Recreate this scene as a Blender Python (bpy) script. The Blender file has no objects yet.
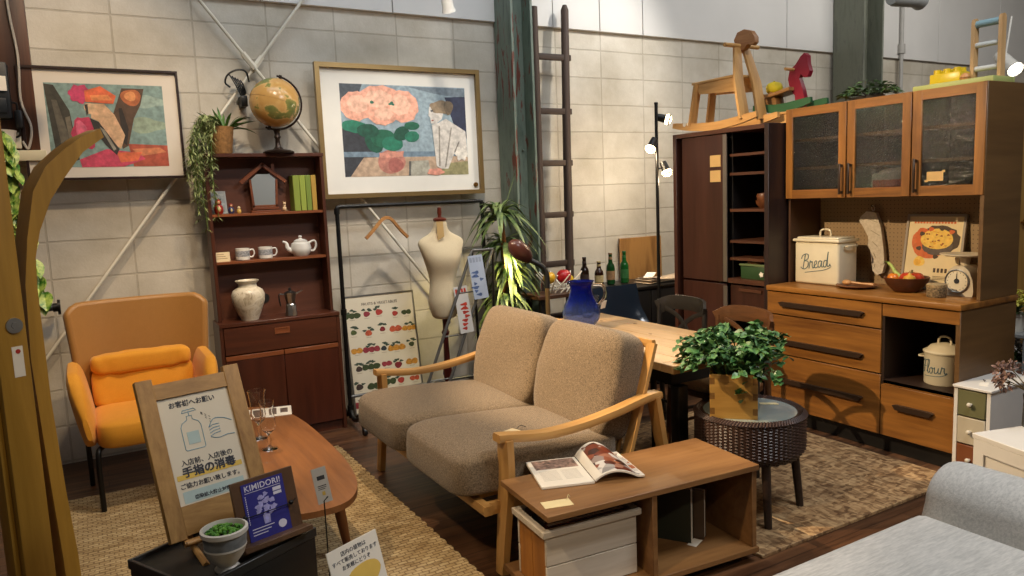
import bpy, bmesh, math, random
from mathutils import Vector as V, Matrix as MX
scene = bpy.context.scene
COL = scene.collection
rnd = random.Random(7)
R = math.radians
PI = math.pi

# ------------------------------------------------------------------ camera, exposure, world, lamps
cam_data = bpy.data.cameras.new('camera')
cam = bpy.data.objects.new('camera', cam_data)
COL.objects.link(cam)
cam_data.sensor_width = 36.0
cam_data.lens = 745.0 / 1024.0 * 36.0
cam_data.clip_start = 0.05
mw = MX(((0.86473, 0.09656, -0.49287), (-0.50061, 0.08671, -0.86132), (-0.04044, 0.99154, 0.12332))).to_4x4()
mw.translation = V((0, 0, 1.55))
cam.matrix_world = mw
scene.camera = cam
vs = scene.view_settings
vs.view_transform = 'Standard'
vs.look = 'None'
vs.exposure = 0.0
vs.gamma = 1.0
vs.use_curve_mapping = False

world = bpy.data.worlds.new('room_ambient')
scene.world = world
world.use_nodes = True
world.node_tree.nodes['Background'].inputs[0].default_value = (1.0, 0.90, 0.78, 1)
world.node_tree.nodes['Background'].inputs[1].default_value = 0.05

WARM = (1.0, 0.74, 0.46)
SOFT = (1.0, 0.87, 0.72)
COOL = (0.84, 0.92, 1.0)


def spot(name, loc, target, watts, colour=WARM, angle=60, blend=0.6, radius=0.05):
    d = bpy.data.lights.new(name, 'SPOT')
    d.energy = watts
    d.color = colour
    d.spot_size = R(angle)
    d.spot_blend = blend
    d.shadow_soft_size = radius
    o = bpy.data.objects.new(name, d)
    COL.objects.link(o)
    o.location = loc
    o.rotation_euler = (V(target) - V(loc)).to_track_quat('-Z', 'Y').to_euler()
    return o


def point(name, loc, watts, colour=WARM, radius=0.03):
    d = bpy.data.lights.new(name, 'POINT')
    d.energy = watts
    d.color = colour
    d.shadow_soft_size = radius
    o = bpy.data.objects.new(name, d)
    COL.objects.link(o)
    o.location = loc
    return o


def area(name, loc, target, watts, colour, sx, sy):
    d = bpy.data.lights.new(name, 'AREA')
    d.shape = 'RECTANGLE'
    d.size = sx
    d.size_y = sy
    d.energy = watts
    d.color = colour
    o = bpy.data.objects.new(name, d)
    COL.objects.link(o)
    o.location = loc
    o.rotation_euler = (V(target) - V(loc)).to_track_quat('-Z', 'Y').to_euler()
    return o


# track spots of the shop ceiling, plus added fill lamps
spot('ceiling_spot_key', (-0.3, 3.8, 3.7), (3.4, 3.1, 0.75), 1000, WARM, 45, 0.35, 0.035)
spot('ceiling_spot_sofa', (0.5, 4.2, 3.7), (1.7, 3.1, 0.3), 240, WARM, 42, 0.5, 0.04)
spot('ceiling_spot_armchair', (1.3, 3.3, 3.7), (0.25, 4.4, 0.3), 200, WARM, 48, 0.4, 0.04)
spot('ceiling_spot_left_wall', (0.3, 3.4, 3.8), (0.0, 5.3, 1.6), 150, (1.0, 0.74, 0.47), 60, 0.8, 0.06)
spot('ceiling_spot_bookcase', (0.9, 3.0, 3.7), (1.1, 5.1, 1.6), 110, SOFT, 44, 0.8, 0.06)
spot('ceiling_spot_rack', (1.7, 3.2, 3.7), (2.1, 5.2, 1.2), 190, SOFT, 50, 0.7, 0.06)
spot('ceiling_spot_ladder', (4.6, 3.8, 4.1), (3.6, 5.3, 1.9), 180, (1.0, 0.94, 0.86), 70, 0.8, 0.04)
spot('ceiling_spot_sign', (-0.6, 1.6, 3.4), (0.4, 2.5, 0.6), 60, SOFT, 50, 0.7, 0.08)
spot('ceiling_spot_shelf', (-0.7, 1.5, 3.5), (1.7, 2.4, 0.4), 170, WARM, 36, 0.6, 0.05)
spot('ceiling_spot_crate', (1.0, -0.8, 3.1), (1.65, 2.05, 0.2), 130, SOFT, 22, 0.8, 0.06)
spot('fill_spot_stand', (0.4, 1.7, 3.3), (-0.15, 3.2, 1.2), 60, WARM, 50, 0.7, 0.08)  # fill spot added to brighten the mustard stand
spot('ceiling_spot_dining', (2.2, 4.6, 3.9), (2.8, 3.2, 0.7), 130, SOFT, 44, 0.7, 0.06)
area('fill_area_wall', (2.2, 3.4, 4.5), (2.6, 5.3, 3.0), 50, COOL, 5.0, 0.5)  # unseen cool fill, added for the upper wall
area('fill_area_front', (2.9, 0.6, 3.9), (2.9, 1.3, 0.3), 80, (0.97, 0.98, 1.0), 1.4, 0.7)  # unseen fill, added over the pale sofa
area('fill_area_right', (7.2, 2.6, 4.2), (7.8, 5.2, 2.6), 65, (1.0, 0.96, 0.9), 3.0, 1.0)  # unseen area fill, added for the wall on the right


# ------------------------------------------------------------------ materials
def lin(c):
    return c / 12.92 if c <= 0.04045 else ((c + 0.055) / 1.055) ** 2.4


def rgb(h):
    return (lin(int(h[0:2], 16) / 255), lin(int(h[2:4], 16) / 255), lin(int(h[4:6], 16) / 255), 1)


MATS = {}


def newmat(key):
    m = bpy.data.materials.new(key)
    m.use_nodes = True
    nt = m.node_tree
    b = nt.nodes['Principled BSDF']
    MATS[key] = m
    return m, nt, b


def node(nt, kind, **kw):
    n = nt.nodes.new(kind)
    for k, v in kw.items():
        setattr(n, k, v)
    return n


def coords(nt, scale=(1, 1, 1), rot=(0, 0, 0), loc=(0, 0, 0)):
    tc = node(nt, 'ShaderNodeTexCoord')
    mp = node(nt, 'ShaderNodeMapping')
    mp.inputs['Scale'].default_value = scale
    mp.inputs['Rotation'].default_value = rot
    mp.inputs['Location'].default_value = loc
    nt.links.new(tc.outputs['Object'], mp.inputs['Vector'])
    return mp.outputs['Vector']


def noise(nt, vec, scale, detail=4, rough=0.55, dist=0.0):
    n = node(nt, 'ShaderNodeTexNoise')
    n.inputs['Scale'].default_value = scale
    n.inputs['Detail'].default_value = detail
    n.inputs['Roughness'].default_value = rough
    n.inputs['Distortion'].default_value = dist
    nt.links.new(vec, n.inputs['Vector'])
    return n.outputs['Fac']


def ramp(nt, fac, stops):
    r = node(nt, 'ShaderNodeValToRGB')
    e = r.color_ramp.elements
    while len(e) < len(stops):
        e.new(0.5)
    for i, (p, c) in enumerate(stops):
        e[i].position = p
        e[i].color = rgb(c) if isinstance(c, str) else c
    nt.links.new(fac, r.inputs['Fac'])
    return r.outputs['Color']


def bump(nt, b, height, strength, dist=0.01):
    n = node(nt, 'ShaderNodeBump')
    n.inputs['Strength'].default_value = strength
    n.inputs['Distance'].default_value = dist
    nt.links.new(height, n.inputs['Height'])
    nt.links.new(n.outputs['Normal'], b.inputs['Normal'])


def plain(key, h, rough=0.5, metal=0.0, vary=0.06, vscale=9.0, bmp=0.0):
    """one colour with a little cloudiness"""
    if key in MATS:
        return MATS[key]
    m, nt, b = newmat(key)
    c = rgb(h)
    f = noise(nt, coords(nt), vscale, 3)
    lo = tuple(x * (1 - vary) for x in c[:3]) + (1,)
    hi = tuple(min(1, x * (1 + vary)) for x in c[:3]) + (1,)
    nt.links.new(ramp(nt, f, [(0.3, lo), (0.7, hi)]), b.inputs['Base Color'])
    b.inputs['Roughness'].default_value = rough
    b.inputs['Metallic'].default_value = metal
    if bmp:
        bump(nt, b, f, bmp)
    return m


def wood(key, dark, light, axis='x', scale=1.0, rough=0.42, ring=9.0):
    k = key + '_' + axis
    if k in MATS:
        return MATS[k]
    m, nt, b = newmat(k)
    s = {'x': (0.9, 11, 11), 'y': (11, 0.9, 11), 'z': (11, 11, 0.9)}[axis]
    vec = coords(nt, tuple(q * scale for q in s))
    f = noise(nt, vec, 1.3, 6, 0.6, 0.9)
    f2 = noise(nt, coords(nt, tuple(q * scale * 5 for q in s)), 1.6, 3, 0.6)
    mixn = node(nt, 'ShaderNodeMath', operation='MULTIPLY_ADD')
    nt.links.new(f2, mixn.inputs[0])
    mixn.inputs[1].default_value = 0.35
    nt.links.new(f, mixn.inputs[2])
    nt.links.new(ramp(nt, mixn.outputs[0], [(0.45, dark), (0.86, light)]), b.inputs['Base Color'])
    b.inputs['Roughness'].default_value = rough
    bump(nt, b, mixn.outputs[0], 0.12, 0.004)
    return m


def oakgrain(key, dark, light, axis='y', rough=0.4):
    """cathedral grain from a distorted wave"""
    k = key + '_' + axis
    if k in MATS:
        return MATS[k]
    m, nt, b = newmat(k)
    s = {'x': (0.55, 4, 4), 'y': (4, 0.55, 4), 'z': (4, 4, 0.55)}[axis]
    w = node(nt, 'ShaderNodeTexWave', wave_type='BANDS', bands_direction={'x': 'Z', 'y': 'Z', 'z': 'Y'}[axis])
    w.inputs['Scale'].default_value = 2.4
    w.inputs['Distortion'].default_value = 7.0
    w.inputs['Detail'].default_value = 3.0
    w.inputs['Detail Scale'].default_value = 0.7
    nt.links.new(coords(nt, s), w.inputs['Vector'])
    f2 = noise(nt, coords(nt, tuple(q * 9 for q in s)), 1.5, 3, 0.6)
    mixn = node(nt, 'ShaderNodeMath', operation='MULTIPLY_ADD')
    nt.links.new(f2, mixn.inputs[0])
    mixn.inputs[1].default_value = 0.5
    mul = node(nt, 'ShaderNodeMath', operation='MULTIPLY')
    nt.links.new(w.outputs['Fac'], mul.inputs[0])
    mul.inputs[1].default_value = 0.55
    nt.links.new(mul.outputs[0], mixn.inputs[2])
    nt.links.new(ramp(nt, mixn.outputs[0], [(0.15, dark), (0.75, light)]), b.inputs['Base Color'])
    b.inputs['Roughness'].default_value = rough
    bump(nt, b, mixn.outputs[0], 0.1, 0.003)
    return m


def fabric(key, dark, light, scale=160.0, rough=0.95, strength=0.5, streak=None):
    if key in MATS:
        return MATS[key]
    m, nt, b = newmat(key)
    vec = coords(nt, streak or (1, 1, 1))
    f = noise(nt, vec, scale, 2, 0.7)
    g = noise(nt, coords(nt), scale * 0.06, 3)
    ad = node(nt, 'ShaderNodeMath', operation='MULTIPLY_ADD')
    nt.links.new(g, ad.inputs[0])
    ad.inputs[1].default_value = 0.25
    nt.links.new(f, ad.inputs[2])
    nt.links.new(ramp(nt, ad.outputs[0], [(0.42, dark), (0.82, light)]), b.inputs['Base Color'])
    b.inputs['Roughness'].default_value = rough
    b.inputs['Sheen Weight'].default_value = 0.15
    bump(nt, b, f, strength, 0.004)
    return m


def glass(key, h='ffffff', rough=0.0, ior=1.45):
    if key in MATS:
        return MATS[key]
    m, nt, b = newmat(key)
    b.inputs['Base Color'].default_value = rgb(h)
    b.inputs['Transmission Weight'].default_value = 1.0
    b.inputs['Roughness'].default_value = rough
    b.inputs['IOR'].default_value = ior
    return m


def pane(key, h='ffffff', rough=0.02, alpha=0.12):
    """thin sheet: mostly clear, with a mirror film"""
    if key in MATS:
        return MATS[key]
    m, nt, b = newmat(key)
    b.inputs['Base Color'].default_value = rgb(h)
    b.inputs['Alpha'].default_value = alpha
    b.inputs['Roughness'].default_value = rough
    b.inputs['Specular IOR Level'].default_value = 0.5
    return m


def glow(key, h, strength):
    if key in MATS:
        return MATS[key]
    m, nt, b = newmat(key)
    b.inputs['Base Color'].default_value = rgb(h)
    b.inputs['Emission Color'].default_value = rgb(h)
    b.inputs['Emission Strength'].default_value = strength
    return m


def leafmat(key, dark, light, scale=14, rough=0.45):
    if key in MATS:
        return MATS[key]
    m, nt, b = newmat(key)
    f = noise(nt, coords(nt), scale, 3, 0.6)
    nt.links.new(ramp(nt, f, [(0.35, dark), (0.65, light)]), b.inputs['Base Color'])
    b.inputs['Roughness'].default_value = rough
    b.inputs['Subsurface Weight'].default_value = 0.0
    return m


# ------------------------------------------------------------------ mesh builder
def frame_of(d):
    """a matrix whose z axis is d"""
    d = V(d).normalized()
    return d.to_track_quat('Z', 'Y').to_matrix().to_4x4()


def root_of(o):
    while o.parent:
        o = o.parent
    return o


ROOTM = {}


class B:
    def __init__(s):
        s.bm = bmesh.new()
        s.mi = 0
        s.m = MX.Identity(4)

    def at(s, loc=(0, 0, 0), rz=0.0, rx=0.0, ry=0.0):
        s.m = MX.Translation(V(loc)) @ MX.Rotation(rz, 4, 'Z') @ MX.Rotation(ry, 4, 'Y') @ MX.Rotation(rx, 4, 'X')
        return s

    def v(s, p):
        return s.bm.verts.new(s.m @ V(p))

    def f(s, vs):
        try:
            fc = s.bm.faces.new(vs)
            fc.material_index = s.mi
            return fc
        except ValueError:
            return None

    def poly(s, pts):
        return s.f([s.v(p) for p in pts])

    def bx(s, x0, x1, y0, y1, z0, z1, bev=0.0, seg=2):
        vs = [s.v((x, y, z)) for x in (x0, x1) for y in (y0, y1) for z in (z0, z1)]
        fs = [s.f([vs[i] for i in q]) for q in ((0, 1, 3, 2), (4, 6, 7, 5), (0, 4, 5, 1), (2, 3, 7, 6), (0, 2, 6, 4), (1, 5, 7, 3))]
        if bev:
            es = list({e for f in fs if f for e in f.edges})
            r = bmesh.ops.bevel(s.bm, geom=es, offset=bev, segments=seg, affect='EDGES', profile=0.5)
            for f in r['faces']:
                f.material_index = s.mi
        return s

    def prism(s, pts, d0, d1, plane='xz', bev=0.0):
        def q(a, b, d):
            return {'xz': (a, d, b), 'xy': (a, b, d), 'yz': (d, a, b)}[plane]
        A = [s.v(q(a, b, d0)) for a, b in pts]
        C = [s.v(q(a, b, d1)) for a, b in pts]
        n = len(pts)
        fs = [s.f(A), s.f(list(reversed(C)))]
        for i in range(n):
            j = (i + 1) % n
            fs.append(s.f([A[j], A[i], C[i], C[j]]))
        if bev:
            es = list({e for f in fs if f for e in f.edges if len(e.link_faces) == 2 and e.calc_face_angle(0) > 0.5})
            r = bmesh.ops.bevel(s.bm, geom=es, offset=bev, segments=2, affect='EDGES', profile=0.5)
            for f in r['faces']:
                f.material_index = s.mi
        return s

    def ring(s, c, r, n, fm):
        return [s.v(V(c) + fm @ V((r * math.cos(2 * PI * i / n), r * math.sin(2 * PI * i / n), 0))) for i in range(n)]

    def bridge(s, a, b):
        n = len(a)
        for i in range(n):
            j = (i + 1) % n
            s.f([a[i], a[j], b[j], b[i]])

    def cyl(s, p0, p1, r0, r1=None, n=14, cap=True):
        r1 = r0 if r1 is None else r1
        fm = frame_of(V(p1) - V(p0)).to_3x3()
        a = s.ring(p0, r0, n, fm)
        b = s.ring(p1, r1, n, fm)
        s.bridge(a, b)
        if cap:
            s.f(list(reversed(a)))
            s.f(b)
        return s

    def tube(s, pts, r, n=8, cap=True, flat=1.0):
        pts = [V(p) for p in pts]
        k = len(pts)
        rr = [r] * k if not isinstance(r, (list, tuple)) else r
        prev = None
        first = None
        up = None
        for i, p in enumerate(pts):
            t = (pts[min(i + 1, k - 1)] - pts[max(i - 1, 0)]).normalized()
            if up is None:
                up = V((0, 0, 1)) if abs(t.z) < 0.9 else V((0, 1, 0))
            x = up.cross(t)
            if x.length < 1e-5:
                x = V((1, 0, 0)).cross(t)
            x.normalize()
            y = t.cross(x).normalized()
            up = y
            rg = [s.v(p + x * (rr[i] * math.cos(2 * PI * j / n)) + y * (rr[i] * flat * math.sin(2 * PI * j / n))) for j in range(n)]
            if prev:
                s.bridge(prev, rg)
            else:
                first = rg
            prev = rg
        if cap:
            s.f(list(reversed(first)))
            s.f(prev)
        return s

    def sweep(s, pts, sec, up=(0, 0, 1)):
        """sweep a 2-D section (a: sideways, b: up) given per point as (w, h) half sizes of a rectangle"""
        pts = [V(p) for p in pts]
        k = len(pts)
        prev = first = None
        for i, p in enumerate(pts):
            t = (pts[min(i + 1, k - 1)] - pts[max(i - 1, 0)]).normalized()
            x = V(up).cross(t).normalized()
            y = t.cross(x).normalized()
            w, h = sec[i] if isinstance(sec, list) else sec
            c = 0.35
            q = [(-w, -h * c), (-w, h * c), (-w * (1 - c * h / max(w, h) * 0.7), h), (w * (1 - c * h / max(w, h) * 0.7), h), (w, h * c), (w, -h * c), (w * (1 - c * h / max(w, h) * 0.7), -h), (-w * (1 - c * h / max(w, h) * 0.7), -h)]
            rg = [s.v(p + x * a + y * b) for a, b in q]
            if prev:
                s.bridge(prev, rg)
            else:
                first = rg
            prev = rg
        s.f(list(reversed(first)))
        s.f(prev)
        return s

    def lathe(s, prof, c=(0, 0, 0), n=28, sx=1.0, sy=1.0, cap=True):
        prev = first = None
        for r, z in prof:
            if r < 1e-5:
                r = 1e-4
            rg = [s.v(V(c) + V((r * sx * math.cos(2 * PI * i / n), r * sy * math.sin(2 * PI * i / n), z))) for i in range(n)]
            if prev:
                s.bridge(prev, rg)
            else:
                first = rg
            prev = rg
        if cap:
            s.f(list(reversed(first)))
            s.f(prev)
        return s

    def ell(s, c, r, nu=18, nv=10, e=1.0, fm=None):
        """ellipsoid; e < 1 squares it off"""
        if not isinstance(r, (tuple, list)):
            r = (r, r, r)

        def sp(x):
            return math.copysign(abs(x) ** e, x)
        rows = []
        for j in range(1, nv):
            th = -PI / 2 + PI * j / nv
            row = []
            for i in range(nu):
                ph = 2 * PI * i / nu
                p = V((r[0] * sp(math.cos(th)) * sp(math.cos(ph)), r[1] * sp(math.cos(th)) * sp(math.sin(ph)), r[2] * sp(math.sin(th))))
                if fm:
                    p = fm @ p
                row.append(s.v(V(c) + p))
            rows.append(row)
        for a, b in zip(rows, rows[1:]):
            s.bridge(a, b)
        bot = V((0, 0, -r[2]))
        top = V((0, 0, r[2]))
        if fm:
            bot = fm @ bot
            top = fm @ top
        b0 = s.v(V(c) + bot)
        t0 = s.v(V(c) + top)
        for i in range(nu):
            j = (i + 1) % nu
            s.f([rows[0][j], rows[0][i], b0])
            s.f([rows[-1][i], rows[-1][j], t0])
        return s

    def surf(s, fn, nu, nv, closed=False):
        g = [[s.v(fn(i / nu, j / nv)) for j in range(nv + 1)] for i in range(nu + (0 if closed else 1))]
        n = len(g)
        for i in range(nu):
            for j in range(nv):
                s.f([g[i][j], g[(i + 1) % n][j], g[(i + 1) % n][j + 1], g[i][j + 1]])
        return s

    def slab(s, fn, nu, nv, th):
        """a surface fn(u,v) -> point, thickened along -normal by th"""
        P = [[V(fn(i / nu, j / nv)) for j in range(nv + 1)] for i in range(nu + 1)]
        N = [[None] * (nv + 1) for _ in range(nu + 1)]
        for i in range(nu + 1):
            for j in range(nv + 1):
                du = P[min(i + 1, nu)][j] - P[max(i - 1, 0)][j]
                dv = P[i][min(j + 1, nv)] - P[i][max(j - 1, 0)]
                n = du.cross(dv)
                N[i][j] = n.normalized() if n.length > 1e-9 else V((0, 0, 1))
        A = [[s.v(P[i][j]) for j in range(nv + 1)] for i in range(nu + 1)]
        C = [[s.v(P[i][j] - N[i][j] * th) for j in range(nv + 1)] for i in range(nu + 1)]
        for i in range(nu):
            for j in range(nv):
                s.f([A[i][j], A[i + 1][j], A[i + 1][j + 1], A[i][j + 1]])
                s.f([C[i][j], C[i][j + 1], C[i + 1][j + 1], C[i + 1][j]])
        for i in range(nu):
            s.f([A[i][0], C[i][0], C[i + 1][0], A[i + 1][0]])
            s.f([A[i][nv], A[i + 1][nv], C[i + 1][nv], C[i][nv]])
        for j in range(nv):
            s.f([A[0][j], A[0][j + 1], C[0][j + 1], C[0][j]])
            s.f([A[nu][j], C[nu][j], C[nu][j + 1], A[nu][j + 1]])
        return s

    def leaf(s, base, d, length, width, bend=0.25, roll=0.0, nseg=4, tip=1.0):
        """a bent leaf blade from base along d"""
        d = V(d).normalized()
        side = d.cross(V((0, 0, 1)))
        if side.length < 1e-3:
            side = V((1, 0, 0))
        side.normalize()
        up = side.cross(d).normalized()
        side = (side * math.cos(roll) + up * math.sin(roll)).normalized()
        up = side.cross(d).normalized()
        L = []
        C = []
        Rr = []
        for i in range(nseg + 1):
            t = i / nseg
            p = V(base) + d * (length * t) - V((0, 0, 1)) * (bend * length * t * t)
            w = width * 0.5 * (math.sin(PI * min(1, 0.12 + t * 0.88 * tip)) ** 0.8)
            C.append(s.v(p))
            L.append(s.v(p + side * w + up * w * 0.35))
            Rr.append(s.v(p - side * w + up * w * 0.35))
        for i in range(nseg):
            s.f([L[i], C[i], C[i + 1], L[i + 1]])
            s.f([C[i], Rr[i], Rr[i + 1], C[i + 1]])
        return s

    def build(s, name, mats, parent=None, world=False, sharp=38, mesh_only=False):
        bm = s.bm
        if world and parent is not None:
            bm.transform(ROOTM[root_of(parent).name].inverted())
        bmesh.ops.recalc_face_normals(bm, faces=bm.faces[:]) if len(bm.faces) and not getattr(s, 'raw', False) else None
        lim = R(sharp)
        for f in bm.faces:
            f.smooth = True
        for e in bm.edges:
            if len(e.link_faces) == 2:
                e.smooth = e.calc_face_angle(0) < lim
        me = bpy.data.meshes.new(name)
        bm.to_mesh(me)
        bm.free()
        for m in (mats if isinstance(mats, (list, tuple)) else [mats]):
            me.materials.append(m)
        o = bpy.data.objects.new(name, me)
        COL.objects.link(o)
        if parent is not None:
            o.parent = parent
        return o


def tag(o, label, cat, group=None):
    o['label'] = label
    o['category'] = cat
    if group:
        o['group'] = group
    ROOTM.setdefault(o.name, MX.Identity(4))
    return o


def thing(name, label, cat, loc=(0, 0, 0), rz=0.0, group=None):
    o = bpy.data.objects.new(name, None)
    o.empty_display_size = 0.05
    COL.objects.link(o)
    o.location = loc
    o.rotation_euler = (0, 0, rz)
    ROOTM[o.name] = MX.Translation(V(loc)) @ MX.Rotation(rz, 4, 'Z')
    return tag(o, label, cat, group)


def struct(o):
    o['kind'] = 'structure'
    return o


def kids(o):
    return list(o.children)


def dup(root, loc, rz, label, group=None):
    r = root.copy()
    COL.objects.link(r)
    r.location = loc
    r.rotation_euler = (0, 0, rz)
    r['label'] = label
    if group:
        r['group'] = group
    for ch in kids(root):
        c = ch.copy()
        COL.objects.link(c)
        c.parent = r
        for g in kids(ch):
            d = g.copy()
            COL.objects.link(d)
            d.parent = c
    return r


def lettering(name, body, size, mat, parent, mtx, align='CENTER', bold=0.0, thick=0.0006, world=True, spacing=1.0):
    """text as mesh; mtx places the text plane (x right, y up)"""
    cu = bpy.data.curves.new(name, 'FONT')
    cu.body = body
    cu.size = size
    cu.align_x = align
    cu.align_y = 'CENTER'
    cu.extrude = thick
    cu.offset = bold
    cu.space_character = spacing
    cu.resolution_u = 3
    t = bpy.data.objects.new(name + '_curve', cu)
    COL.objects.link(t)
    dg = bpy.context.evaluated_depsgraph_get()
    me = bpy.data.meshes.new_from_object(t.evaluated_get(dg))
    bpy.data.objects.remove(t)
    bpy.data.curves.remove(cu)
    me.name = name
    me.transform(mtx)
    if world:
        me.transform(ROOTM[root_of(parent).name].inverted())
    me.materials.clear()
    me.materials.append(mat)
    o = bpy.data.objects.new(name, me)
    COL.objects.link(o)
    o.parent = parent
    return o


def fuse(base, extras):
    """merge the printed marks EXTRAS into the mesh of BASE"""
    bm = bmesh.new()
    bm.from_mesh(base.data)
    for e in extras:
        off = len(base.data.materials)
        bm.faces.ensure_lookup_table()
        n0 = len(bm.faces)
        bm.from_mesh(e.data)
        bm.faces.ensure_lookup_table()
        for f in bm.faces[n0:]:
            f.material_index += off
        for mt in e.data.materials:
            base.data.materials.append(mt)
        bpy.data.objects.remove(e)
    bm.to_mesh(base.data)
    bm.free()


def basis(o, x, y):
    """matrix with origin o, x axis and y axis given; z = x cross y"""
    x = V(x).normalized()
    y = V(y).normalized()
    z = x.cross(y).normalized()
    m = MX.Identity(4)
    for i in range(3):
        m[i][0] = x[i]
        m[i][1] = y[i]
        m[i][2] = z[i]
        m[i][3] = o[i]
    return m


def arc_pts(fn, n):
    return [fn(i / n) for i in range(n + 1)]


def spline(pts, n=6):
    """Catmull-Rom through pts"""
    P = [V(p) for p in pts]
    P = [P[0] * 2 - P[1]] + P + [P[-1] * 2 - P[-2]]
    out = []
    for i in range(1, len(P) - 2):
        a, b, c, d = P[i - 1:i + 3]
        for k in range(n):
            t = k / n
            out.append(0.5 * ((2 * b) + (c - a) * t + (2 * a - 5 * b + 4 * c - d) * t * t + (3 * b - a - 3 * c + d) * t ** 3))
    out.append(P[-2])
    return out


BLACK = plain('black_paint', '141312', 0.45)
BLACKM = plain('black_metal', '101010', 0.4, 0.3)
STEEL = plain('steel', 'b9b9b6', 0.28, 1.0)
BRASS = plain('brass', '9a7440', 0.35, 1.0)
WHITE = plain('white_paint', 'e9e6df', 0.5)
PAPER = plain('paper', 'efe9dc', 0.8, 0, 0.02)
INK = plain('ink', '2a2a2c', 0.8)


# ------------------------------------------------------------------ the setting
def block_wall(key):
    m, nt, b = newmat(key)
    tc = node(nt, 'ShaderNodeTexCoord')
    sp = node(nt, 'ShaderNodeSeparateXYZ')
    nt.links.new(tc.outputs['Object'], sp.inputs[0])
    cb = node(nt, 'ShaderNodeCombineXYZ')
    ax = node(nt, 'ShaderNodeMath', operation='ADD')
    ax.inputs[1].default_value = -0.28 + 9.3
    az = node(nt, 'ShaderNodeMath', operation='ADD')
    az.inputs[1].default_value = -0.02 + 4.55
    nt.links.new(sp.outputs['X'], ax.inputs[0])
    nt.links.new(sp.outputs['Z'], az.inputs[0])
    wob = noise(nt, tc.outputs['Object'], 5, 3)
    wm = node(nt, 'ShaderNodeMath', operation='MULTIPLY_ADD')
    nt.links.new(wob, wm.inputs[0])
    wm.inputs[1].default_value = 0.012
    nt.links.new(az.outputs[0], wm.inputs[2])
    nt.links.new(ax.outputs[0], cb.inputs[0])
    nt.links.new(wm.outputs[0], cb.inputs[1])
    br = node(nt, 'ShaderNodeTexBrick')
    br.offset = 0.0
    br.inputs['Scale'].default_value = 1.0
    br.inputs['Mortar Size'].default_value = 0.007
    br.inputs['Mortar Smooth'].default_value = 0.3
    br.inputs['Brick Width'].default_value = 0.465
    br.inputs['Row Height'].default_value = 0.2275
    br.inputs['Color1'].default_value = rgb('d3ccbe')
    br.inputs['Color2'].default_value = rgb('cac3b5')
    br.inputs['Mortar'].default_value = rgb('bdb5a6')
    nt.links.new(cb.outputs[0], br.inputs['Vector'])
    st = noise(nt, coords(nt, (1, 1, 1)), 2.2, 6, 0.65)
    mx = node(nt, 'ShaderNodeMix', data_type='RGBA', blend_type='MULTIPLY')
    mx.inputs['Factor'].default_value = 1.0
    nt.links.new(br.outputs['Color'], mx.inputs['A'])
    nt.links.new(ramp(nt, st, [(0.3, 'dcd8d0'), (0.65, 'ffffff')]), mx.inputs['B'])
    nt.links.new(mx.outputs['Result'], b.inputs['Base Color'])
    b.inputs['Roughness'].default_value = 0.75
    h = node(nt, 'ShaderNodeMath', operation='MULTIPLY_ADD')
    nt.links.new(br.outputs['Fac'], h.inputs[0])
    h.inputs[1].default_value = -1.0
    fine = noise(nt, coords(nt), 60, 4, 0.6)
    hm = node(nt, 'ShaderNodeMath', operation='MULTIPLY')
    nt.links.new(fine, hm.inputs[0])
    hm.inputs[1].default_value = 0.22
    nt.links.new(hm.outputs[0], h.inputs[2])
    bump(nt, b, h.outputs[0], 0.55, 0.012)
    return m


def plank_floor(key):
    m, nt, b = newmat(key)
    br = node(nt, 'ShaderNodeTexBrick')
    br.offset = 0.37
    br.inputs['Scale'].default_value = 1.0
    br.inputs['Brick Width'].default_value = 1.6
    br.inputs['Row Height'].default_value = 0.1
    br.inputs['Mortar Size'].default_value = 0.002
    br.inputs['Color1'].default_value = rgb('7d573a')
    br.inputs['Color2'].default_value = rgb('573a26')
    br.inputs['Mortar'].default_value = rgb('22150d')
    nt.links.new(coords(nt), br.inputs['Vector'])
    f = noise(nt, coords(nt, (1.2, 16, 16)), 1.6, 6, 0.65, 0.6)
    mx = node(nt, 'ShaderNodeMix', data_type='RGBA', blend_type='MULTIPLY')
    mx.inputs['Factor'].default_value = 1.0
    nt.links.new(br.outputs['Color'], mx.inputs['A'])
    nt.links.new(ramp(nt, f, [(0.3, '6b5a50'), (0.7, 'ffffff')]), mx.inputs['B'])
    nt.links.new(mx.outputs['Result'], b.inputs['Base Color'])
    b.inputs['Roughness'].default_value = 0.42
    bump(nt, b, br.outputs['Fac'], -0.3, 0.004)
    return m


def flake_board(key):
    m, nt, b = newmat(key)
    vo = node(nt, 'ShaderNodeTexVoronoi', feature='F1')
    vo.inputs['Scale'].default_value = 20.0
    vo.inputs['Randomness'].default_value = 1.0
    nt.links.new(coords(nt, (1.2, 2.6, 1), (0, 0, 0.5)), vo.inputs['Vector'])
    vo2 = node(nt, 'ShaderNodeTexVoronoi', feature='F1')
    vo2.inputs['Scale'].default_value = 24.0
    nt.links.new(coords(nt, (2.8, 1.0, 1), (0, 0, -0.3)), vo2.inputs['Vector'])
    mx = node(nt, 'ShaderNodeMix', data_type='RGBA')
    mx.inputs['Factor'].default_value = 0.5
    nt.links.new(vo.outputs['Color'], mx.inputs['A'])
    nt.links.new(vo2.outputs['Color'], mx.inputs['B'])
    bw = node(nt, 'ShaderNodeRGBToBW')
    nt.links.new(mx.outputs['Result'], bw.inputs[0])
    nt.links.new(ramp(nt, bw.outputs[0], [(0.25, '64492e'), (0.5, '957753'), (0.75, 'b89a70')]), b.inputs['Base Color'])
    b.inputs['Roughness'].default_value = 0.6
    bump(nt, b, bw.outputs[0], 0.15, 0.003)
    return m


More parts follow.
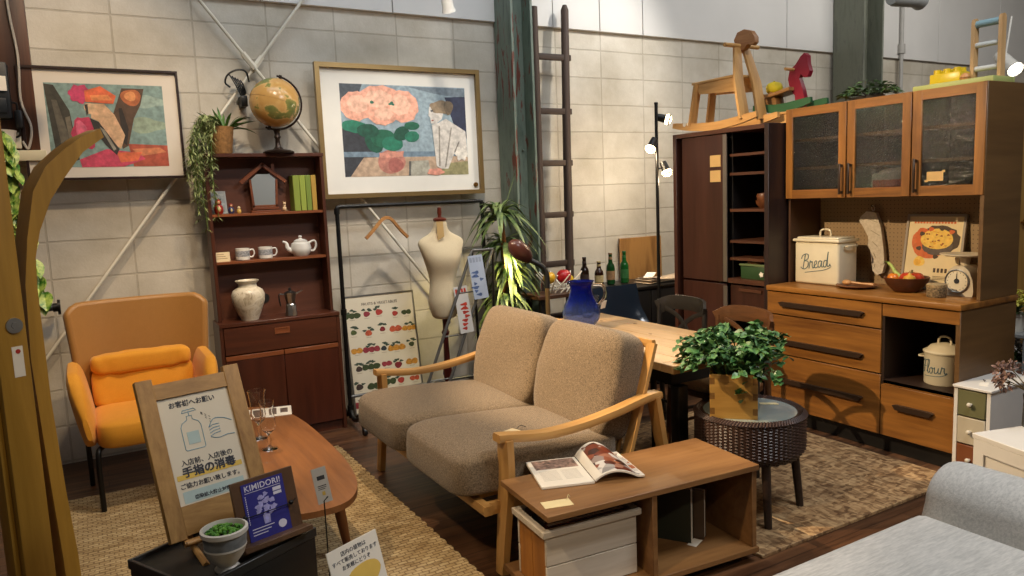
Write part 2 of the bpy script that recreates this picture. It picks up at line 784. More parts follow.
def peeling(key, paint='6c7a6e', paint2='48574b', rust='6a3323'):
    m, nt, b = newmat(key)
    f = noise(nt, coords(nt, (6, 6, 1.1)), 2.4, 7, 0.68, 0.4)
    nt.links.new(ramp(nt, f, [(0.30, paint2), (0.5, paint), (0.56, paint), (0.59, rust)]), b.inputs['Base Color'])
    b.inputs['Roughness'].default_value = 0.5
    bump(nt, b, f, 0.3, 0.004)
    return m


M_BLOCK = block_wall('painted_block')
M_PANEL = plain('upper_panel', 'd6d4d0', 0.7, 0, 0.05, 1.5)
M_FLOOR = plank_floor('floor_planks')
struct(B().bx(-2.6, 12.3, -1.2, 5.3, -0.08, 0).build('floor', M_FLOOR))
struct(B().bx(-2.6, 12.3, 5.3, 5.5, -0.08, 2.9).build('wall_back', M_BLOCK))
b = B()
xs = [-2.6, 0.25, 1.18, 2.11, 3.04, 3.5, 3.975, 4.445, 6.3, 7.6, 8.9, 10.2, 11.4, 12.3]
for x0, x1 in zip(xs, xs[1:]):
    b.bx(x0 + 0.003, x1 - 0.003, 5.265, 5.5, 2.9, 4.6, 0.003, 1)
struct(b.build('wall_back_upper', M_PANEL))
struct(B().bx(12.3, 12.5, -1.2, 5.5, -0.08, 4.6).build('wall_right', plain('right_wall', 'cfcac2', 0.7)))
struct(B().bx(-0.75, -0.155, 5.17, 5.26, 1.92, 3.4, 0.006).build('trim_1', wood('post_wood', '341c10', '57331d', 'z', 0.8)))
M_STEEL = peeling('peeling_green_paint')


def h_column(name, x0, x1, y0, y1, z1, label_m):
    c = (x0 + x1) / 2
    b = B()
    b.bx(x0, x0 + 0.022, y0, y1, 0, z1, 0.003, 1)
    b.bx(x1 - 0.022, x1, y0, y1, 0, z1, 0.003, 1)
    b.bx(x0 + 0.022, x1 - 0.022, (y0 + y1) / 2 - 0.008, (y0 + y1) / 2 + 0.008, 0, z1)
    for z in (0.4, 1.9, 3.2):
        for dx in (-0.04, 0.04):
            b.ell((c + dx, (y0 + y1) / 2 - 0.012, z), 0.012, 8, 6)
    return struct(b.build(name, label_m))


struct(B().bx(-0.75, -0.13, 5.15, 5.3, 1.86, 1.92, 0.004).build('trim_5', plain('ledge_cream', 'c9bf9f', 0.6)))
h_column('trim_2', 2.955, 3.15, 5.02, 5.28, 4.5, M_STEEL)
h_column('trim_3', 7.0, 7.32, 4.9, 5.26, 4.5, peeling('grey_green_paint', '6f7264', '5f6456', '62655a'))
# conduit on the far wall
struct(B().cyl((8.15, 5.24, 0), (8.15, 5.24, 4.4), 0.022).cyl((8.15, 5.24, 2.95), (8.15, 5.24, 3.05), 0.04).build('trim_4', plain('conduit_grey', 'a9a6a0', 0.5)))

# diagonal tie rods crossing on the back wall
M_ROD = plain('rod_paint', 'd8d2c2', 0.5)


def rod(x0, z0, x1, z1, y, label, turn):
    d = V((x1 - x0, 0, z1 - z0)).normalized()
    p0 = V((x0, y, z0)) - d * 0.6
    p1 = V((x1, y, z1)) + d * 0.3
    t = thing('tie_rod', label, 'tie rod', (x1, y, z1), 0, 'tie rods on the back wall')
    B().cyl(p0, p1, 0.0105, n=10).build('rod', M_ROD, t, True)
    c = V((x0, y, z0)).lerp(V((x1, y, z1)), turn)
    B().cyl(c - d * 0.06, c + d * 0.06, 0.02, n=6).build('turnbuckle', M_ROD, t, True)
    return t


rod(1.445, 2.913, -0.191, 0.768, 5.243, 'pale painted tie rod running down to the left behind the orange armchair', 0.2)
rod(0.791, 2.854, 2.30, 0.87, 5.214, 'pale painted tie rod running down to the right behind the globe and the mannequin', 0.18)

# wrought iron bracket by the rods
t = thing('iron_bracket', 'black wrought iron scroll bracket on the wall beside the crossing rods', 'bracket', (1.0, 5.27, 2.3))
b = B()
b.tube(spline([(1.05, 5.2, 2.36), (1.03, 5.18, 2.42), (0.98, 5.18, 2.43), (0.92, 5.19, 2.40), (0.90, 5.2, 2.35), (0.93, 5.2, 2.32)]), 0.006)
b.build('scroll', BLACKM, t, True)
b = B()
for k in range(5):
    b.tube(spline([(0.93 + k * 0.016, 5.2, 2.40 - 0.008 * k), (0.96 + k * 0.012, 5.19, 2.34), (1.0 + k * 0.006, 5.2, 2.25 + 0.008 * k)]), 0.005, 6)
b.build('twist', BLACKM, t, True)
b = B()
b.bx(0.99, 1.03, 5.19, 5.3, 2.2, 2.27, 0.004)
b.build('mount', BLACKM, t, True)

# pipe rail on the left
t = thing('pipe_rail', 'short dark pipe rail with round end flange low on the left wall', 'pipe', (-0.3, 5.2, 0.99))
B().cyl((-0.6, 5.2, 0.985), (-0.16, 5.2, 0.995), 0.019).build('pipe', plain('pipe_grey', '4c4f55', 0.35, 0.8), t, True)
B().cyl((-0.165, 5.2, 0.995), (-0.15, 5.2, 0.995), 0.045, n=18).cyl((-0.19, 5.2, 0.994), (-0.165, 5.2, 0.995), 0.026).build('flange', BLACKM, t, True)
B().cyl((-0.45, 5.2, 0.988), (-0.45, 5.31, 0.988), 0.016).build('wall_bracket', BLACKM, t, True)

# power supply box, cables, outlet on the wooden post
t = thing('transformer_box', 'black power box with white sticker mounted on the wooden post', 'electrical box', (-0.36, 5.14, 2.12))
B().bx(-0.46, -0.27, 5.08, 5.17, 2.09, 2.4, 0.012).bx(-0.44, -0.29, 5.07, 5.08, 2.12, 2.2, 0.003).build('case', plain('box_black', '15191c', 0.5), t, True)
B().bx(-0.315, -0.28, 5.066, 5.071, 2.24, 2.32).build('sticker', PAPER, t, True)
B().tube(spline([(-0.43, 5.12, 2.4), (-0.42, 5.13, 2.48), (-0.37, 5.14, 2.46), (-0.33, 5.13, 2.4)]), 0.006, 6).build('loop_cable', BLACK, t, True)
o = B().tube(spline([(-0.22, 5.155, 3.2), (-0.235, 5.155, 2.75), (-0.215, 5.155, 2.45), (-0.225, 5.155, 2.2), (-0.19, 5.15, 2.05), (-0.215, 5.15, 1.93), (-0.24, 5.15, 1.97)]), 0.007, 6).build('power_cable', plain('cable_grey', 'b7aea0', 0.5))
tag(o, 'grey cable running down the wooden post beside the picture', 'cable')
t = thing('wall_outlet', 'white wall outlet low on the wooden post under the black box', 'outlet', (-0.29, 5.17, 1.93))
B().bx(-0.345, -0.245, 5.15, 5.172, 1.93, 2.02, 0.006).build('plate', plain('outlet_ivory', 'd6cdb4', 0.4), t, True)
b = B()
for dx in (-0.31, -0.28):
    for dz in (1.955, 1.99):
        b.bx(dx - 0.004, dx + 0.004, 5.147, 5.152, dz, dz + 0.016)
b.build('socket', BLACK, t, True)
b = B().bx(-0.262, -0.225, 5.1, 5.15, 2.04, 2.14, 0.008)
b.tube(spline([(-0.245, 5.12, 2.14), (-0.25, 5.12, 2.18), (-0.3, 5.12, 2.17), (-0.38, 5.12, 2.1)]), 0.006, 6)
b.tube(spline([(-0.245, 5.12, 2.04), (-0.25, 5.13, 2.0), (-0.28, 5.14, 1.99)]), 0.006, 6)
tag(b.build('plug_adapter', BLACK), 'small black plug and lead hanging on the wooden post', 'plug')


# ------------------------------------------------------------------ pictures
def blob(cx, cy, rx, ry, n=22, wob=0.08, seed=1, lobes=0):
    r = random.Random(seed)
    ph = r.random() * 6
    out = []
    for i in range(n):
        a = 2 * PI * i / n
        k = 1 + wob * math.sin(a * (lobes or 3) + ph) + wob * 0.5 * (r.random() - 0.5)
        out.append((cx + rx * k * math.cos(a), cy + ry * k * math.sin(a)))
    return out


def picture(name, label, x0, x1, z0, z1, yb, lean, fw, frame_m, mat_m, win, shapes, grp=None, depth=0.03):
    """framed picture on the wall; win = artwork window in fractions; shapes = [(colour, [(u,v)...])] in the window"""
    t = thing(name, label, 'picture', ((x0 + x1) / 2, yb, z0), 0, grp)
    W = x1 - x0
    H = z1 - z0
    tilt = MX.Translation((x0, yb, z0)) @ MX.Rotation(lean, 4, 'X')
    b = B()
    b.m = tilt
    b.prism([(0, 0), (fw, fw), (fw, H - fw), (0, H)], -depth, 0)
    b.prism([(W, 0), (W, H), (W - fw, H - fw), (W - fw, fw)], -depth, 0)
    b.prism([(0, 0), (W, 0), (W - fw, fw), (fw, fw)], -depth, 0)
    b.prism([(0, H), (fw, H - fw), (W - fw, H - fw), (W, H)], -depth, 0)
    b.build('frame', frame_m, t, True)
    b = B()
    b.m = tilt
    b.bx(fw * 0.8, W - fw * 0.8, -0.012, -0.002, fw * 0.8, H - fw * 0.8)
    b.build('mount', mat_m, t, True)
    u0, u1, v0, v1 = win
    b = B()
    b.m = tilt
    b.raw = True
    keys = []
    for k, (c, pts) in enumerate(shapes):
        if c not in keys:
            keys.append(c)
        b.mi = keys.index(c)
        y = -0.0125 - 0.00012 * k
        P = [(W * (u0 + (u1 - u0) * min(1, max(0, u))), y, H * (v0 + (v1 - v0) * min(1, max(0, v)))) for u, v in pts]
        area2 = sum(P[i][0] * P[(i + 1) % len(P)][2] - P[(i + 1) % len(P)][0] * P[i][2] for i in range(len(P)))
        if area2 < 0:
            P.reverse()
        b.poly(P)
    b.build('artwork', [plain('art_' + c, c, 0.6, 0, 0.28, 30) for c in keys], t, True)
    return t


def win_px(ox, oy, w, h):
    return lambda pts: [((x - ox) / w, 1 - (y - oy) / h) for x, y in pts]


q = win_px(132, 252, 363, 240)
el = lambda x, y, rx, ry, s=1, wob=0.08, lobes=0: blob(x, y, rx, ry, 22, wob, s, lobes)
sh = [('7d958f', q([(132, 252), (495, 252), (495, 492), (132, 492)])),
      ('93a79c', q(el(450, 300, 55, 18, 3, 0.2))), ('8f9f8a', q(el(440, 370, 60, 22, 4, 0.2))),
      ('3b382f', q([(132, 255), (160, 258), (200, 330), (215, 470), (160, 490), (150, 480)])),
      ('5d574a', q([(150, 300), (165, 300), (190, 400), (180, 470), (165, 420)])),
      ('6e6656', q([(185, 350), (200, 345), (205, 440), (195, 460)])),
      ('57402f', q([(365, 262), (435, 262), (420, 310), (395, 350), (370, 430), (350, 440), (345, 380), (330, 340)])),
      ('2f2721', q([(350, 320), (360, 320), (375, 380), (365, 430), (352, 420)])),
      ('b0643a', q(el(392, 288, 32, 24, 5))), ('d18b55', q(el(390, 285, 18, 14, 6))),
      ('a94f3a', q([(370, 425), (495, 430), (495, 492), (380, 492)])), ('c77a52', q([(380, 440), (470, 436), (490, 450), (400, 462)])),
      ('b93a58', q(el(238, 395, 38, 48, 7, 0.1, 6))), ('cf5f79', q(el(228, 380, 16, 22, 8, 0.15))),
      ('c4475f', q([(215, 470), (300, 440), (400, 452), (420, 470), (350, 492), (220, 492)])), ('d76a45', q([(330, 450), (410, 450), (395, 475), (340, 480)])),
      ('d4ac86', q([(268, 308), (305, 308), (335, 340), (362, 400), (345, 440), (318, 420), (285, 360), (262, 350)])),
      ('33302d', q([(258, 350), (285, 362), (340, 440), (330, 458), (300, 430), (268, 385)])), ('8f8a7c', q([(285, 375), (300, 385), (330, 440), (322, 445)])),
      ('d9b48c', q(el(262, 322, 18, 16, 9))), ('3c332d', q([(246, 312), (256, 310), (256, 335), (250, 345)])),
      ('c33f66', q(el(237, 282, 34, 26, 10, 0.14, 7))), ('d9673f', q([(250, 272), (300, 258), (345, 285), (335, 308), (290, 306), (250, 304)])), ('e08a52', q([(265, 285), (320, 282), (335, 298), (270, 300)]))]
picture('framed_painting', 'dark thin framed picture of figure in pink hat, hung left above the orange armchair', -0.235, 0.612, 1.745, 2.40, 5.185, 0.0, 0.014, plain('dark_frame', '2a1a17', 0.35), plain('cream_mount', 'd9cfc0', 0.8, 0, 0.02),
        (0.15, 0.89, 0.115, 0.86), sh)

q = win_px(92, 125, 458, 350)
pet = [('efb79c', 1), ('e3a38c', 2)]
sh = [('8da0aa', q([(92, 125), (550, 125), (550, 475), (92, 475)])),
      ('4a5159', q([(92, 125), (170, 125), (150, 180), (92, 200)])),
      ('6c7a84', q([(330, 128), (550, 128), (550, 170), (420, 150)])),
      ('2a3048', q([(470, 165), (550, 160), (550, 330), (500, 270)])),
      ('33363d', q([(92, 290), (170, 300), (205, 400), (150, 470), (92, 475)])),
      ('6f8494', q([(92, 380), (550, 380), (550, 400), (92, 400)])),
      ('b39a82', q([(160, 402), (550, 400), (550, 475), (110, 475)])), ('8f8a63', q([(450, 430), (550, 420), (550, 475), (440, 475)])),
      ('a6a496', q([(322, 418), (395, 415), (402, 475), (318, 475)])), ('5c5b58', q([(322, 418), (330, 418), (326, 475), (318, 475)])),
      ('b57a6b', q(el(258, 420, 50, 46, 3, 0.03))), ('a05f57', q(el(272, 432, 28, 28, 4, 0.05))), ('c98c7a', q([(215, 385), (305, 378), (300, 400), (220, 405)]))]
for (x, y, rx, ry, s) in [(135, 285, 42, 26, 1), (200, 345, 34, 36, 2), (235, 330, 40, 40, 3), (265, 350, 34, 32, 4), (300, 310, 30, 26, 5), (340, 280, 32, 14, 6), (338, 322, 24, 24, 7), (180, 300, 34, 30, 8)]:
    sh.append((['1c5f47', '23735a', '174f3d'][s % 3], q(el(x, y, rx, ry, s, 0.14, 2))))
for (x, y, rx, ry, s) in [(145, 208, 55, 55, 1), (310, 205, 58, 62, 2), (230, 180, 80, 52, 3), (235, 238, 52, 40, 4)]:
    sh.append(('e6a78f', q(el(x, y, rx, ry, s, 0.05, 9))))
for (x, y, rx, ry, s) in [(150, 200, 36, 34, 5), (225, 180, 50, 34, 6), (300, 200, 38, 40, 7), (240, 235, 34, 24, 8)]:
    sh.append(('efb9a0', q(el(x, y, rx, ry, s, 0.08, 7))))
sh += [('2b6b55', q(el(200, 192, 7, 6, 1))), ('2b6b55', q(el(270, 196, 10, 7, 2, 0.3))),
       ('c6c1b9', q([(438, 268), (470, 250), (500, 270), (545, 300), (550, 405), (520, 400), (500, 380), (470, 450), (445, 450), (425, 440), (415, 275)])),
       ('8d877e', q([(440, 280), (446, 280), (440, 440), (434, 440)])), ('8d877e', q([(487, 285), (492, 285), (462, 445), (456, 445)])), ('7c766e', q([(516, 340), (520, 342), (500, 385), (496, 382)])),
       ('c9c4bd', q([(408, 205), (440, 195), (462, 225), (455, 250), (430, 272), (412, 268), (410, 245), (404, 238)])), ('8a7860', q(el(455, 205, 44, 26, 11, 0.08, 5))), ('6f604c', q(el(482, 205, 18, 28, 12, 0.1))),
       ('4b4b50', q([(412, 218), (422, 216), (424, 222), (414, 224)])), ('93564e', q([(414, 256), (422, 254), (423, 260), (415, 261)])), ('d9d4ca', q(el(524, 390, 24, 28, 13, 0.2, 6))), ('cf8f7c', q(el(420, 462, 32, 14, 14, 0.12, 5)))]
t = picture('framed_print', 'large gold framed print of pink flowers in vase beside a pale seated figure', 1.475, 2.735, 1.575, 2.505, 5.18, -0.01, 0.032, plain('gold_frame', '8a7248', 0.35, 0.6), plain('white_mount', 'dcdad2', 0.8, 0, 0.02),
            (0.135, 0.905, 0.16, 0.855), sh, None, 0.04)
B().cyl((2.67, 5.155, 1.645), (2.67, 5.17, 1.645), 0.017, n=16).build('maker_mark', BRASS, t, True)


# ------------------------------------------------------------------ left foreground: mustard wooden stand
M_MUST = wood('mustard_paint', '8d6a26', 'ae8636', 'z', 0.5, 0.4)
A25 = R(25)
t = thing('hammock_stand', 'mustard painted wooden stand with upright post and curved arm at the left edge', 'stand', (-0.17, 3.2, 0), A25)
inner = [(0.05, 0), (0.045, 0.25), (0.029, 0.51), (0.015, 0.866), (0.014, 1.277), (0.020, 1.394), (0.045, 1.491), (0.094, 1.602), (0.152, 1.685), (0.227, 1.779), (0.311, 1.838)]
mid = [(-0.005, 0), (-0.008, 0.25), (-0.022, 0.6), (-0.036, 1.028), (-0.024, 1.3), (0.000, 1.465), (0.038, 1.635), (0.09, 1.725), (0.162, 1.79), (0.23, 1.838), (0.30, 1.87)]
B().prism(inner + mid[::-1], 0, 0.10, 'xz', 0.004).build('curved_arm', M_MUST, t)
B().bx(-0.15, -0.05, -0.03, 0.03, 0, 2.6, 0.005).build('upright_post', M_MUST, t)
B().bx(-0.17, -0.15, 0.0, 0.08, 0, 2.5, 0.005).build('rear_post', M_MUST, t)
b = B()
b.cyl((-0.088, -0.036, 1.165), (-0.088, -0.028, 1.165), 0.027, 0.028, 20)
b.cyl((-0.088, -0.040, 1.165), (-0.088, -0.036, 1.165), 0.012, n=6)
b.build('bolt', STEEL, t)
b = B().bx(-0.105, -0.07, -0.0315, -0.0305, 0.98, 1.09)
b.build('sticker', plain('sticker_white', 'd8d2c4', 0.5), t)
B().cyl((-0.086, -0.033, 1.072), (-0.086, -0.0314, 1.072), 0.008, n=12).build('seal', plain('seal_red', 'a02a22', 0.5), t)
B().bx(-0.15, 0.05, 0.06, 0.12, 0.05, 0.13, 0.005).build('crossbar', M_MUST, t)

b = B().at((-1.0, 4.0, 0.0), 0, 0, R(28))
b.bx(0, 0.06, -0.5, 0.0, 0.1, 0.85, 0.006)
o = tag(b.build('wooden_board', wood('board_wood', '9a6430', 'c08a4c', 'z', 0.7)), 'light brown wooden board leaning low behind the mustard stand', 'board')

# ------------------------------------------------------------------ hanging pothos
M_LEAFV = leafmat('variegated_leaf', '33701a', 'b9cc6a', 30, 0.35)
M_STEM = plain('stem_green', '56722f', 0.6)


def vine_leaf(b, p, ang, size, droop, r):
    """heart shaped leaf hanging from p"""
    d = V((math.cos(ang), math.sin(ang), -droop)).normalized()
    b.leaf(p, d, size, size * 0.72, 0.18, r, 4)


t = thing('pothos_plant', 'hanging pothos with variegated green leaves behind the mustard stand', 'plant', (-0.33, 4.85, 1.9))
B().lathe([(0.075, 0), (0.1, 0.02), (0.12, 0.15), (0.125, 0.16), (0.11, 0.16), (0.1, 0.13), (0.0, 0.13)], (-0.37, 4.85, 1.84)).build('pot', plain('pot_white', 'd6d0c4', 0.5), t, True)
b = B()
st = B()
rv = random.Random(3)
for (xa, xb, za, zb) in ((-0.335, -0.325, 1.9, 1.46), (-0.315, -0.30, 1.92, 1.50), (-0.30, -0.265, 1.88, 1.41), (-0.31, -0.205, 1.86, 1.13)):
    pts = spline([(xa, 4.78, za + 0.08), (xa + 0.01, 4.70, za + 0.03), ((xa + xb) / 2, 4.71, (za + zb) / 2), (xb, 4.74, zb)], 4)
    st.tube(pts, 0.004, 5)
    for i in range(2, len(pts)):
        if zb < 1.2 and pts[i].z > 1.36:
            continue
        for s in range(2):
            vine_leaf(b, pts[i], rv.uniform(-2.4, -0.7), rv.uniform(0.08, 0.12), rv.uniform(0.9, 2.2), rv.uniform(-0.5, 0.5))
b.build('leaves', M_LEAFV, t, True)
st.build('vines', M_STEM, t, True)

# ------------------------------------------------------------------ armchair
M_SHELL = fabric('tan_leatherette', '94682e', 'a37438', 400, 0.5, 0.05)
M_ORANGE = fabric('orange_fabric', 'd08a18', 'e09c24', 420, 0.8, 0.08)
t = thing('armchair', 'orange upholstered armchair with high tan back shell and thin black legs', 'armchair', (0.245, 4.55, 0))


def shell(u, v):
    a = u * 2 - 1
    top = 1.045 - 0.16 * max(0, abs(a) - 0.80) ** 2 / 0.04 * 0.35
    z = 0.42 + (top - 0.42) * v
    return (0.245 + (0.375 + 0.015 * v - 0.03 * (1 - v)) * a, 4.91 - 0.11 * abs(a) ** 3 + 0.06 * (v - 0.5), z)


b = B()
b.slab(shell, 24, 12, -0.05)
o = b.build('back_shell', M_SHELL, t, True)
md = o.modifiers.new('round', 'BEVEL')
md.width = 0.022
md.segments = 3
md.limit_method = 'ANGLE'
B().ell((0.225, 4.52, 0.405), (0.262, 0.29, 0.078), 32, 14, 0.35).build('seat', M_ORANGE, t, True)


def cushion(b, c, r, e=0.35, wr=0.0, fm=None, seed=1):
    rr = random.Random(seed)
    n0 = len(b.bm.verts)
    b.ell(c, r, 36, 16, e, fm)
    b.bm.verts.ensure_lookup_table()
    if wr:
        for v in list(b.bm.verts)[n0:]:
            p = v.co
            v.co = p + V((0, 0, 1)) * (wr * math.sin(p.x * 47 + seed) * math.sin(p.z * 61 + p.x * 20)) + V((0, 1, 0)) * (wr * math.sin(p.x * 71 + p.z * 33))
    return b


lean = MX.Rotation(R(-12), 3, 'X')
cushion(B(), (0.235, 4.76, 0.555), (0.268, 0.075, 0.12), 0.35, 0.005, lean, 2).build('back_cushion', M_ORANGE, t, True)
cushion(B(), (0.232, 4.745, 0.698), (0.262, 0.065, 0.058), 0.45, 0.005, None, 3).build('headrest', M_ORANGE, t, True)
for sgn in (-1, 1):
    b = B()

    def arm(u, v, sgn=sgn):
        # u around the section, v from front low to back high
        y = 4.27 + 0.52 * v
        hgt = 0.36 + 0.35 * math.sin(min(1, (v + 0.22) / 0.6) * PI / 2)
        a = 2 * PI * u
        w = 0.045 * math.sin(min(1, 0.18 + v * 3.2) * PI / 2)
        zc = (0.36 + hgt) / 2
        zh = (hgt - 0.33) / 2 * math.sin(min(1, 0.35 + v * 4) * PI / 2)
        ex = math.copysign(abs(math.cos(a)) ** 0.6, math.cos(a))
        ez = math.copysign(abs(math.sin(a)) ** 0.6, math.sin(a))
        flare = 0.05 * max(0, (zc + zh * ez - 0.4)) / 0.3
        return (0.225 + sgn * (0.285 + flare + w * ex), y, zc + zh * ez)
    b.surf(arm, 20, 14, True)
    pts0 = [arm(i / 20, 0) for i in range(20)]
    pts1 = [arm(i / 20, 1) for i in range(20)]
    b.poly(pts0)
    b.poly(pts1)
    bmesh.ops.remove_doubles(b.bm, verts=b.bm.verts[:], dist=0.0005)
    b.build('arm', M_ORANGE, t, True)
for x, y in ((-0.035, 4.28), (0.485, 4.28), (-0.08, 4.78), (0.53, 4.78)):
    B().tube(spline([(x * 0.9 + 0.02, y + (0.05 if y < 4.5 else -0.05), 0.34), (x, y, 0.30), (x, y, 0.0)]), 0.014, 10).build('leg', BLACKM, t, True)

# ------------------------------------------------------------------ woven rug
m, nt, bb = newmat('woven_jute')
br = node(nt, 'ShaderNodeTexBrick')
br.offset = 0.5
br.inputs['Scale'].default_value = 1.0
br.inputs['Brick Width'].default_value = 0.04
br.inputs['Row Height'].default_value = 0.022
br.inputs['Mortar Size'].default_value = 0.0045
br.inputs['Mortar Smooth'].default_value = 1.0
br.inputs['Color1'].default_value = rgb('c8b48a')
br.inputs['Color2'].default_value = rgb('b49c70')
br.inputs['Mortar'].default_value = rgb('7d6544')
wob = node(nt, 'ShaderNodeMix', data_type='VECTOR')
wn = node(nt, 'ShaderNodeTexNoise')
wn.inputs['Scale'].default_value = 18
cvec = coords(nt)
nt.links.new(cvec, wn.inputs['Vector'])
wob.inputs['Factor'].default_value = 0.02
nt.links.new(cvec, wob.inputs['A'])
nt.links.new(wn.outputs['Color'], wob.inputs['B'])
nt.links.new(wob.outputs['Result'], br.inputs['Vector'])
big = noise(nt, coords(nt, (3, 9, 1)), 3.0, 4)
mm = node(nt, 'ShaderNodeMix', data_type='RGBA', blend_type='MULTIPLY')
mm.inputs['Factor'].default_value = 1.0
nt.links.new(br.outputs['Color'], mm.inputs['A'])
nt.links.new(ramp(nt, big, [(0.3, 'b9ab98'), (0.65, 'ffffff')]), mm.inputs['B'])
nt.links.new(mm.outputs['Result'], bb.inputs['Base Color'])
bb.inputs['Roughness'].default_value = 0.9
bump(nt, bb, br.outputs['Fac'], -0.9, 0.012)
b = B()
rr = random.Random(5)
outline = []
for i in range(60):
    outline.append((-0.24 + 1.53 * i / 60, 0.9 + 0.006 * rr.random()))
for i in range(150):
    outline.append((1.29 + 0.008 * math.sin(i * 2.1), 0.9 + 3.66 * i / 150))
for i in range(60):
    outline.append((1.29 - 1.53 * i / 60, 4.56 + 0.006 * rr.random()))
for i in range(150):
    outline.append((-0.24 + 0.006 * math.sin(i * 2.1), 4.56 - 3.66 * i / 150))
b.prism(outline, 0.0, 0.012, 'xy')
tag(b.build('woven_rug', m), 'pale tan woven jute rug under the round edged coffee table', 'rug')

# ------------------------------------------------------------------ coffee table
M_CT = wood('table_orange_wood', '74492a', '9b663a', 'y', 0.7, 0.36)
t = thing('coffee_table', 'orange brown wooden coffee table with rounded oval top', 'coffee table', (0.69, 3.555, 0))


def superel(a, b_, e, n=72):
    return [(a * math.copysign(abs(math.cos(2 * PI * i / n)) ** e, math.cos(2 * PI * i / n)), b_ * math.copysign(abs(math.sin(2 * PI * i / n)) ** e, math.sin(2 * PI * i / n))) for i in range(n)]


B().prism(superel(0.25, 0.845, 0.72), 0.375, 0.4, 'xy', 0.007).build('table_top', M_CT, t)
b = B()
b.bx(-0.16, 0.16, -0.56, -0.52, 0.32, 0.375, 0.004).bx(-0.16, 0.16, 0.52, 0.56, 0.32, 0.375, 0.004).bx(-0.16, -0.13, -0.53, 0.53, 0.32, 0.375).bx(0.13, 0.16, -0.53, 0.53, 0.32, 0.375)
b.build('apron', wood('table_dark_wood', '5f3417', '7c4822', 'y', 0.7), t)
for sx in (-1, 1):
    for sy in (-1, 1):
        B().cyl((sx * 0.19, sy * 0.49, 0.012), (sx * 0.13, sy * 0.54, 0.375), 0.016, 0.028, 16).build('leg', wood('table_leg_wood', '5f3417', '80491f', 'z', 0.7), t)

# glasses
M_GLASS = glass('clear_glass')


def goblet(x, y, rim, hgt, label):
    t = thing('wine_glass', label, 'glass', (x, y, 0.4), 0, 'stemmed glasses on the coffee table')
    h = hgt
    prof = [(0.0, 0.003), (0.036, 0.0), (0.038, 0.003), (0.012, 0.010), (0.007, 0.02), (0.010, h * 0.22), (0.006, h * 0.26), (0.010, h * 0.33), (0.028, h * 0.40), (0.036, h * 0.5), (0.034, h * 0.62), (rim * 0.82, h * 0.78), (rim * 0.9, h * 0.9), (rim, h),
            (rim - 0.0016, h), (rim * 0.9 - 0.0016, h * 0.9), (rim * 0.82 - 0.0016, h * 0.78), (0.0325, h * 0.62), (0.0345, h * 0.5), (0.026, h * 0.41), (0.0, h * 0.36)]
    o = B().lathe(prof, n=28, cap=False).build('bowl', M_GLASS, t)
    return t


goblet(0.677, 3.56, 0.036, 0.235, 'clear stemmed glass with slimmer rim, the nearer of the two on the coffee table')
goblet(0.672, 3.76, 0.044, 0.245, 'clear stemmed glass with wider rim, next to the sign frame on the coffee table')
t = thing('photo_cards', 'printed photo cards lying on the far end of the coffee table', 'card', (0.82, 4.2, 0.4), R(-12))
B().bx(-0.13, 0.11, -0.09, 0.1, 0.0005, 0.003).build('card', PAPER, t)
b = B()
b.bx(-0.11, -0.045, -0.06, 0.07, 0.003, 0.0036)
b.bx(0.0, 0.03, -0.05, 0.08, 0.003, 0.0036).bx(0.05, 0.09, -0.03, 0.06, 0.003, 0.0036)
b.build('photo', plain('photo_dark', '6a5a50', 0.5, 0, 0.6, 40), t)

# ------------------------------------------------------------------ black display box with the sign on an easel
ZB = 0.5
RZB = R(27)
t = thing('display_box', 'low black display table with a raised rim at the bottom left', 'display table', (0.184, 2.158, 0), RZB)
M_BOX = plain('box_charcoal', '1b1a19', 0.4)
b = B()
b.bx(0, 0.43, 0, 0.34, 0.06, ZB - 0.012, 0.004)
b.build('body', M_BOX, t)
b = B()
for q4 in ((-0.004, 0.434, -0.004, 0.012), (-0.004, 0.434, 0.332, 0.344), (-0.004, 0.008, 0.012, 0.332), (0.426, 0.434, 0.012, 0.332)):
    b.bx(*q4, ZB - 0.03, ZB, 0.002, 1)
b.build('rim', plain('rim_grey', '2c2b2a', 0.35), t)
for x, y in ((0.03, 0.03), (0.40, 0.03), (0.03, 0.31), (0.40, 0.31)):
    B().cyl((x, y, 0.0), (x, y, 0.06), 0.018, 0.02).build('foot', BLACK, t)

M_OAK = wood('sign_oak', '86602f', 'b98f52', 'z', 0.9, 0.45)
M_OAKX = wood('sign_oak', '86602f', 'b98f52', 'x', 0.9, 0.45)
# plane of the sign
SO = V((0.142, 2.42, ZB + 0.03))
sx = V((math.cos(R(14)), math.sin(R(14)), 0))
sb = V((-math.sin(R(14)), math.cos(R(14)), 0))
sy = (sb * math.sin(R(22)) + V((0, 0, 1)) * math.cos(R(22))).normalized()
SM = basis(SO, sx, sy)
SW, SH, SF = 0.335, 0.515, 0.052
t = thing('notice_sign', 'oak framed notice on hand washing with pump bottle drawing, on the black table', 'sign', SO)
ROOTM[t.name] = MX.Translation(SO)
b = B()
b.m = SM
b.bx(0, SF, 0, SH, -0.012, 0.014, 0.002, 1).bx(SW - SF, SW, 0, SH, -0.012, 0.014, 0.002, 1)
b.mi = 1
b.bx(SF - 0.001, SW - SF + 0.001, 0.01, 0.1, -0.01, 0.011).bx(SF - 0.001, SW - SF + 0.001, SH - 0.07, SH - 0.02, -0.01, 0.011)
b.build('frame', [M_OAK, M_OAKX], t, True)
b = B()
b.m = SM
b.bx(SF - 0.002, SW - SF + 0.002, 0.098, SH - 0.068, -0.006, 0.004)
b.build('notice_paper', plain('notice_cream', 'ded4bf', 0.7, 0, 0.02), t, True)
PW = SW - 2 * SF
M_TX = plain('text_grey', '3f4148', 0.8)
M_BLUEP = plain('print_blue', '7fa3b5', 0.8)
M_PALEB = plain('print_pale_blue', 'b5c9c6', 0.8)
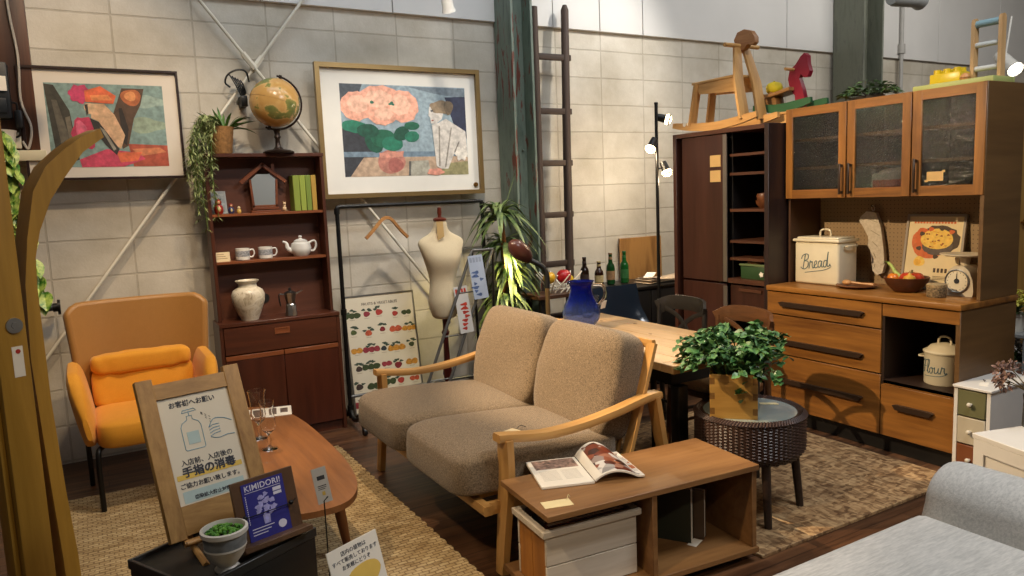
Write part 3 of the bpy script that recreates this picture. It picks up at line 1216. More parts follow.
M_YEL = plain('print_yellow', 'e3c05e', 0.8)


def spt(u, v, w=0.0):
    return SM @ MX.Translation((SF + PW * u, v, 0.0046 + w))


lettering('heading', 'お客様へお願い', 0.0215, M_TX, t, spt(0.47, SH - 0.098), bold=0.0004)
lettering('text_line', '入店前、入店後の', 0.021, M_TX, t, spt(0.5, 0.228), bold=0.0003)
b = B()
b.m = spt(0.5, 0.192)
b.bx(-0.105, 0.105, -0.014, 0.002, 0, 0.0003)
b.build('highlight', M_YEL, t, True)
lettering('text_line', '手指の消毒', 0.0345, M_TX, t, spt(0.5, 0.197, 0.0006), bold=0.0010)
lettering('text_line', 'ご協力お願い致します。', 0.0185, M_TX, t, spt(0.5, 0.157), bold=0.0003)
b = B()
b.m = spt(0.5, 0.122)
b.bx(-0.098, 0.098, -0.018, 0.019, 0, 0.0003)
b.build('banner', M_PALEB, t, True)
lettering('text_line', '感染拡大防止対策中', 0.0145, M_TX, t, spt(0.5, 0.116, 0.0006), bold=0.0003)
b = B()
b.m = spt(0.40, 0.335)
# pump bottle outline and hand
lw = 0.0013
b.tube([(-0.032, -0.07, 0), (-0.036, -0.066, 0), (-0.036, 0.005, 0), (-0.030, 0.018, 0), (-0.012, 0.028, 0), (-0.012, 0.04, 0), (0.005, 0.04, 0), (0.005, 0.028, 0), (0.022, 0.018, 0), (0.028, 0.005, 0), (0.028, -0.066, 0), (0.024, -0.07, 0), (-0.032, -0.07, 0)], lw, 5)
b.tube([(-0.003, 0.04, 0), (-0.003, 0.055, 0)], lw, 5)
b.tube([(-0.024, 0.052, 0), (-0.02, 0.06, 0), (0.016, 0.062, 0), (0.022, 0.054, 0), (0.012, 0.054, 0), (-0.024, 0.052, 0)], lw, 5)
for k in range(4):
    b.tube([(0.05, -0.012 - k * 0.010, 0), (0.064, -0.006 - k * 0.010, 0), (0.085, -0.006 - k * 0.009, 0)], lw, 5)
b.tube(spline([(0.05, -0.012, 0), (0.07, 0.012, 0), (0.10, 0.010, 0), (0.128, -0.004, 0)]), lw, 5)
b.tube(spline([(0.05, -0.044, 0), (0.075, -0.052, 0), (0.105, -0.048, 0), (0.128, -0.05, 0)]), lw, 5)
b.build('line_drawing', M_BLUEP, t, True)
b = B()
b.m = spt(0.40, 0.335)
b.bx(-0.022, 0.016, -0.052, -0.012, 0, 0.0004)
b.build('bottle_label', M_PALEB, t, True)
b = B()
b.m = spt(0.40, 0.335)
for k in range(3):
    for j in range(3):
        x, y = 0.035 + 0.011 * j, 0.044 - 0.009 * j - 0.006 * k * (j + 1) * 0.5
        b.tube([(x, y, 0), (x + 0.005, y - 0.004, 0)], 0.0007, 4)
b.build('spray_dash', M_TX, t, True)

# little easel that carries it
t = thing('table_easel', 'small light wood easel holding up the notice sign', 'easel', (SO.x, SO.y, ZB))
M_EAS = wood('easel_wood', 'a97c46', 'cc9d60', 'z', 0.8)
b = B()
b.m = SM
b.cyl((0.04, -0.012, 0.006), (SW - 0.06, -0.012, 0.006), 0.011, n=12)
b.cyl((0.04, -0.012, 0.03), (SW - 0.06, -0.012, 0.03), 0.007, n=12)
b.build('ledge', M_EAS, t, True)
for fx in (0.07, SW - 0.09):
    top = SM @ V((fx + (0.05 if fx < 0.1 else -0.05), 0.40, -0.028))
    foot = SM @ V((fx, -0.03, 0.02))
    foot = V((foot.x + 0.012, foot.y - 0.1, ZB - 0.012))
    kn = SM @ V((fx, -0.012, -0.03))
    B().sweep([top, kn], (0.009, 0.006), (0, 1, 0.3)).build('upright', M_EAS, t, True)
    B().sweep([kn, foot], (0.010, 0.007), (0, 1, 0.3)).build('leg', M_EAS, t, True)
top = SM @ V((SW / 2 - 0.02, 0.35, -0.035))
back = top + sb * 0.02
B().sweep([top, V((top.x - 0.02, top.y + 0.02, ZB - 0.012))], (0.009, 0.006), (0, 1, 0.3)).build('back_leg', M_EAS, t, True)

# flyer on a brown card stand
CO = V((0.332, 2.30, ZB + 0.006))
rz = R(16)
cx = V((math.cos(rz), math.sin(rz), 0))
cb = V((-math.sin(rz), math.cos(rz), 0))
cy = (cb * math.sin(R(14)) + V((0, 0, 1)) * math.cos(R(14))).normalized()
CM = basis(CO, cx, cy)
t = thing('card_stand', 'brown wooden card stand leaning on the black table beside the notice sign', 'card stand', CO)
ROOTM[t.name] = MX.Translation(CO)
M_WAL = wood('walnut_board', '4a3422', '66482f', 'z', 0.8)
b = B()
b.m = CM
b.bx(0, 0.21, 0, 0.205, -0.012, 0, 0.002, 1)
b.build('back_board', M_WAL, t, True)
b = B()
b.m = CM
b.bx(-0.015, 0.215, -0.004, 0.014, -0.02, 0.055, 0.003, 1)
b.build('ledge', M_WAL, t, True)
b = B()
b.m = CM
b.tube([(0.0, 0.10, 0.002), (0.02, 0.092, 0.012), (0.18, 0.092, 0.012), (0.2, 0.10, 0.002)], 0.0016, 6)
b.ell((0.178, 0.094, 0.012), 0.008, 10, 6)
b.ell((0.022, 0.094, 0.012), 0.008, 10, 6)
b.build('wire_holder', BLACKM, t, True)
t = thing('flyer', 'dark blue printed flyer titled in white capitals on the brown card stand', 'flyer', CM @ V((0.03, 0.014, 0.002)))
ROOTM[t.name] = MX.Translation(CM @ V((0.03, 0.014, 0.002)))
FM = CM @ MX.Translation((0.03, 0.014, 0.0015))
M_WP = plain('print_white', 'd9d6e4', 0.7)
M_LILAC = plain('print_lilac', 'a7a3d6', 0.7, 0, 0.3, 60)
b = B()
b.m = FM
b.bx(0, 0.14, 0, 0.178, 0, 0.001)
sheet = b.build('sheet', plain('flyer_blue', '2c2a80', 0.55, 0, 0.12, 30), t, True)
lettering('title', 'KIMIDORI!', 0.0255, M_WP, t, FM @ MX.Translation((0.07, 0.162, 0.0012)), bold=0.0002, spacing=1.05)
b = B()
b.m = FM @ MX.Translation((0, 0, 0.0012))
b.bx(0.008, 0.128, 0.148, 0.1495, 0, 0.0003)
b.build('underline', M_WP, t, True)
b = B()
b.m = FM @ MX.Translation((0.065, 0.1, 0.0012))
rr = random.Random(4)
for k in range(26):
    a = rr.random() * 6.3
    q = 0.034 * rr.random() ** 0.5
    b.prism(blob(q * math.cos(a) * 1.1, q * math.sin(a), 0.008, 0.007, 8, 0.3, k), 0, 0.0002 + 0.00002 * k, 'xy')
b.prism([(-0.012, -0.03), (0.012, -0.03), (0.010, -0.058), (-0.010, -0.058)], 0, 0.0004, 'xy')
bq = b.build('bouquet_print', M_LILAC, t, True)
b = B()
b.m = FM @ MX.Translation((0, 0, 0.0012))
b.prism(blob(0.112, 0.026, 0.014, 0.013, 16, 0.02), 0, 0.0003, 'xy')
b.bx(0.1, 0.128, 0.132, 0.143, 0, 0.0003).bx(0.1, 0.128, 0.12, 0.129, 0, 0.0003)
for k in range(3):
    b.bx(0.012, 0.085 - 0.012 * k, 0.034 - 0.009 * k, 0.0365 - 0.009 * k, 0, 0.0003)
for k in range(14):
    b.bx(0.007, 0.0095, 0.052 + 0.0065 * k, 0.056 + 0.0065 * k, 0, 0.0003)
fuse(sheet, [bq, b.build('small_print', M_WP, t, True)])

# succulent bowl
t = thing('succulent_pot', 'white and grey footed pot of small green succulents on the black table', 'potted plant', (0.279, 2.248, ZB - 0.012))
b = B()
b.lathe([(0.0, 0), (0.034, 0), (0.036, 0.006), (0.028, 0.016), (0.034, 0.026), (0.052, 0.05), (0.058, 0.07), (0.060, 0.072), (0.060, 0.078)], cap=False, n=36)
b.mi = 1
b.lathe([(0.0595, 0.076), (0.061, 0.1), (0.062, 0.112)], cap=False, n=36)
b.mi = 0
b.lathe([(0.062, 0.112), (0.067, 0.116), (0.067, 0.128), (0.060, 0.130), (0.057, 0.12), (0.056, 0.11)], cap=False, n=36)
b.build('pot', [plain('pot_glaze', 'd8d2c6', 0.35), plain('pot_grey', '7c7f80', 0.6, 0, 0.2, 40)], t)
B().lathe([(0.0, 0.112), (0.057, 0.112)], cap=False).build('soil', plain('soil', '2c2118', 0.95, 0, 0.3, 60), t)
b = B()
rr = random.Random(11)
for k in range(70):
    a = rr.random() * 6.28
    q = 0.05 * rr.random() ** 0.5
    p = V((q * math.cos(a), q * math.sin(a), 0.112 + 0.012 * (1 - q / 0.05)))
    for j in range(5):
        aa = j * 1.256 + rr.random()
        b.leaf(p, (math.cos(aa), math.sin(aa), 0.9), 0.012, 0.006, -0.1, 0, 2)
    b.ell(p + V((0, 0, 0.006)), 0.006, 6, 4)
b.build('leaves', leafmat('succulent_green', '2f6a22', '6fa63c', 40), t)

# price tag on a wire holder
t = thing('price_tag', 'pale price card clipped on a thin upright wire by the coffee table', 'price tag', (0.655, 2.55, 0.012))
B().tube([(0.655, 2.55, 0.012), (0.655, 2.55, 0.50), (0.668, 2.545, 0.515)], 0.0025, 6).lathe([(0.03, 0), (0.03, 0.006), (0.004, 0.01)], (0.655, 2.55, 0.012)).build('wire_holder', BLACKM, t, True)
TM = basis(V((0.643, 2.585, 0.475)), V((0.97, 0.25, 0)), V((-0.12, 0.15, 1)))
b = B()
b.m = TM
b.bx(0, 0.058, 0, 0.13, 0, 0.0012)
b.build('card', plain('tag_grey', 'a9a59c', 0.6), t, True)
b = B()
b.m = TM
b.bx(0.016, 0.046, 0.085, 0.1, 0.0012, 0.0016)
b.bx(0.012, 0.046, 0.062, 0.065, 0.0012, 0.0016).bx(0.012, 0.046, 0.056, 0.058, 0.0012, 0.0016).bx(0.012, 0.04, 0.05, 0.052, 0.0012, 0.0016)
b.build('print', INK, t, True)
b = B()
b.m = TM
b.bx(0.024, 0.036, 0.028, 0.042, 0.0012, 0.0016)
b.build('emblem', plain('tag_gold', 'b59a45', 0.5), t, True)


# ------------------------------------------------------------------ bookcase
M_BK = wood('bookcase_teak', '381b0f', '532a18', 'x', 0.7, 0.35)
M_BKZ = wood('bookcase_teak', '381b0f', '532a18', 'z', 0.7, 0.35)
M_BKE = wood('bookcase_edge', '6b3a1f', '844b2a', 'x', 0.7, 0.35)
X0, X1 = 0.692, 1.466
t = thing('bookcase', 'dark teak bookcase with open shelves above a drawer and two doors', 'bookcase', ((X0 + X1) / 2, 5.07, 0))
ZC = 0.815
b = B()
b.bx(X0 + 0.012, X0 + 0.034, 5.03, 5.19, ZC, 1.87, 0.002, 1)
b.build('side_panel', M_BKZ, t, True)
b = B()
b.bx(X1 - 0.034, X1 - 0.012, 5.03, 5.19, ZC, 1.87, 0.002, 1)
b.build('side_panel', M_BKZ, t, True)
B().bx(X0 + 0.008, X1 - 0.008, 5.025, 5.19, 1.862, 1.885, 0.002, 1).build('top_board', M_BK, t, True)
B().bx(X0 + 0.034, X1 - 0.034, 5.175, 5.19, ZC, 1.862).build('back_panel', wood('bookcase_back', '4a281a', '5f3522', 'x', 0.5, 0.5), t, True)
for z in (1.505, 1.2):
    B().bx(X0 + 0.034, X1 - 0.034, 5.04, 5.175, z - 0.018, z, 0.002, 1).build('shelf', [M_BKE], t, True)
B().bx(X0, X1, 4.93, 5.19, ZC - 0.025, ZC, 0.003, 1).build('counter', M_BK, t, True)
b = B()
b.bx(X0, X0 + 0.022, 4.94, 5.19, 0.0, ZC - 0.025).bx(X1 - 0.022, X1, 4.94, 5.19, 0.0, ZC - 0.025).bx(X0 + 0.022, X1 - 0.022, 4.97, 5.19, 0.05, 0.07).bx(X0 + 0.022, X1 - 0.022, 4.96, 4.98, 0.0, 0.06).bx(X0 + 0.022, X1 - 0.022, 5.175, 5.19, 0.06, ZC - 0.025)
b.build('carcass', M_BKZ, t, True)
d = B().bx(X0 + 0.025, X1 - 0.025, 4.935, 4.955, 0.612, 0.786, 0.002, 1).build('drawer', M_BK, t, True)
b = B()
b.bx(1.03, 1.125, 4.929, 4.936, 0.715, 0.722).bx(1.03, 1.125, 4.929, 4.936, 0.748, 0.755).bx(1.03, 1.036, 4.929, 4.936, 0.722, 0.748).bx(1.119, 1.125, 4.929, 4.936, 0.722, 0.748).bx(1.036, 1.119, 4.933, 4.936, 0.722, 0.748)
b.build('recessed_pull', M_BKE, d, True)
xm = (X0 + X1) / 2
for a, c in ((X0 + 0.025, xm - 0.002), (xm + 0.002, X1 - 0.025)):
    dr = B().bx(a, c, 4.935, 4.953, 0.07, 0.572, 0.002, 1).build('door', wood('bookcase_door', '351810', '4c2416', 'z', 0.6, 0.32), t, True)
    B().bx(a, c, 4.932, 4.956, 0.574, 0.604, 0.002, 1).build('finger_pull', M_BKE, dr, True)

# on the shelves
ZS1, ZS2 = 1.505, 1.2
t = thing('photo_stand', 'clear photo stand with small picture behind the nesting dolls on the bookcase', 'photo frame', (0.785, 5.14, ZS1), R(8))
b = B().at((0, 0, 0), 0, R(-10))
b.bx(-0.055, 0.055, -0.004, 0.004, 0, 0.15, 0.002, 1)
b.build('acrylic_sheet', pane('acrylic', 'cfd6d6', 0.05, 0.45), t)
b = B().at((0, 0, 0), 0, R(-10))
b.bx(-0.04, 0.04, -0.006, -0.0045, 0.02, 0.13)
b.build('photo', plain('photo_grey', '8d9290', 0.5, 0, 0.35, 40), t)
b = B().at((0, 0, 0), 0, R(-10))
b.bx(-0.015, 0.02, -0.0075, -0.0062, 0.03, 0.1)
b.build('print', plain('photo_ink', '40454c', 0.6), t)
B().bx(-0.06, 0.06, -0.02, 0.03, 0, 0.006, 0.002, 1).build('base', pane('acrylic', 'cfd6d6', 0.05, 0.45), t)

M_SKIN = plain('doll_face', 'd9ad80', 0.4)
for (x, h, col, hood, lab) in ((0.775, 0.095, '8f2418', 'a03a22', 'red nesting doll, largest of the three on the bookcase shelf'),
                               (0.85, 0.066, '2d3358', '7c2a26', 'blue nesting doll with red hood, middle one on the bookcase shelf'),
                               (0.898, 0.046, 'c9a34e', 'd8c79c', 'smallest pale yellow nesting doll on the bookcase shelf')):
    t = thing('nesting_doll', lab, 'doll', (x, 5.085, ZS1), 0, 'nesting dolls on the bookcase')
    k = h / 0.095
    B().lathe([(0, 0), (0.02 * k, 0), (0.027 * k, 0.012 * k), (0.029 * k, 0.03 * k), (0.025 * k, 0.05 * k), (0.0175 * k, 0.06 * k)], n=20).build('body', plain('doll_' + col, col, 0.3), t)
    B().ell((0, 0, 0.075 * k), (0.02 * k, 0.02 * k, 0.02 * k), 16, 10).build('head', plain('doll_' + hood, hood, 0.3), t)
    B().ell((0, -0.0115 * k, 0.075 * k), (0.011 * k, 0.0105 * k, 0.012 * k), 12, 8).build('face', M_SKIN, t)
    B().ell((0, -0.022 * k, 0.032 * k), (0.011 * k, 0.009 * k, 0.018 * k), 12, 8).build('apron', plain('doll_apron', 'c7b27a', 0.4, 0, 0.3, 80), t)

t = thing('house_mirror', 'wooden house shaped mirror with pitched roof on the top shelf of the bookcase', 'mirror', (1.07, 5.12, ZS1))
M_HM = wood('house_wood', '5f2f18', '7d4525', 'x', 0.9)
b = B()
b.bx(0.975, 1.165, 5.08, 5.14, ZS1, ZS1 + 0.014, 0.002, 1).bx(0.985, 1.155, 5.09, 5.13, ZS1 + 0.018, ZS1 + 0.034, 0.002, 1)
b.build('base', M_HM, t, True)
b = B()
for (xa, za, xb, zb) in ((0.997, 1.54, 0.985, 1.72), (1.143, 1.54, 1.155, 1.72)):
    b.sweep([(xa, 5.11, za), (xb, 5.11, zb)], (0.008, 0.008), (0, 1, 0))
b.bx(0.99, 1.15, 5.102, 5.118, 1.54, 1.553)
b.build('frame', M_HM, t, True)
b = B()
b.sweep([(0.925, 5.11, 1.70), (1.075, 5.11, 1.82)], (0.013, 0.011), (0, 1, 0))
b.sweep([(1.215, 5.11, 1.70), (1.065, 5.11, 1.82)], (0.013, 0.011), (0, 1, 0))
b.bx(1.125, 1.145, 5.1, 5.12, 1.76, 1.82)
b.build('roof', M_HM, t, True)
B().prism([(1.0, 1.553), (1.14, 1.553), (1.15, 1.72), (1.11, 1.755), (1.03, 1.755), (0.99, 1.72)], 5.108, 5.114).build('mirror_glass', plain('mirror', 'd5dad7', 0.35, 1.0, 0.0), t, True)
t = thing('cat_figurine', 'tiny pale cat figurine at the foot of the house mirror', 'figurine', (1.185, 5.075, ZS1))
b = B()
b.ell((0, 0, 0.018), (0.014, 0.02, 0.019), 12, 8).ell((0, -0.004, 0.036), (0.010, 0.011, 0.014), 12, 8).ell((0, -0.010, 0.052), (0.0105, 0.011, 0.010), 12, 8)
b.tube(spline([(0.008, 0.016, 0.006), (0.022, 0.01, 0.006), (0.02, -0.008, 0.006)]), 0.003, 6)
b.build('body', plain('cat_cream', 'cdb08a', 0.5), t)
b = B()
for s in (-1, 1):
    b.cyl((s * 0.006, -0.010, 0.058), (s * 0.008, -0.010, 0.07), 0.004, 0.0005, 6)
b.build('ear', plain('cat_brown', 'a98357', 0.5), t)
xb = 1.25
for (w, cc, hh, lab) in ((0.042, '7d8c34', 0.235, 'leftmost light green book with the widest spine on the bookcase'), (0.036, '8b9a3a', 0.235, 'second light green book from the left on the bookcase'),
                         (0.034, '6f8230', 0.235, 'darker green book next to the yellow one on the bookcase'), (0.032, 'ad8836', 0.235, 'yellow brown book at the right end of the green books')):
    t = thing('book', lab, 'book', (xb, 5.07, ZS1), 0, 'green books on the top shelf')
    b = B()
    b.bx(0, w, -0.012, 0.1, 0, hh, 0.002, 1)
    b.build('cover', plain('cloth_' + cc, cc, 0.7), t)
    b = B()
    b.bx(0.004, w - 0.004, 0.0, 0.099, hh - 0.003, hh + 0.0006)
    b.build('pages', PAPER, t)
    xb += w + 0.003
t = thing('note_card', 'small cream card standing at the left of the mugs on the bookcase', 'card', (0.775, 5.1, ZS2))
b = B().at((0, 0, 0), 0, R(-15))
b.bx(-0.047, 0.047, -0.001, 0.001, 0, 0.062)
b.build('card', plain('card_cream', 'c9b791', 0.7), t)
b = B().at((0, 0, 0), 0, R(-15))
for k in range(3):
    b.bx(-0.035, 0.03 - 0.01 * k, -0.0018, -0.001, 0.018 + 0.014 * k, 0.022 + 0.014 * k)
b.build('print', plain('print_brown', '8a7452', 0.8), t)

M_CHINA = plain('white_china', 'd5d2ca', 0.25)
M_MUGB = plain('mug_pattern', '8d8f93', 0.4, 0, 0.45, 90)


def mug(x, lab):
    t = thing('mug', lab, 'mug', (x, 5.1, ZS2), 0, 'grey patterned mugs on the bookcase')
    b = B()
    b.lathe([(0, 0.003), (0.036, 0.0), (0.043, 0.004), (0.045, 0.02), (0.045, 0.026)], cap=False)
    b.mi = 1
    b.lathe([(0.0452, 0.025), (0.0456, 0.062)], cap=False)
    b.mi = 0
    b.lathe([(0.045, 0.061), (0.0455, 0.078), (0.042, 0.078), (0.041, 0.01), (0, 0.008)], cap=False)
    b.build('cup', [M_CHINA, M_MUGB], t)
    B().tube(spline([(0.043, 0, 0.064), (0.066, 0, 0.066), (0.074, 0, 0.042), (0.062, 0, 0.02), (0.042, 0, 0.018)]), 0.005, 8).build('handle', M_CHINA, t)


mug(0.90, 'white mug with grey pattern next to the cream card, left of the two')
mug(1.045, 'white mug with grey pattern next to the teapot, right of the two')
t = thing('teapot', 'white china teapot with lid beside the two mugs on the bookcase', 'teapot', (1.28, 5.1, ZS2))
B().lathe([(0, 0.002), (0.045, 0), (0.05, 0.006), (0.066, 0.03), (0.07, 0.055), (0.062, 0.085), (0.04, 0.1), (0, 0.1)]).build('body', M_CHINA, t)
B().lathe([(0.045, 0.097), (0.046, 0.102), (0.03, 0.112), (0.012, 0.117), (0.008, 0.122), (0.013, 0.130), (0.010, 0.138), (0, 0.14)]).build('lid', M_CHINA, t)
B().tube(spline([(-0.05, 0, 0.035), (-0.085, 0, 0.055), (-0.095, 0, 0.09), (-0.118, 0, 0.105)]), [0.021 - 0.014 * k / 18 for k in range(19)], 10).build('spout', M_CHINA, t)
B().tube(spline([(0.055, 0, 0.088), (0.095, 0, 0.098), (0.105, 0, 0.07), (0.09, 0, 0.035), (0.064, 0, 0.03)]), 0.007, 8).build('handle', M_CHINA, t)
m, nt, bb = newmat('marble_vase')
f = noise(nt, coords(nt), 16, 5, 0.6, 1.4)
nt.links.new(ramp(nt, f, [(0.3, '8a7c66'), (0.45, 'c7bca4'), (0.6, 'd6cebb'), (0.7, 'a3937a')]), bb.inputs['Base Color'])
bb.inputs['Roughness'].default_value = 0.3
o = B().lathe([(0, 0), (0.055, 0), (0.058, 0.01), (0.075, 0.05), (0.1, 0.12), (0.104, 0.165), (0.092, 0.195), (0.06, 0.215), (0.056, 0.235), (0.072, 0.252), (0.074, 0.258), (0.066, 0.26), (0.05, 0.235), (0.05, 0.22), (0, 0.2)], (0, 0, 0), 36).build('marble_vase', m)
o.location = (0.90, 5.03, ZC)
tag(o, 'mottled cream marble vase on the bookcase counter', 'vase')
t = thing('moka_pot', 'steel moka coffee pot with dark handle on the bookcase counter', 'coffee pot', (1.16, 4.995, ZC))
B().lathe([(0, 0), (0.036, 0), (0.04, 0.004), (0.034, 0.06), (0.032, 0.064)], n=8).build('boiler', STEEL, t)
B().lathe([(0.034, 0.064), (0.034, 0.074), (0.028, 0.082), (0.04, 0.15), (0.041, 0.154), (0.02, 0.166), (0, 0.168)], n=8).build('jug', STEEL, t)
B().lathe([(0.006, 0.165), (0.010, 0.175), (0.008, 0.188), (0, 0.19)]).build('lid_knob', BLACK, t)
B().tube(spline([(-0.036, 0, 0.145), (-0.07, 0, 0.148), (-0.072, 0, 0.11), (-0.066, 0, 0.07)]), 0.007, 8, True, 0.7).build('handle', BLACK, t)
B().prism([(0.036, 0.14), (0.085, 0.165), (0.038, 0.152)], -0.012, 0.012, 'xz').build('spout', STEEL, t)
o = B().cyl((1.03, 5.168, 0.93), (1.03, 5.175, 0.93), 0.032, n=18).build('cable_cover', BLACK)  # black disc painted in for the dark of a cable hole
o.parent = bpy.data.objects['bookcase']
for vv in o.data.vertices:
    vv.co = ROOTM['bookcase'].inverted() @ vv.co

# on top of the bookcase
ZT = 1.885
t = thing('trailing_plant', 'potted plant with spiky leaves and long trailing stems on top of the bookcase', 'potted plant', (0.825, 5.11, ZT))
M_PALE = leafmat('pale_trailing_green', '6f7d4a', 'a3ac74', 30, 0.7)
B().lathe([(0, 0), (0.062, 0), (0.068, 0.01), (0.085, 0.16), (0.088, 0.17), (0.08, 0.172), (0.075, 0.155), (0, 0.15)], n=24).build('pot', plain('pot_straw', '9a7142', 0.85, 0, 0.25, 50, 0.4), t)
b = B()
rr = random.Random(12)
for k in range(46):
    a = rr.random() * 6.28
    el_ = rr.uniform(0.35, 1.7)
    d = V((math.cos(a), math.sin(a) * 0.6, el_))
    b.leaf((0.025 + 0.03 * math.cos(a), 0.02 * math.sin(a), 0.15), d, rr.uniform(0.14, 0.23), 0.02, rr.uniform(0.15, 0.5), rr.uniform(-0.5, 0.5), 5)
b.build('spiky_leaves', leafmat('fern_green', '24480f', '4f7a2a', 20, 0.5), t)
b = B()
st = B()
for k in range(52):
    a = rr.uniform(2.0, 5.4)
    L = rr.uniform(0.15, 0.5) if k % 2 else rr.uniform(0.05, 0.3)
    sx_ = rr.uniform(-0.2, -0.06)
    sy_ = rr.uniform(-0.1, -0.02)
    pts = spline([(-0.03, -0.02, 0.15), (sx_ * 0.55, sy_, 0.2 + 0.04 * rr.random()), (sx_ - 0.01, sy_ * 1.1, 0.05), (sx_ - 0.015 + rr.uniform(-0.04, 0.04), sy_ * 1.1, 0.03 - L)], 7)
    if k % 3 == 0:
        st.tube(pts, 0.002, 4)
    for p in pts[4:]:
        for j in range(3):
            q = rr.random() * 6.28
            b.leaf(p, (math.cos(q), math.sin(q) * 0.6, -0.5), rr.uniform(0.025, 0.05), 0.007, 0.2, 0, 2)
b.build('trailing_foliage', M_PALE, t)
st.build('trailing_stems', M_STEM, t)

t = thing('globe', 'antique yellow desk globe on a dark stand on top of the bookcase', 'globe', (1.17, 5.05, ZT))
m, nt, bb = newmat('globe_map')
f = noise(nt, coords(nt, (1, 1, 1), (0, 0, 0), (3.2, 1.6, 0.4)), 5.2, 5, 0.55, 0.2)
nt.links.new(ramp(nt, f, [(0.5, 'c79a58'), (0.56, 'd2aa6a'), (0.575, '8d8a4c'), (0.64, '6f7a46'), (0.72, 'b88a4a')]), bb.inputs['Base Color'])
bb.inputs['Roughness'].default_value = 0.22
gc = V((0.0, -0.0, 0.325))
B().ell(gc, 0.157, 40, 24).build('sphere', m, t)
axis = V((0.28, 0, 0.96)).normalized()
sd = V((0.96, 0, -0.28)).normalized()
b = B()
b.tube([gc + (axis * math.cos(a) + sd * math.sin(a)) * 0.172 for a in [R(-8 + k * 196 / 24) for k in range(25)]], 0.007, 8)
b.cyl(gc + axis * 0.15, gc + axis * 0.182, 0.01)
b.cyl(gc - axis * 0.15, gc - axis * 0.182, 0.01)
b.build('meridian_arm', plain('globe_bronze', '2c201a', 0.35, 0.5), t)
B().lathe([(0, 0), (0.098, 0), (0.1, 0.008), (0.085, 0.018), (0.035, 0.026), (0.018, 0.045), (0.014, 0.09), (0.022, 0.105), (0.016, 0.12), (0.02, 0.14), (0.026, 0.152), (0, 0.154)]).build('stand', plain('globe_bronze', '2c201a', 0.35, 0.5), t)
b = B()
b.ell(gc, (0.1583, 0.1583, 0.0016), 48, 6, 1, frame_of(axis).to_3x3())
b.build('equator_line', plain('equator_brown', '7c5a30', 0.4), t)

# ------------------------------------------------------------------ garment rack, hanger, mannequin, poster
t = thing('garment_rack', 'black pipe garment rack standing against the block wall', 'clothes rack', (2.05, 4.98, 0))
B().tube([(1.51, 4.98, 1.50), (1.512, 4.98, 1.513), (1.53, 4.98, 1.52), (2.60, 4.98, 1.52), (2.618, 4.98, 1.513), (2.62, 4.98, 1.50)], 0.0145, 12).build('rail', BLACKM, t, True)
for x in (1.51, 2.62):
    p = B()
    p.cyl((x, 4.98, 0.05), (x, 4.98, 1.5), 0.0145)
    for z in (0.1, 0.78, 1.47):
        p.cyl((x, 4.98, z), (x, 4.98, z + 0.04), 0.02)
    p.build('post', BLACKM, t, True)
    f = B()
    f.tube(spline([(x, 4.68, 0.03), (x, 4.76, 0.09), (x, 4.9, 0.055), (x, 4.98, 0.1), (x, 5.06, 0.055), (x, 5.17, 0.09), (x, 5.22, 0.03)]), 0.016, 10)
    fo = f.build('foot', BLACKM, t, True)
    c = B()
    for y in (4.69, 5.21):
        c.cyl((x - 0.012, y, 0.027), (x + 0.012, y, 0.027), 0.027, n=16)
    c.build('caster', BLACK, fo, True)
B().cyl((1.51, 4.98, 0.2), (2.62, 4.98, 0.2), 0.011).build('lower_bar', plain('bar_grey', '6a6a68', 0.4, 0.6), t, True)

t = thing('coat_hanger', 'wooden coat hanger on the black garment rack', 'hanger', (1.86, 4.97, 1.44))
b = B()
b.sweep(spline([(1.695, 4.96, 1.295), (1.75, 4.965, 1.345), (1.82, 4.97, 1.415), (1.86, 4.975, 1.43), (1.9, 4.98, 1.412), (1.96, 4.985, 1.34), (2.015, 4.99, 1.285)], 5), (0.012, 0.011), (0, 1, 0))
b.build('shoulder_bar', wood('hanger_wood', '8a5a30', 'b5834c', 'x', 1.0), t, True)
B().tube(spline([(1.86, 4.975, 1.43), (1.86, 4.977, 1.48), (1.872, 4.98, 1.5), (1.88, 4.98, 1.525), (1.862, 4.98, 1.543), (1.842, 4.98, 1.53)]), 0.0025, 6).build('hook', STEEL, t, True)

t = thing('mannequin', 'cream dressmaker mannequin torso on a dark red wooden stand', 'mannequin', (2.18, 4.8, 0))
M_CREAM = fabric('mannequin_cloth', 'cdbb97', 'd9c9a8', 300, 0.85, 0.1)
rows = [(0.70, 0.02, 0.02, 0.0), (0.70, 0.082, 0.07, 0), (0.74, 0.096, 0.082, 0), (0.80, 0.112, 0.092, 0), (0.85, 0.112, 0.09, 0), (0.91, 0.102, 0.078, 0), (0.965, 0.095, 0.07, 0.0), (1.02, 0.102, 0.076, 0.0), (1.08, 0.122, 0.092, -0.008), (1.14, 0.142, 0.098, -0.012),
        (1.19, 0.158, 0.082, -0.004), (1.225, 0.172, 0.07, 0.0), (1.25, 0.176, 0.058, 0.004), (1.275, 0.150, 0.05, 0.006), (1.295, 0.105, 0.045, 0.006), (1.32, 0.062, 0.042, 0.004), (1.36, 0.047, 0.042, 0.0), (1.395, 0.046, 0.042, 0), (1.397, 0.02, 0.02, 0)]
b = B()
prev = None
for (z, a, c, oy) in rows:
    rg = [b.v((2.185 + a * math.copysign(abs(math.cos(th)) ** 0.85, math.cos(th)), 4.8 + oy + c * math.sin(th), z)) for th in [2 * PI * i / 36 for i in range(36)]]
    if prev:
        b.bridge(prev, rg)
    else:
        b.f(rg)
    prev = rg
b.f(prev)
o = b.build('torso', M_CREAM, t, True)
md = o.modifiers.new('sub', 'SUBSURF')
md.levels = 1
md.render_levels = 2
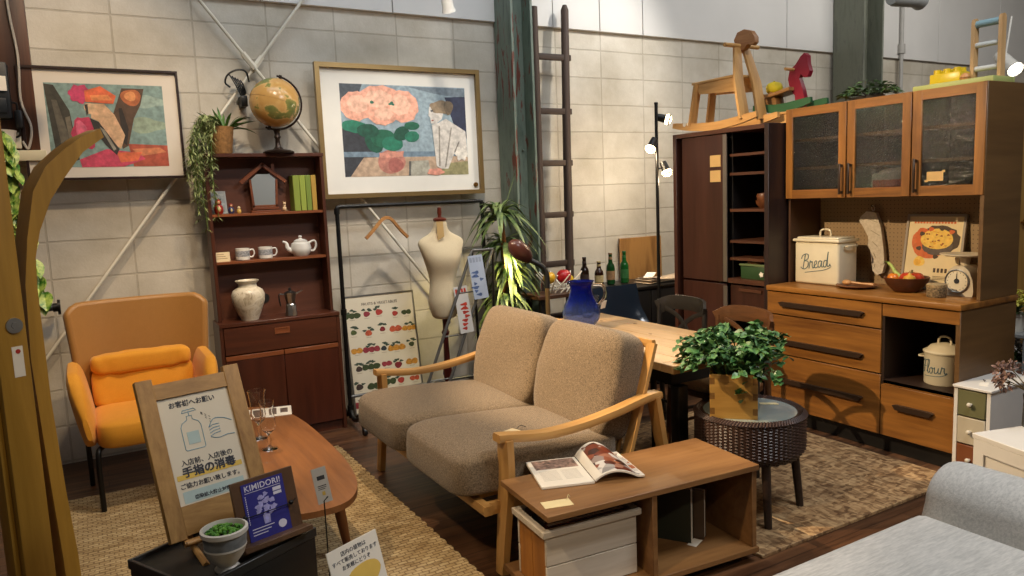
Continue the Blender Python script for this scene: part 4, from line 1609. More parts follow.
B().lathe([(0, 0.70), (0.018, 0.70), (0.018, 0.62), (0.03, 0.6), (0.018, 0.57), (0.022, 0.40), (0.034, 0.3), (0.02, 0.24), (0.026, 0.16), (0.02, 0.13), (0, 0.13)], (2.185, 4.8, 0)).build('stand_post', wood('stand_mahogany', '3a0f0c', '5a1c14', 'z'), t, True)
for k in range(3):
    a = R(90 + 120 * k)
    dx, dy = math.cos(a), math.sin(a)
    B().sweep(spline([(2.185 + dx * 0.015, 4.8 + dy * 0.015, 0.2), (2.185 + dx * 0.1, 4.8 + dy * 0.1, 0.16), (2.185 + dx * 0.18, 4.8 + dy * 0.18, 0.03), (2.185 + dx * 0.24, 4.8 + dy * 0.24, 0.012)]), (0.012, 0.014)).build('stand_leg', wood('stand_mahogany', '3a0f0c', '5a1c14', 'z'), t, True)
B().lathe([(0.047, 1.395), (0.048, 1.405), (0.04, 1.412), (0.014, 1.418), (0.012, 1.43), (0.016, 1.45), (0.013, 1.485), (0, 1.49)], (2.185, 4.8, 0), 20).build('neck_cap', plain('cap_red', '5f2413', 0.35), t, True)
b = B()
b.slab(lambda u, v: (2.135 + 0.045 * u, 4.8 - 0.05 - 0.012 * u - 0.01 * v, 1.39 - 0.13 * v * (1 - 0.2 * u)), 4, 6, 0.001)
b.build('paper_tag', plain('kraft_tag', 'c2a067', 0.8), t, True)

# poster
PO = V((1.585, 5.12, 0.02))
px = V((1, 0, 0))
pyv = V((0, math.sin(R(8)), math.cos(R(8))))
PM = basis(PO, px, pyv)
t = thing('fruit_poster', 'silver framed poster of fruits and vegetables leaning against the wall', 'poster', PO)
ROOTM[t.name] = MX.Translation(PO)
PWd, PHt = 0.545, 0.86
b = B()
b.m = PM
b.bx(0, 0.01, 0, PHt, -0.014, 0.006).bx(PWd - 0.01, PWd, 0, PHt, -0.014, 0.006).bx(0.01, PWd - 0.01, 0, 0.01, -0.014, 0.006).bx(0.01, PWd - 0.01, PHt - 0.01, PHt, -0.014, 0.006)
b.build('frame', plain('poster_silver', '9c9a94', 0.3, 0.9), t, True)
b = B()
b.m = PM
b.bx(0.008, PWd - 0.008, 0.008, PHt - 0.008, -0.01, 0)
psheet = b.build('poster_sheet', plain('poster_cream', 'd8cdb4', 0.6, 0, 0.03), t, True)
lettering('poster_title', 'FRUITS & VEGETABLES', 0.028, plain('print_brown_dark', '5a5048', 0.8), t, PM @ MX.Translation((PWd / 2, PHt - 0.07, 0.0008)))
cols = ['a8372c', '7b1f22', 'c2872e', '37431f', '2e3436', 'b5502f', '8e3038', '4d5a2b', '403028']
rr = random.Random(21)
sprigs = B()
fruit = B()
cap = B()
fruit.m = sprigs.m = cap.m = PM
fruit.raw = sprigs.raw = cap.raw = True
zz = 0
for r_ in range(6):
    for c_ in range(5):
        cxp = 0.06 + c_ * 0.105 + rr.uniform(-0.01, 0.01)
        cyp = PHt - 0.15 - r_ * 0.128 + rr.uniform(-0.012, 0.012)
        kind = rr.randrange(4)
        s = rr.uniform(0.8, 1.15)
        fruit.mi = rr.randrange(len(cols))
        for j in range(1 + kind % 3):
            zz += 1
            ox = (j - (kind % 3) / 2) * 0.042 * s
            fruit.poly([(x, y, 0.0008 + zz * 1.5e-6) for x, y in blob(cxp + ox, cyp, 0.027 * s, 0.022 * s, 14, 0.08, zz)])
        if kind != 1:
            for j in range(4):
                a = rr.uniform(0.2, 2.9)
                zz += 1
                x2, y2 = cxp + 0.03 * math.cos(a), cyp + 0.014 + 0.026 * math.sin(a)
                sprigs.poly([(x, y, 0.0009 + zz * 1.5e-6) for x, y in blob(x2, y2, 0.016, 0.008, 10, 0.25, zz)])
        cap.poly([(cxp - 0.02, cyp - 0.032, 0.0008), (cxp + 0.02, cyp - 0.032, 0.0008), (cxp + 0.02, cyp - 0.030, 0.0008), (cxp - 0.02, cyp - 0.030, 0.0008)])
fz = [fruit.build('fruit_print', [plain('fruit_' + c, c, 0.7, 0, 0.3, 60) for c in cols], t, True)]
fz.append(sprigs.build('leaf_print', plain('sprig_green', '3c4a3a', 0.7, 0, 0.3, 60), t, True))
fz.append(cap.build('caption_print', plain('print_brown', '8a7452', 0.8), t, True))
fuse(psheet, fz)

# leaflet rack
t = thing('leaflet_stand', 'slanted grey metal leaflet stand between the mannequin and the green plant', 'leaflet stand', (2.2, 4.6, 0))
M_GREYM = plain('grey_metal', '7c7b77', 0.35, 0.7)
for dx in (0, 0.17):
    B().cyl((1.83 + dx, 4.62, 0.01), (2.385 + dx, 4.72, 1.175), 0.011).build('front_tube', M_GREYM, t, True)
    B().cyl((2.385 + dx, 4.72, 1.17), (2.43 + dx * 0.6, 4.74, 0.01), 0.010).build('rear_tube', BLACKM, t, True)
b = B()
for k in (0.25, 0.5, 0.75):
    p = V((1.83, 4.62, 0.01)).lerp(V((2.385, 4.72, 1.175)), k)
    b.cyl(p, p + V((0.17, 0, 0)), 0.005)
b.cyl((2.385, 4.72, 1.172), (2.555, 4.72, 1.172), 0.011)
b.build('rung', M_GREYM, t, True)


def leaflet(x, z, w, h, paper, ink, lab, title, tm):
    t = thing('leaflet', lab, 'leaflet', (x, 4.66, z), 0)
    m = basis(V((x, 4.655, z)), V((1, 0, 0.06)), V((-0.06, 0.15, 1)))
    b = B()
    b.m = m
    b.bx(0, w, 0, h, 0, 0.003)
    b.build('sheet', paper, t, True)
    b = B()
    b.m = m
    rr = random.Random(int(x * 100))
    for k in range(7):
        b.prism(blob(w * rr.uniform(0.2, 0.8), h * (0.1 + 0.085 * k), w * rr.uniform(0.1, 0.28), h * 0.035, 10, 0.3, k), 0.0031, 0.0034 + 0.00002 * k, 'xy')
    b.build('picture_print', ink, t, True)
    b = B()
    b.m = m
    for k in range(4):
        b.bx(w * (0.1 + 0.21 * k), w * (0.1 + 0.21 * k) + w * 0.15, h * 0.84, h * 0.95, 0.003, 0.0036)
    b.build('heading_print', tm, t, True)


leaflet(2.355, 0.83, 0.115, 0.31, plain('leaflet_pale_blue', 'a9b4c6', 0.5), plain('leaflet_blue', '4a5f8a', 0.5, 0, 0.3, 40), 'blue and white leaflet, the upper of the two on the slanted stand', '', plain('leaflet_grey', '8f98a8', 0.5))
leaflet(2.235, 0.60, 0.105, 0.33, plain('leaflet_white', 'c9c6c0', 0.5), plain('leaflet_red', 'b0331f', 0.5, 0, 0.3, 40), 'red and white leaflet, the lower of the two on the slanted stand', '', plain('leaflet_red', 'b0331f', 0.5))


# ------------------------------------------------------------------ dracaena, reading lamp, ladder
t = thing('dracaena', 'tall dracaena with pale striped leaves and bare trunk, lit yellow by the reading lamp', 'potted plant', (2.74, 4.95, 0))
B().lathe([(0, 0), (0.12, 0), (0.15, 0.3), (0.155, 0.31), (0.14, 0.31), (0.135, 0.27), (0, 0.27)], n=28).build('pot', plain('pot_dark', '3a3632', 0.5), t)
M_TRUNK = wood('trunk_bark', '7a4a22', 'a86f38', 'z', 1.5, 0.8)
tr = [[(0.02, 0.0, 0.27), (0.0, -0.03, 0.7), (0.02, -0.05, 1.0), (0.0, -0.02, 1.4)], [(-0.05, 0.03, 0.27), (-0.04, -0.02, 0.55), (0.0, -0.05, 0.8)], [(0.06, 0.03, 0.27), (0.05, 0.02, 0.6), (0.08, 0.0, 1.0)]]
for p in tr:
    B().tube(spline(p, 6), 0.024, 10).build('trunk', M_TRUNK, t)
rr = random.Random(8)
M_DRAC = leafmat('dracaena_green', '2f4a24', '8fa060', 12, 0.45)


def tuft(c, n, lmin, lmax, up, seed, w=0.028):
    r_ = random.Random(seed)
    b = B()
    for k in range(n):
        a = r_.random() * 6.28
        e = r_.uniform(*up)
        c2 = (c[0] + 0.015 * math.cos(a), c[1] + 0.015 * math.sin(a), c[2] + r_.uniform(-0.06, 0.03))
        b.leaf(c2, (math.cos(a), math.sin(a), e), r_.uniform(lmin, lmax), w, r_.uniform(0.5, 1.1), r_.uniform(-0.3, 0.3), 8)
    b.build('leaf_tuft', M_DRAC, t)


tuft((0.0, -0.02, 1.42), 80, 0.22, 0.36, (-0.1, 1.9), 1, 0.034)
tuft((0.02, -0.05, 1.20), 46, 0.2, 0.30, (-0.3, 0.9), 2, 0.036)
tuft((0.08, 0.0, 1.0), 40, 0.18, 0.30, (-0.2, 1.2), 3, 0.042)
tuft((0.0, -0.05, 0.83), 46, 0.18, 0.28, (-0.3, 1.2), 4, 0.044)
tuft((-0.02, -0.03, 0.62), 30, 0.16, 0.26, (-0.2, 1.0), 5, 0.044)
b = B()
b.leaf((0.03, -0.02, 1.42), (0.45, 0, 1.0), 0.36, 0.012, -0.12, 0, 6)
b.build('long_leaf', M_DRAC, t)

t = thing('reading_lamp', 'standing reading lamp with egg shaped brown head on a bent neck, behind the sofa', 'lamp', (2.9, 4.55, 0))
B().lathe([(0, 0), (0.13, 0), (0.135, 0.012), (0.03, 0.03), (0.013, 0.045)], (2.9, 4.55, 0)).build('base', BLACKM, t, True)
B().cyl((2.9, 4.55, 0.04), (2.9, 4.55, 0.88), 0.017).build('pole', plain('lamp_bronze', '8b7350', 0.35, 0.7), t, True)
B().tube(spline([(2.9, 4.55, 0.87), (2.9, 4.555, 0.97), (2.87, 4.57, 1.03), (2.80, 4.6, 1.075)], 6), 0.02, 10).build('gooseneck', BLACK, t, True)
hd = V((-0.62, -0.05, 0.60)).normalized()
# the head: an egg shaped hood that opens down to the left, towards the plant
M_HOOD = plain('lamp_brown', '4a2a22', 0.25)
op = V((-0.05, 0.72, -0.66)).normalized()
hc = V((2.695, 4.57, 1.15))
b = B()
b.ell(hc, (0.068, 0.068, 0.115), 24, 14, 1, frame_of(hd).to_3x3())
rem = [f for f in b.bm.faces if (f.calc_center_median() - hc).dot(op) > 0.047]
bmesh.ops.delete(b.bm, geom=rem, context='FACES')
o = b.build('hood', M_HOOD, t, True)
md = o.modifiers.new('wall', 'SOLIDIFY')
md.thickness = 0.003
B().ell(hc + op * 0.012, 0.03, 14, 10).build('bulb', glow('bulb_warm', 'ffd890', 20), t, True)
spot('reading_lamp_beam', hc + op * 0.05, hc + op * 0.6, 22, (1.0, 0.80, 0.32), 95, 0.6, 0.03)

t = thing('ladder', 'old dark wooden ladder leaning on the wall beside the green steel column', 'ladder', (3.4, 5.15, 0))
M_LAD = wood('ladder_wood', '2c1f18', '4a382c', 'z', 0.8, 0.7)
B().tube([(3.43, 5.06, 0.0), (3.47, 5.09, 0.9), (3.515, 5.14, 2.0), (3.56, 5.18, 3.02), (3.562, 5.18, 3.06)], [0.036, 0.036, 0.034, 0.032, 0.016], 12).build('rail', M_LAD, t, True)
B().tube([(3.15, 5.305 - 0.24, 0.0), (3.20, 5.09, 0.9), (3.235, 5.14, 2.0), (3.262, 5.18, 3.02)], [0.036, 0.036, 0.034, 0.032], 12).build('rail', M_LAD, t, True)
for z in (0.55, 0.98, 1.378, 1.795, 2.21, 2.64):
    k = z / 3.02
    y = 5.06 + 0.12 * k
    xa, xb_ = 3.15 + 0.112 * k - 0.02, 3.43 + 0.13 * k + 0.045
    B().bx(xa, xb_, y - 0.02, y + 0.02, z - 0.024, z + 0.024, 0.006).build('rung', wood('ladder_rung', '2c1f18', '463529', 'x', 0.8, 0.7), t, True)

# ------------------------------------------------------------------ console with the wire fruit bowl
t = thing('console_table', 'dark wooden console table under the wire fruit bowl, below the ladder', 'console table', (3.2, 4.9, 0))
M_DK = wood('dark_console', '3a2418', '5b3b27', 'x', 0.8)
B().bx(2.93, 3.46, 4.72, 4.98, 0.755, 0.785, 0.003, 1).build('table_top', M_DK, t, True)
for x in (2.96, 3.40):
    for y in (4.74, 4.93):
        B().bx(x, x + 0.035, y, y + 0.035, 0, 0.755).build('leg', BLACK, t, True)
B().bx(2.96, 3.43, 4.75, 4.96, 0.3, 0.32).build('lower_shelf', M_DK, t, True)
t = thing('wire_fruit_bowl', 'white wire stick bowl holding fruit on the dark console table', 'bowl', (3.2, 4.84, 0.785))
M_STICK = plain('stick_white', 'd9d4c8', 0.4)
for k in range(12):
    a = 2 * PI * k / 12 + 0.13
    d0 = V((math.cos(a), math.sin(a), 0))
    s = V((-math.sin(a), math.cos(a), 0))
    B().cyl(d0 * 0.07 - s * 0.05 + V((0, 0, 0.004)), d0 * (0.19 if k % 2 else 0.16) + s * 0.05 + V((0, 0, 0.15)), 0.0055, n=8).build('stick', M_STICK, t)
b = B()
b.tube([(0.085 * math.cos(2 * PI * k / 24), 0.085 * math.sin(2 * PI * k / 24), 0.035) for k in range(25)], 0.004, 6)
b.build('ring', M_STICK, t)


def fruit(name, label, c, r, h, parent=None, grp=None, sq=0.95, stem=True, dimple=True):
    t = thing(name, label, name.split('_')[-1] if name != 'bell_pepper' else 'pepper', (c[0], c[1], c[2] - r * sq), 0, grp)
    b = B()
    b.ell((0, 0, r * sq), (r, r, r * sq), 22, 14)
    for v in b.bm.verts:
        q = math.hypot(v.co.x, v.co.y) / r
        if dimple and v.co.z > r * sq:
            v.co.z -= 0.28 * r * max(0, 1 - q * 2.2)
    b.build('flesh', plain('skin_' + h, h, 0.3, 0, 0.15, 30), t)
    if stem:
        B().tube([(0, 0, r * sq * 1.7), (0.004, 0, r * sq * 2.15)], 0.0025, 6).build('stem', plain('fruit_stem', '4d3a1f', 0.7), t)
    return t


fruit('red_apple', 'shiny red apple in the white wire bowl', (3.215, 4.80, 0.785 + 0.125), 0.058, 'a3141c')
fruit('yellow_apple', 'yellow apple next to the red one in the white wire bowl', (3.10, 4.83, 0.785 + 0.12), 0.05, 'c99a20')
t = thing('lemon', 'bright yellow lemon at the right edge of the white wire bowl', 'lemon', (3.295, 4.83, 0.785 + 0.09))
B().ell((0, 0, 0), (0.028, 0.026, 0.036), 16, 12).cyl((0, 0, 0.033), (0, 0, 0.043), 0.007, 0.003, 8).build('rind', plain('lemon_skin', 'd9b21c', 0.4), t)

# ------------------------------------------------------------------ black sideboard with bottles and papers
t = thing('sideboard', 'black sideboard carrying the beer bottles and folded papers by the back wall', 'sideboard', (3.95, 4.9, 0))
B().bx(3.5, 4.42, 4.66, 5.12, 0.08, 0.752, 0.004).build('body', plain('ebony', '12100f', 0.45), t, True)
B().bx(3.48, 4.44, 4.64, 5.13, 0.752, 0.778, 0.004).build('top', plain('ebony_top', '17130f', 0.4), t, True)
for x in (3.505, 3.965):
    d = B().bx(x, x + 0.45, 4.645, 4.66, 0.1, 0.74, 0.003).build('door', plain('ebony', '12100f', 0.45), t, True)
    B().cyl((x + (0.41 if x < 3.9 else 0.04), 4.645, 0.45), (x + (0.41 if x < 3.9 else 0.04), 4.625, 0.45), 0.012).build('knob', BRASS, d, True)
for x in (3.52, 4.38):
    for y in (4.68, 5.08):
        B().bx(x - 0.015, x + 0.015, y - 0.015, y + 0.015, 0, 0.08).build('foot', BLACK, t, True)


def bottle(x, y, h, r, col, lab_col, label, neck=0.36):
    t = thing('beer_bottle', label, 'bottle', (x, y, 0.778), 0, 'beer bottles on the black sideboard')
    b = B()
    b.lathe([(0, 0.004), (r * 0.8, 0), (r, 0.008), (r, h * 0.52), (r * 0.9, h * 0.60), (r * 0.5, h * 0.70), (r * 0.42, h * 0.9), (r * 0.45, h * 0.955), (r * 0.42, h * 0.96)], n=24)
    b.build('body', plain('bottle_' + col, col, 0.08), t)
    B().lathe([(r * 0.46, h * 0.955), (r * 0.5, h * 0.965), (r * 0.44, h), (0, h)], n=18).build('cap', plain('cap_' + lab_col, lab_col, 0.35, 0.5), t)
    B().lathe([(r + 0.0006, h * 0.16), (r + 0.0006, h * 0.44)], n=24, cap=False).build('label', plain('label_' + lab_col, lab_col, 0.6, 0, 0.3, 50), t)
    B().lathe([(r * 0.47, h * 0.76), (r * 0.45, h * 0.88)], n=18, cap=False).build('neck_label', plain('label_' + lab_col, lab_col, 0.6, 0, 0.3, 50), t)


bottle(3.52, 4.95, 0.25, 0.036, '1d0f08', '3a2a22', 'slim dark brown bottle at the left end of the bottles, behind the blue vase')
bottle(3.665, 4.95, 0.205, 0.037, '2a1208', 'b3a070', 'short brown bottle with pale oval label, second from the left')
bottle(3.785, 4.95, 0.265, 0.036, '0f3a17', '8a6a48', 'green bottle with brown label, third from the left')
bottle(3.93, 4.95, 0.27, 0.037, '0f4a1d', '1f5a2a', 'green bottle with green label, at the right end beside the plywood')
t = thing('folded_papers', 'folded printed papers lying on the right end of the black sideboard', 'papers', (4.2, 4.8, 0.778))
b = B()
rr = random.Random(6)
for k in range(4):
    b.slab(lambda u, v, k=k: (-0.22 + 0.4 * u + 0.015 * k, -0.11 + 0.2 * v, 0.008 + 0.012 * k + 0.012 * math.sin(u * 3 + k) + 0.05 * max(0, 0.25 - u) * (k == 3)), 12, 4, 0.0015)
b.build('sheets', plain('newsprint', 'b9a58c', 0.8, 0, 0.35, 25), t)
b = B().at((-0.19, -0.04, 0.05), 0.5, 0, -0.35)
b.bx(0, 0.1, -0.05, 0.03, 0, 0.003)
b.build('loose_sheet', PAPER, t)
o = B().at((4.13, 5.24, 0), 0, R(-1.5)).bx(0, 0.48, -0.009, 0.009, 0, 1.13, 0.002, 1).build('plywood_board', oakgrain('plywood', '7a5128', 'a87a42', 'z', 0.5))
tag(o, 'bare plywood board standing behind the bottles against the wall', 'board')

# black moulded shell chair
t = thing('shell_chair', 'glossy black moulded shell chair at the far end of the dining table', 'chair', (3.50, 4.25, 0), 0)
M_GLOSS = plain('black_gloss', '18222e', 0.14)


def shellc(u, v):
    a = u * 2 - 1
    # v 0 front edge of the seat .. 1 top of the back
    if v < 0.5:
        q = v / 0.5
        y = 0.22 - 0.40 * q
        z = 0.45 - 0.03 * math.sin(q * PI) + 0.0
    else:
        q = (v - 0.5) / 0.5
        y = -0.18 - 0.10 * q
        z = 0.45 + 0.38 * q
    w = 0.23 - 0.02 * v
    up = (0.10 * math.sin(min(1, v * 1.3) * PI)) * abs(a) ** 2.4
    return (w * a, -(y + up * (0.9 if v > 0.5 else 0.2)), z + up * (0.25 if v > 0.5 else 0.9))


o = B().slab(shellc, 20, 24, 0.008).build('seat_shell', M_GLOSS, t)
for x, y in ((-0.19, -0.18), (0.19, -0.18), (-0.17, 0.18), (0.17, 0.18)):
    B().cyl((x * 0.6, y * 0.6, 0.44), (x, y, 0), 0.013, 0.011).build('leg', BLACKM, t)
B().bx(-0.11, 0.11, -0.11, 0.11, 0.425, 0.44).build('mount', BLACKM, t)

# ------------------------------------------------------------------ dining table, chairs, blue vase
M_PINE = wood('pine_planks', '8c6e46', 'b99568', 'y', 0.55, 0.35)
t = thing('dining_table', 'pale plank topped dining table behind the grey brown sofa', 'dining table', (2.68, 3.36, 0))
b = B()
xs = [2.35, 2.49, 2.63, 2.77, 2.91, 3.05]
for x0, x1 in zip(xs, xs[1:]):
    b.bx(x0 + 0.001, x1 - 0.001, 2.70, 4.02, 0.68, 0.72, 0.002, 1)
b.build('table_top', M_PINE, t, True)
for y0 in (2.61, 4.02):
    B().bx(2.35, 3.05, y0, y0 + 0.09, 0.68, 0.72, 0.002, 1).build('end_board', wood('pine_planks', '8c6e46', 'b99568', 'x', 0.55, 0.35), t, True)
b = B()
for (x, y, r_) in ((2.62, 3.5, 0.012), (2.8, 3.3, 0.01), (2.95, 3.62, 0.012), (2.7, 2.95, 0.011), (2.86, 3.85, 0.009)):
    b.prism(blob(x, y, r_, r_ * 1.3, 12, 0.15, int(x * 100)), 0.7195, 0.7203, 'xy')
b.build('knots', plain('knot_brown', '5a3818', 0.6), t, True)
b = B()
b.bx(2.42, 2.98, 2.70, 2.725, 0.6, 0.68).bx(2.42, 2.98, 3.98, 4.0, 0.6, 0.68).bx(2.42, 2.445, 2.725, 3.98, 0.6, 0.68).bx(2.955, 2.98, 2.725, 3.98, 0.6, 0.68)
b.build('apron', BLACK, t, True)
for x in (2.42, 2.92):
    for y in (2.65, 3.94):
        B().bx(x, x + 0.06, y, y + 0.06, 0.016, 0.6, 0.004).build('leg', BLACK, t, True)


def crossback(name, label, loc, rz, fm, seat_m, frame_key, grp):
    t = thing(name, label, 'chair', loc, rz, grp)
    # local: faces -x, back at +x
    b = B()
    b.prism(superel(0.21, 0.21, 0.6, 40), 0.455, 0.475, 'xy', 0.006)
    b.build('seat', seat_m, t)
    b = B()
    b.prism(superel(0.222, 0.222, 0.6, 40), 0.425, 0.455, 'xy', 0.006)
    b.build('seat_frame', fm, t)
    B().sweep(spline([(0.205, -0.215, 0.765), (0.25, -0.15, 0.80), (0.265, 0, 0.81), (0.25, 0.15, 0.80), (0.205, 0.215, 0.765)], 5), (0.012, 0.045)).build('top_rail', fm, t)
    for s in (-1, 1):
        B().tube(spline([(0.24, s * 0.2, 0.0), (0.2, s * 0.195, 0.45), (0.21, s * 0.205, 0.65), (0.215, s * 0.205, 0.79)]), 0.0165, 10).build('back_leg', fm, t)
        B().tube([(-0.19, s * 0.19, 0.0), (-0.17, s * 0.17, 0.44)], [0.014, 0.02], 10).build('front_leg', fm, t)
        B().sweep(spline([(0.19, s * 0.18, 0.475), (0.225, s * 0.06, 0.62), (0.24, -s * 0.06, 0.72), (0.23, -s * 0.19, 0.77)], 6), (0.005, 0.014)).build('cross_strap', fm, t)
        B().tube([(-0.18, s * 0.18, 0.2), (0.22, s * 0.197, 0.2)], 0.010, 8).build('stretcher', fm, t)
    B().tube([(0.03, -0.19, 0.22), (0.03, 0.19, 0.22)], 0.010, 8).build('stretcher', fm, t)
    return t


M_BCH = plain('chair_black', '1a1714', 0.5, 0, 0.2, 30)
M_BRCH = wood('chair_brown', '402815', '664122', 'y', 0.9)
M_SEAT = plain('seat_beige', 'c9b28c', 0.8, 0, 0.15, 60, 0.2)
crossback('cross_back_chair', 'black wooden cross back chair at the far right side of the dining table', (3.03, 3.52, 0.016), 0, M_BCH, M_SEAT, 'k', 'cross back chairs at the dining table')
crossback('cross_back_chair', 'brown wooden cross back chair with beige seat behind the potted ivy', (2.98, 2.97, 0.016), R(-3), M_BRCH, M_SEAT, 'b', 'cross back chairs at the dining table')

m, nt, bb = newmat('blue_glass')
sepz = node(nt, 'ShaderNodeSeparateXYZ')
nt.links.new(coords(nt, (1, 1, 3.4)), sepz.inputs[0])
nt.links.new(ramp(nt, sepz.outputs['Z'], [(0.02, 'b4c4ee'), (0.35, '93aceb'), (0.62, '3a55d8'), (0.9, '2a3cc8')]), bb.inputs['Base Color'])
bb.inputs['Transmission Weight'].default_value = 0.92
bb.inputs['Roughness'].default_value = 0.04
bb.inputs['IOR'].default_value = 1.22
bump(nt, bb, noise(nt, coords(nt), 30, 3), 0.25, 0.006)
t = thing('blue_vase', 'cobalt blue blown glass jug with clear handle on the dining table', 'vase', (2.62, 3.73, 0.72))
pr = [(0, 0.004), (0.055, 0.0), (0.08, 0.012), (0.112, 0.06), (0.118, 0.10), (0.105, 0.145), (0.078, 0.19), (0.066, 0.23), (0.066, 0.262), (0.078, 0.285), (0.084, 0.292), (0.075, 0.288), (0.06, 0.26), (0.06, 0.23), (0.07, 0.192), (0.097, 0.145), (0.109, 0.10), (0.104, 0.065), (0.07, 0.022), (0, 0.016)]
B().lathe(pr, n=40, cap=False).build('jug', m, t)
B().tube(spline([(0.07, -0.03, 0.265), (0.13, -0.05, 0.255), (0.142, -0.055, 0.19), (0.102, -0.045, 0.14)]), 0.009, 10).build('handle', M_GLASS, t)
t = thing('glass_tumbler', 'clear wide glass tumbler standing behind the blue jug on the table', 'glass', (2.86, 3.98, 0.72))
B().lathe([(0, 0.002), (0.035, 0), (0.04, 0.004), (0.05, 0.08), (0.068, 0.15), (0.066, 0.15), (0.047, 0.08), (0.036, 0.012), (0, 0.01)], n=28, cap=False).build('cup', M_GLASS, t)
B().at((0.07, -0.03, 0.06), 0.3, 0.3).bx(0, 0.05, -0.001, 0.001, 0, 0.055).build('string_tag', PAPER, t)

# ------------------------------------------------------------------ floor lamp with three lit spots
t = thing('floor_lamp', 'tall black floor lamp with three lit spot heads in front of the wall', 'floor lamp', (3.985, 4.58, 0))
B().lathe([(0, 0), (0.13, 0), (0.135, 0.015), (0.03, 0.025), (0.012, 0.04)], (3.985, 4.58, 0)).build('base', BLACKM, t, True)
B().cyl((3.985, 4.58, 0.03), (3.985, 4.58, 2.21), 0.0135).cyl((3.985, 4.58, 2.21), (3.985, 4.58, 2.225), 0.0155).build('pole', BLACKM, t, True)
M_BULB = glow('spot_bulb', 'ffe2b0', 9)
for i, (z, dx, dy, aim) in enumerate(((2.095, 0.075, -0.03, (0.75, -0.62, -0.28)), (1.875, -0.085, -0.03, (-0.5, 0.02, -0.86)), (1.69, 0.07, -0.03, (0.18, -0.35, -0.95)))):
    c = V((3.985 + dx, 4.58 + dy, z))
    a = V(aim).normalized()
    h = B()
    h.cyl((3.985, 4.58, z + 0.02), c - a * 0.03, 0.007)
    h.build('arm', BLACKM, t, True)
    h = B()
    fm = frame_of(a)
    h.m = MX.Translation(c) @ fm
    h.lathe([(0.008, -0.085), (0.026, -0.08), (0.03, -0.05), (0.033, 0.0), (0.045, 0.03), (0.042, 0.03), (0.03, 0.0)], cap=False, n=20)
    hd_ = h.build('lamp_head', BLACKM, t, True)
    h = B()
    h.m = MX.Translation(c) @ fm
    h.ell((0, 0, 0.012), (0.042, 0.042, 0.03), 18, 10)
    h.build('bulb', M_BULB, hd_, True)
    point('floor_lamp_glow', c + a * 0.075, (5, 12, 7)[i], (1.0, 0.78, 0.5), 0.03)

# ------------------------------------------------------------------ tall dark cabinet
t = thing('tall_cabinet', 'tall dark brown cabinet with a taped sliding door and open shelves at right', 'cabinet', (4.08, 3.82, 0))
M_TC = wood('cabinet_brown', '38201a', '4c2c20', 'z', 0.6, 0.35)
M_TCD = wood('cabinet_door', '321c15', '472a20', 'z', 0.5, 0.3)
M_TCE = wood('cabinet_edge', '46291b', '5c3825', 'y', 0.6, 0.4)
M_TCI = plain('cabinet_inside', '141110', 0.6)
CX0, CX1, CY0, CY1, CZ = 3.87, 4.33, 3.375, 4.27, 1.945
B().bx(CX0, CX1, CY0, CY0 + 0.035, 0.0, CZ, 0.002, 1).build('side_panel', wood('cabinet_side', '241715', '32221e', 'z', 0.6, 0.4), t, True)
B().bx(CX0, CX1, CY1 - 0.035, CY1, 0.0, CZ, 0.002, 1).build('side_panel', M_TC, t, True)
b = B()
b.bx(CX0, CX1, CY0 + 0.035, CY1 - 0.035, CZ - 0.03, CZ, 0.002, 1)
b.build('top_panel', M_TCE, t, True)
b = B()
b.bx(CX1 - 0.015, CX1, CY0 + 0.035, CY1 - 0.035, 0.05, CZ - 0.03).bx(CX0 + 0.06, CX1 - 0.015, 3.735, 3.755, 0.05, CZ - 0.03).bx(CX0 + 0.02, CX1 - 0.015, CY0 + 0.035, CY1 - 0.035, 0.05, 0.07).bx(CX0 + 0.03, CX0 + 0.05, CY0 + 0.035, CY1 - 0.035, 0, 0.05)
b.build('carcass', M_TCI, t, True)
d = B().bx(CX0 + 0.012, CX0 + 0.03, 3.755, 4.185, 0.885, CZ - 0.035, 0.002, 1).build('sliding_door', M_TCD, t, True)
B().bx(CX0 + 0.004, CX0 + 0.012, 3.74, 3.775, 0.89, CZ - 0.04).build('edge_pull', plain('pull_grey', '8d8379', 0.3, 0.7), d, True)
for z in (1.69, 1.585):
    B().bx(CX0 + 0.009, CX0 + 0.0118, 3.80, 3.90, z, z + 0.08).build('taped_note', plain('kraft_tag', 'c4ae86', 0.8), d, True)
d = B().bx(CX0 + 0.012, CX0 + 0.03, 3.755, 4.185, 0.08, 0.87, 0.002, 1).build('lower_door', M_TCD, t, True)
B().bx(CX0 + 0.004, CX0 + 0.012, 3.74, 3.775, 0.1, 0.86).build('edge_pull', plain('pull_grey', '8d8379', 0.3, 0.7), d, True)
for z in (1.77, 1.642, 1.395, 1.18, 1.06):
    B().bx(CX0 + 0.03, CX1 - 0.015, CY0 + 0.035, 3.735, z - 0.018, z).build('shelf', [M_TCE], t, True)
B().bx(CX0 + 0.005, CX1 - 0.015, CY0 + 0.035, 3.735, 0.885, 0.915).build('shelf', M_TCE, t, True)
d = B().bx(CX0 + 0.03, CX0 + 0.05, CY0 + 0.04, 3.73, 0.62, 0.87).build('drawer', M_TCD, t, True)
B().bx(CX0 + 0.02, CX0 + 0.03, 3.45, 3.65, 0.83, 0.85).build('drawer_pull', M_TCE, d, True)
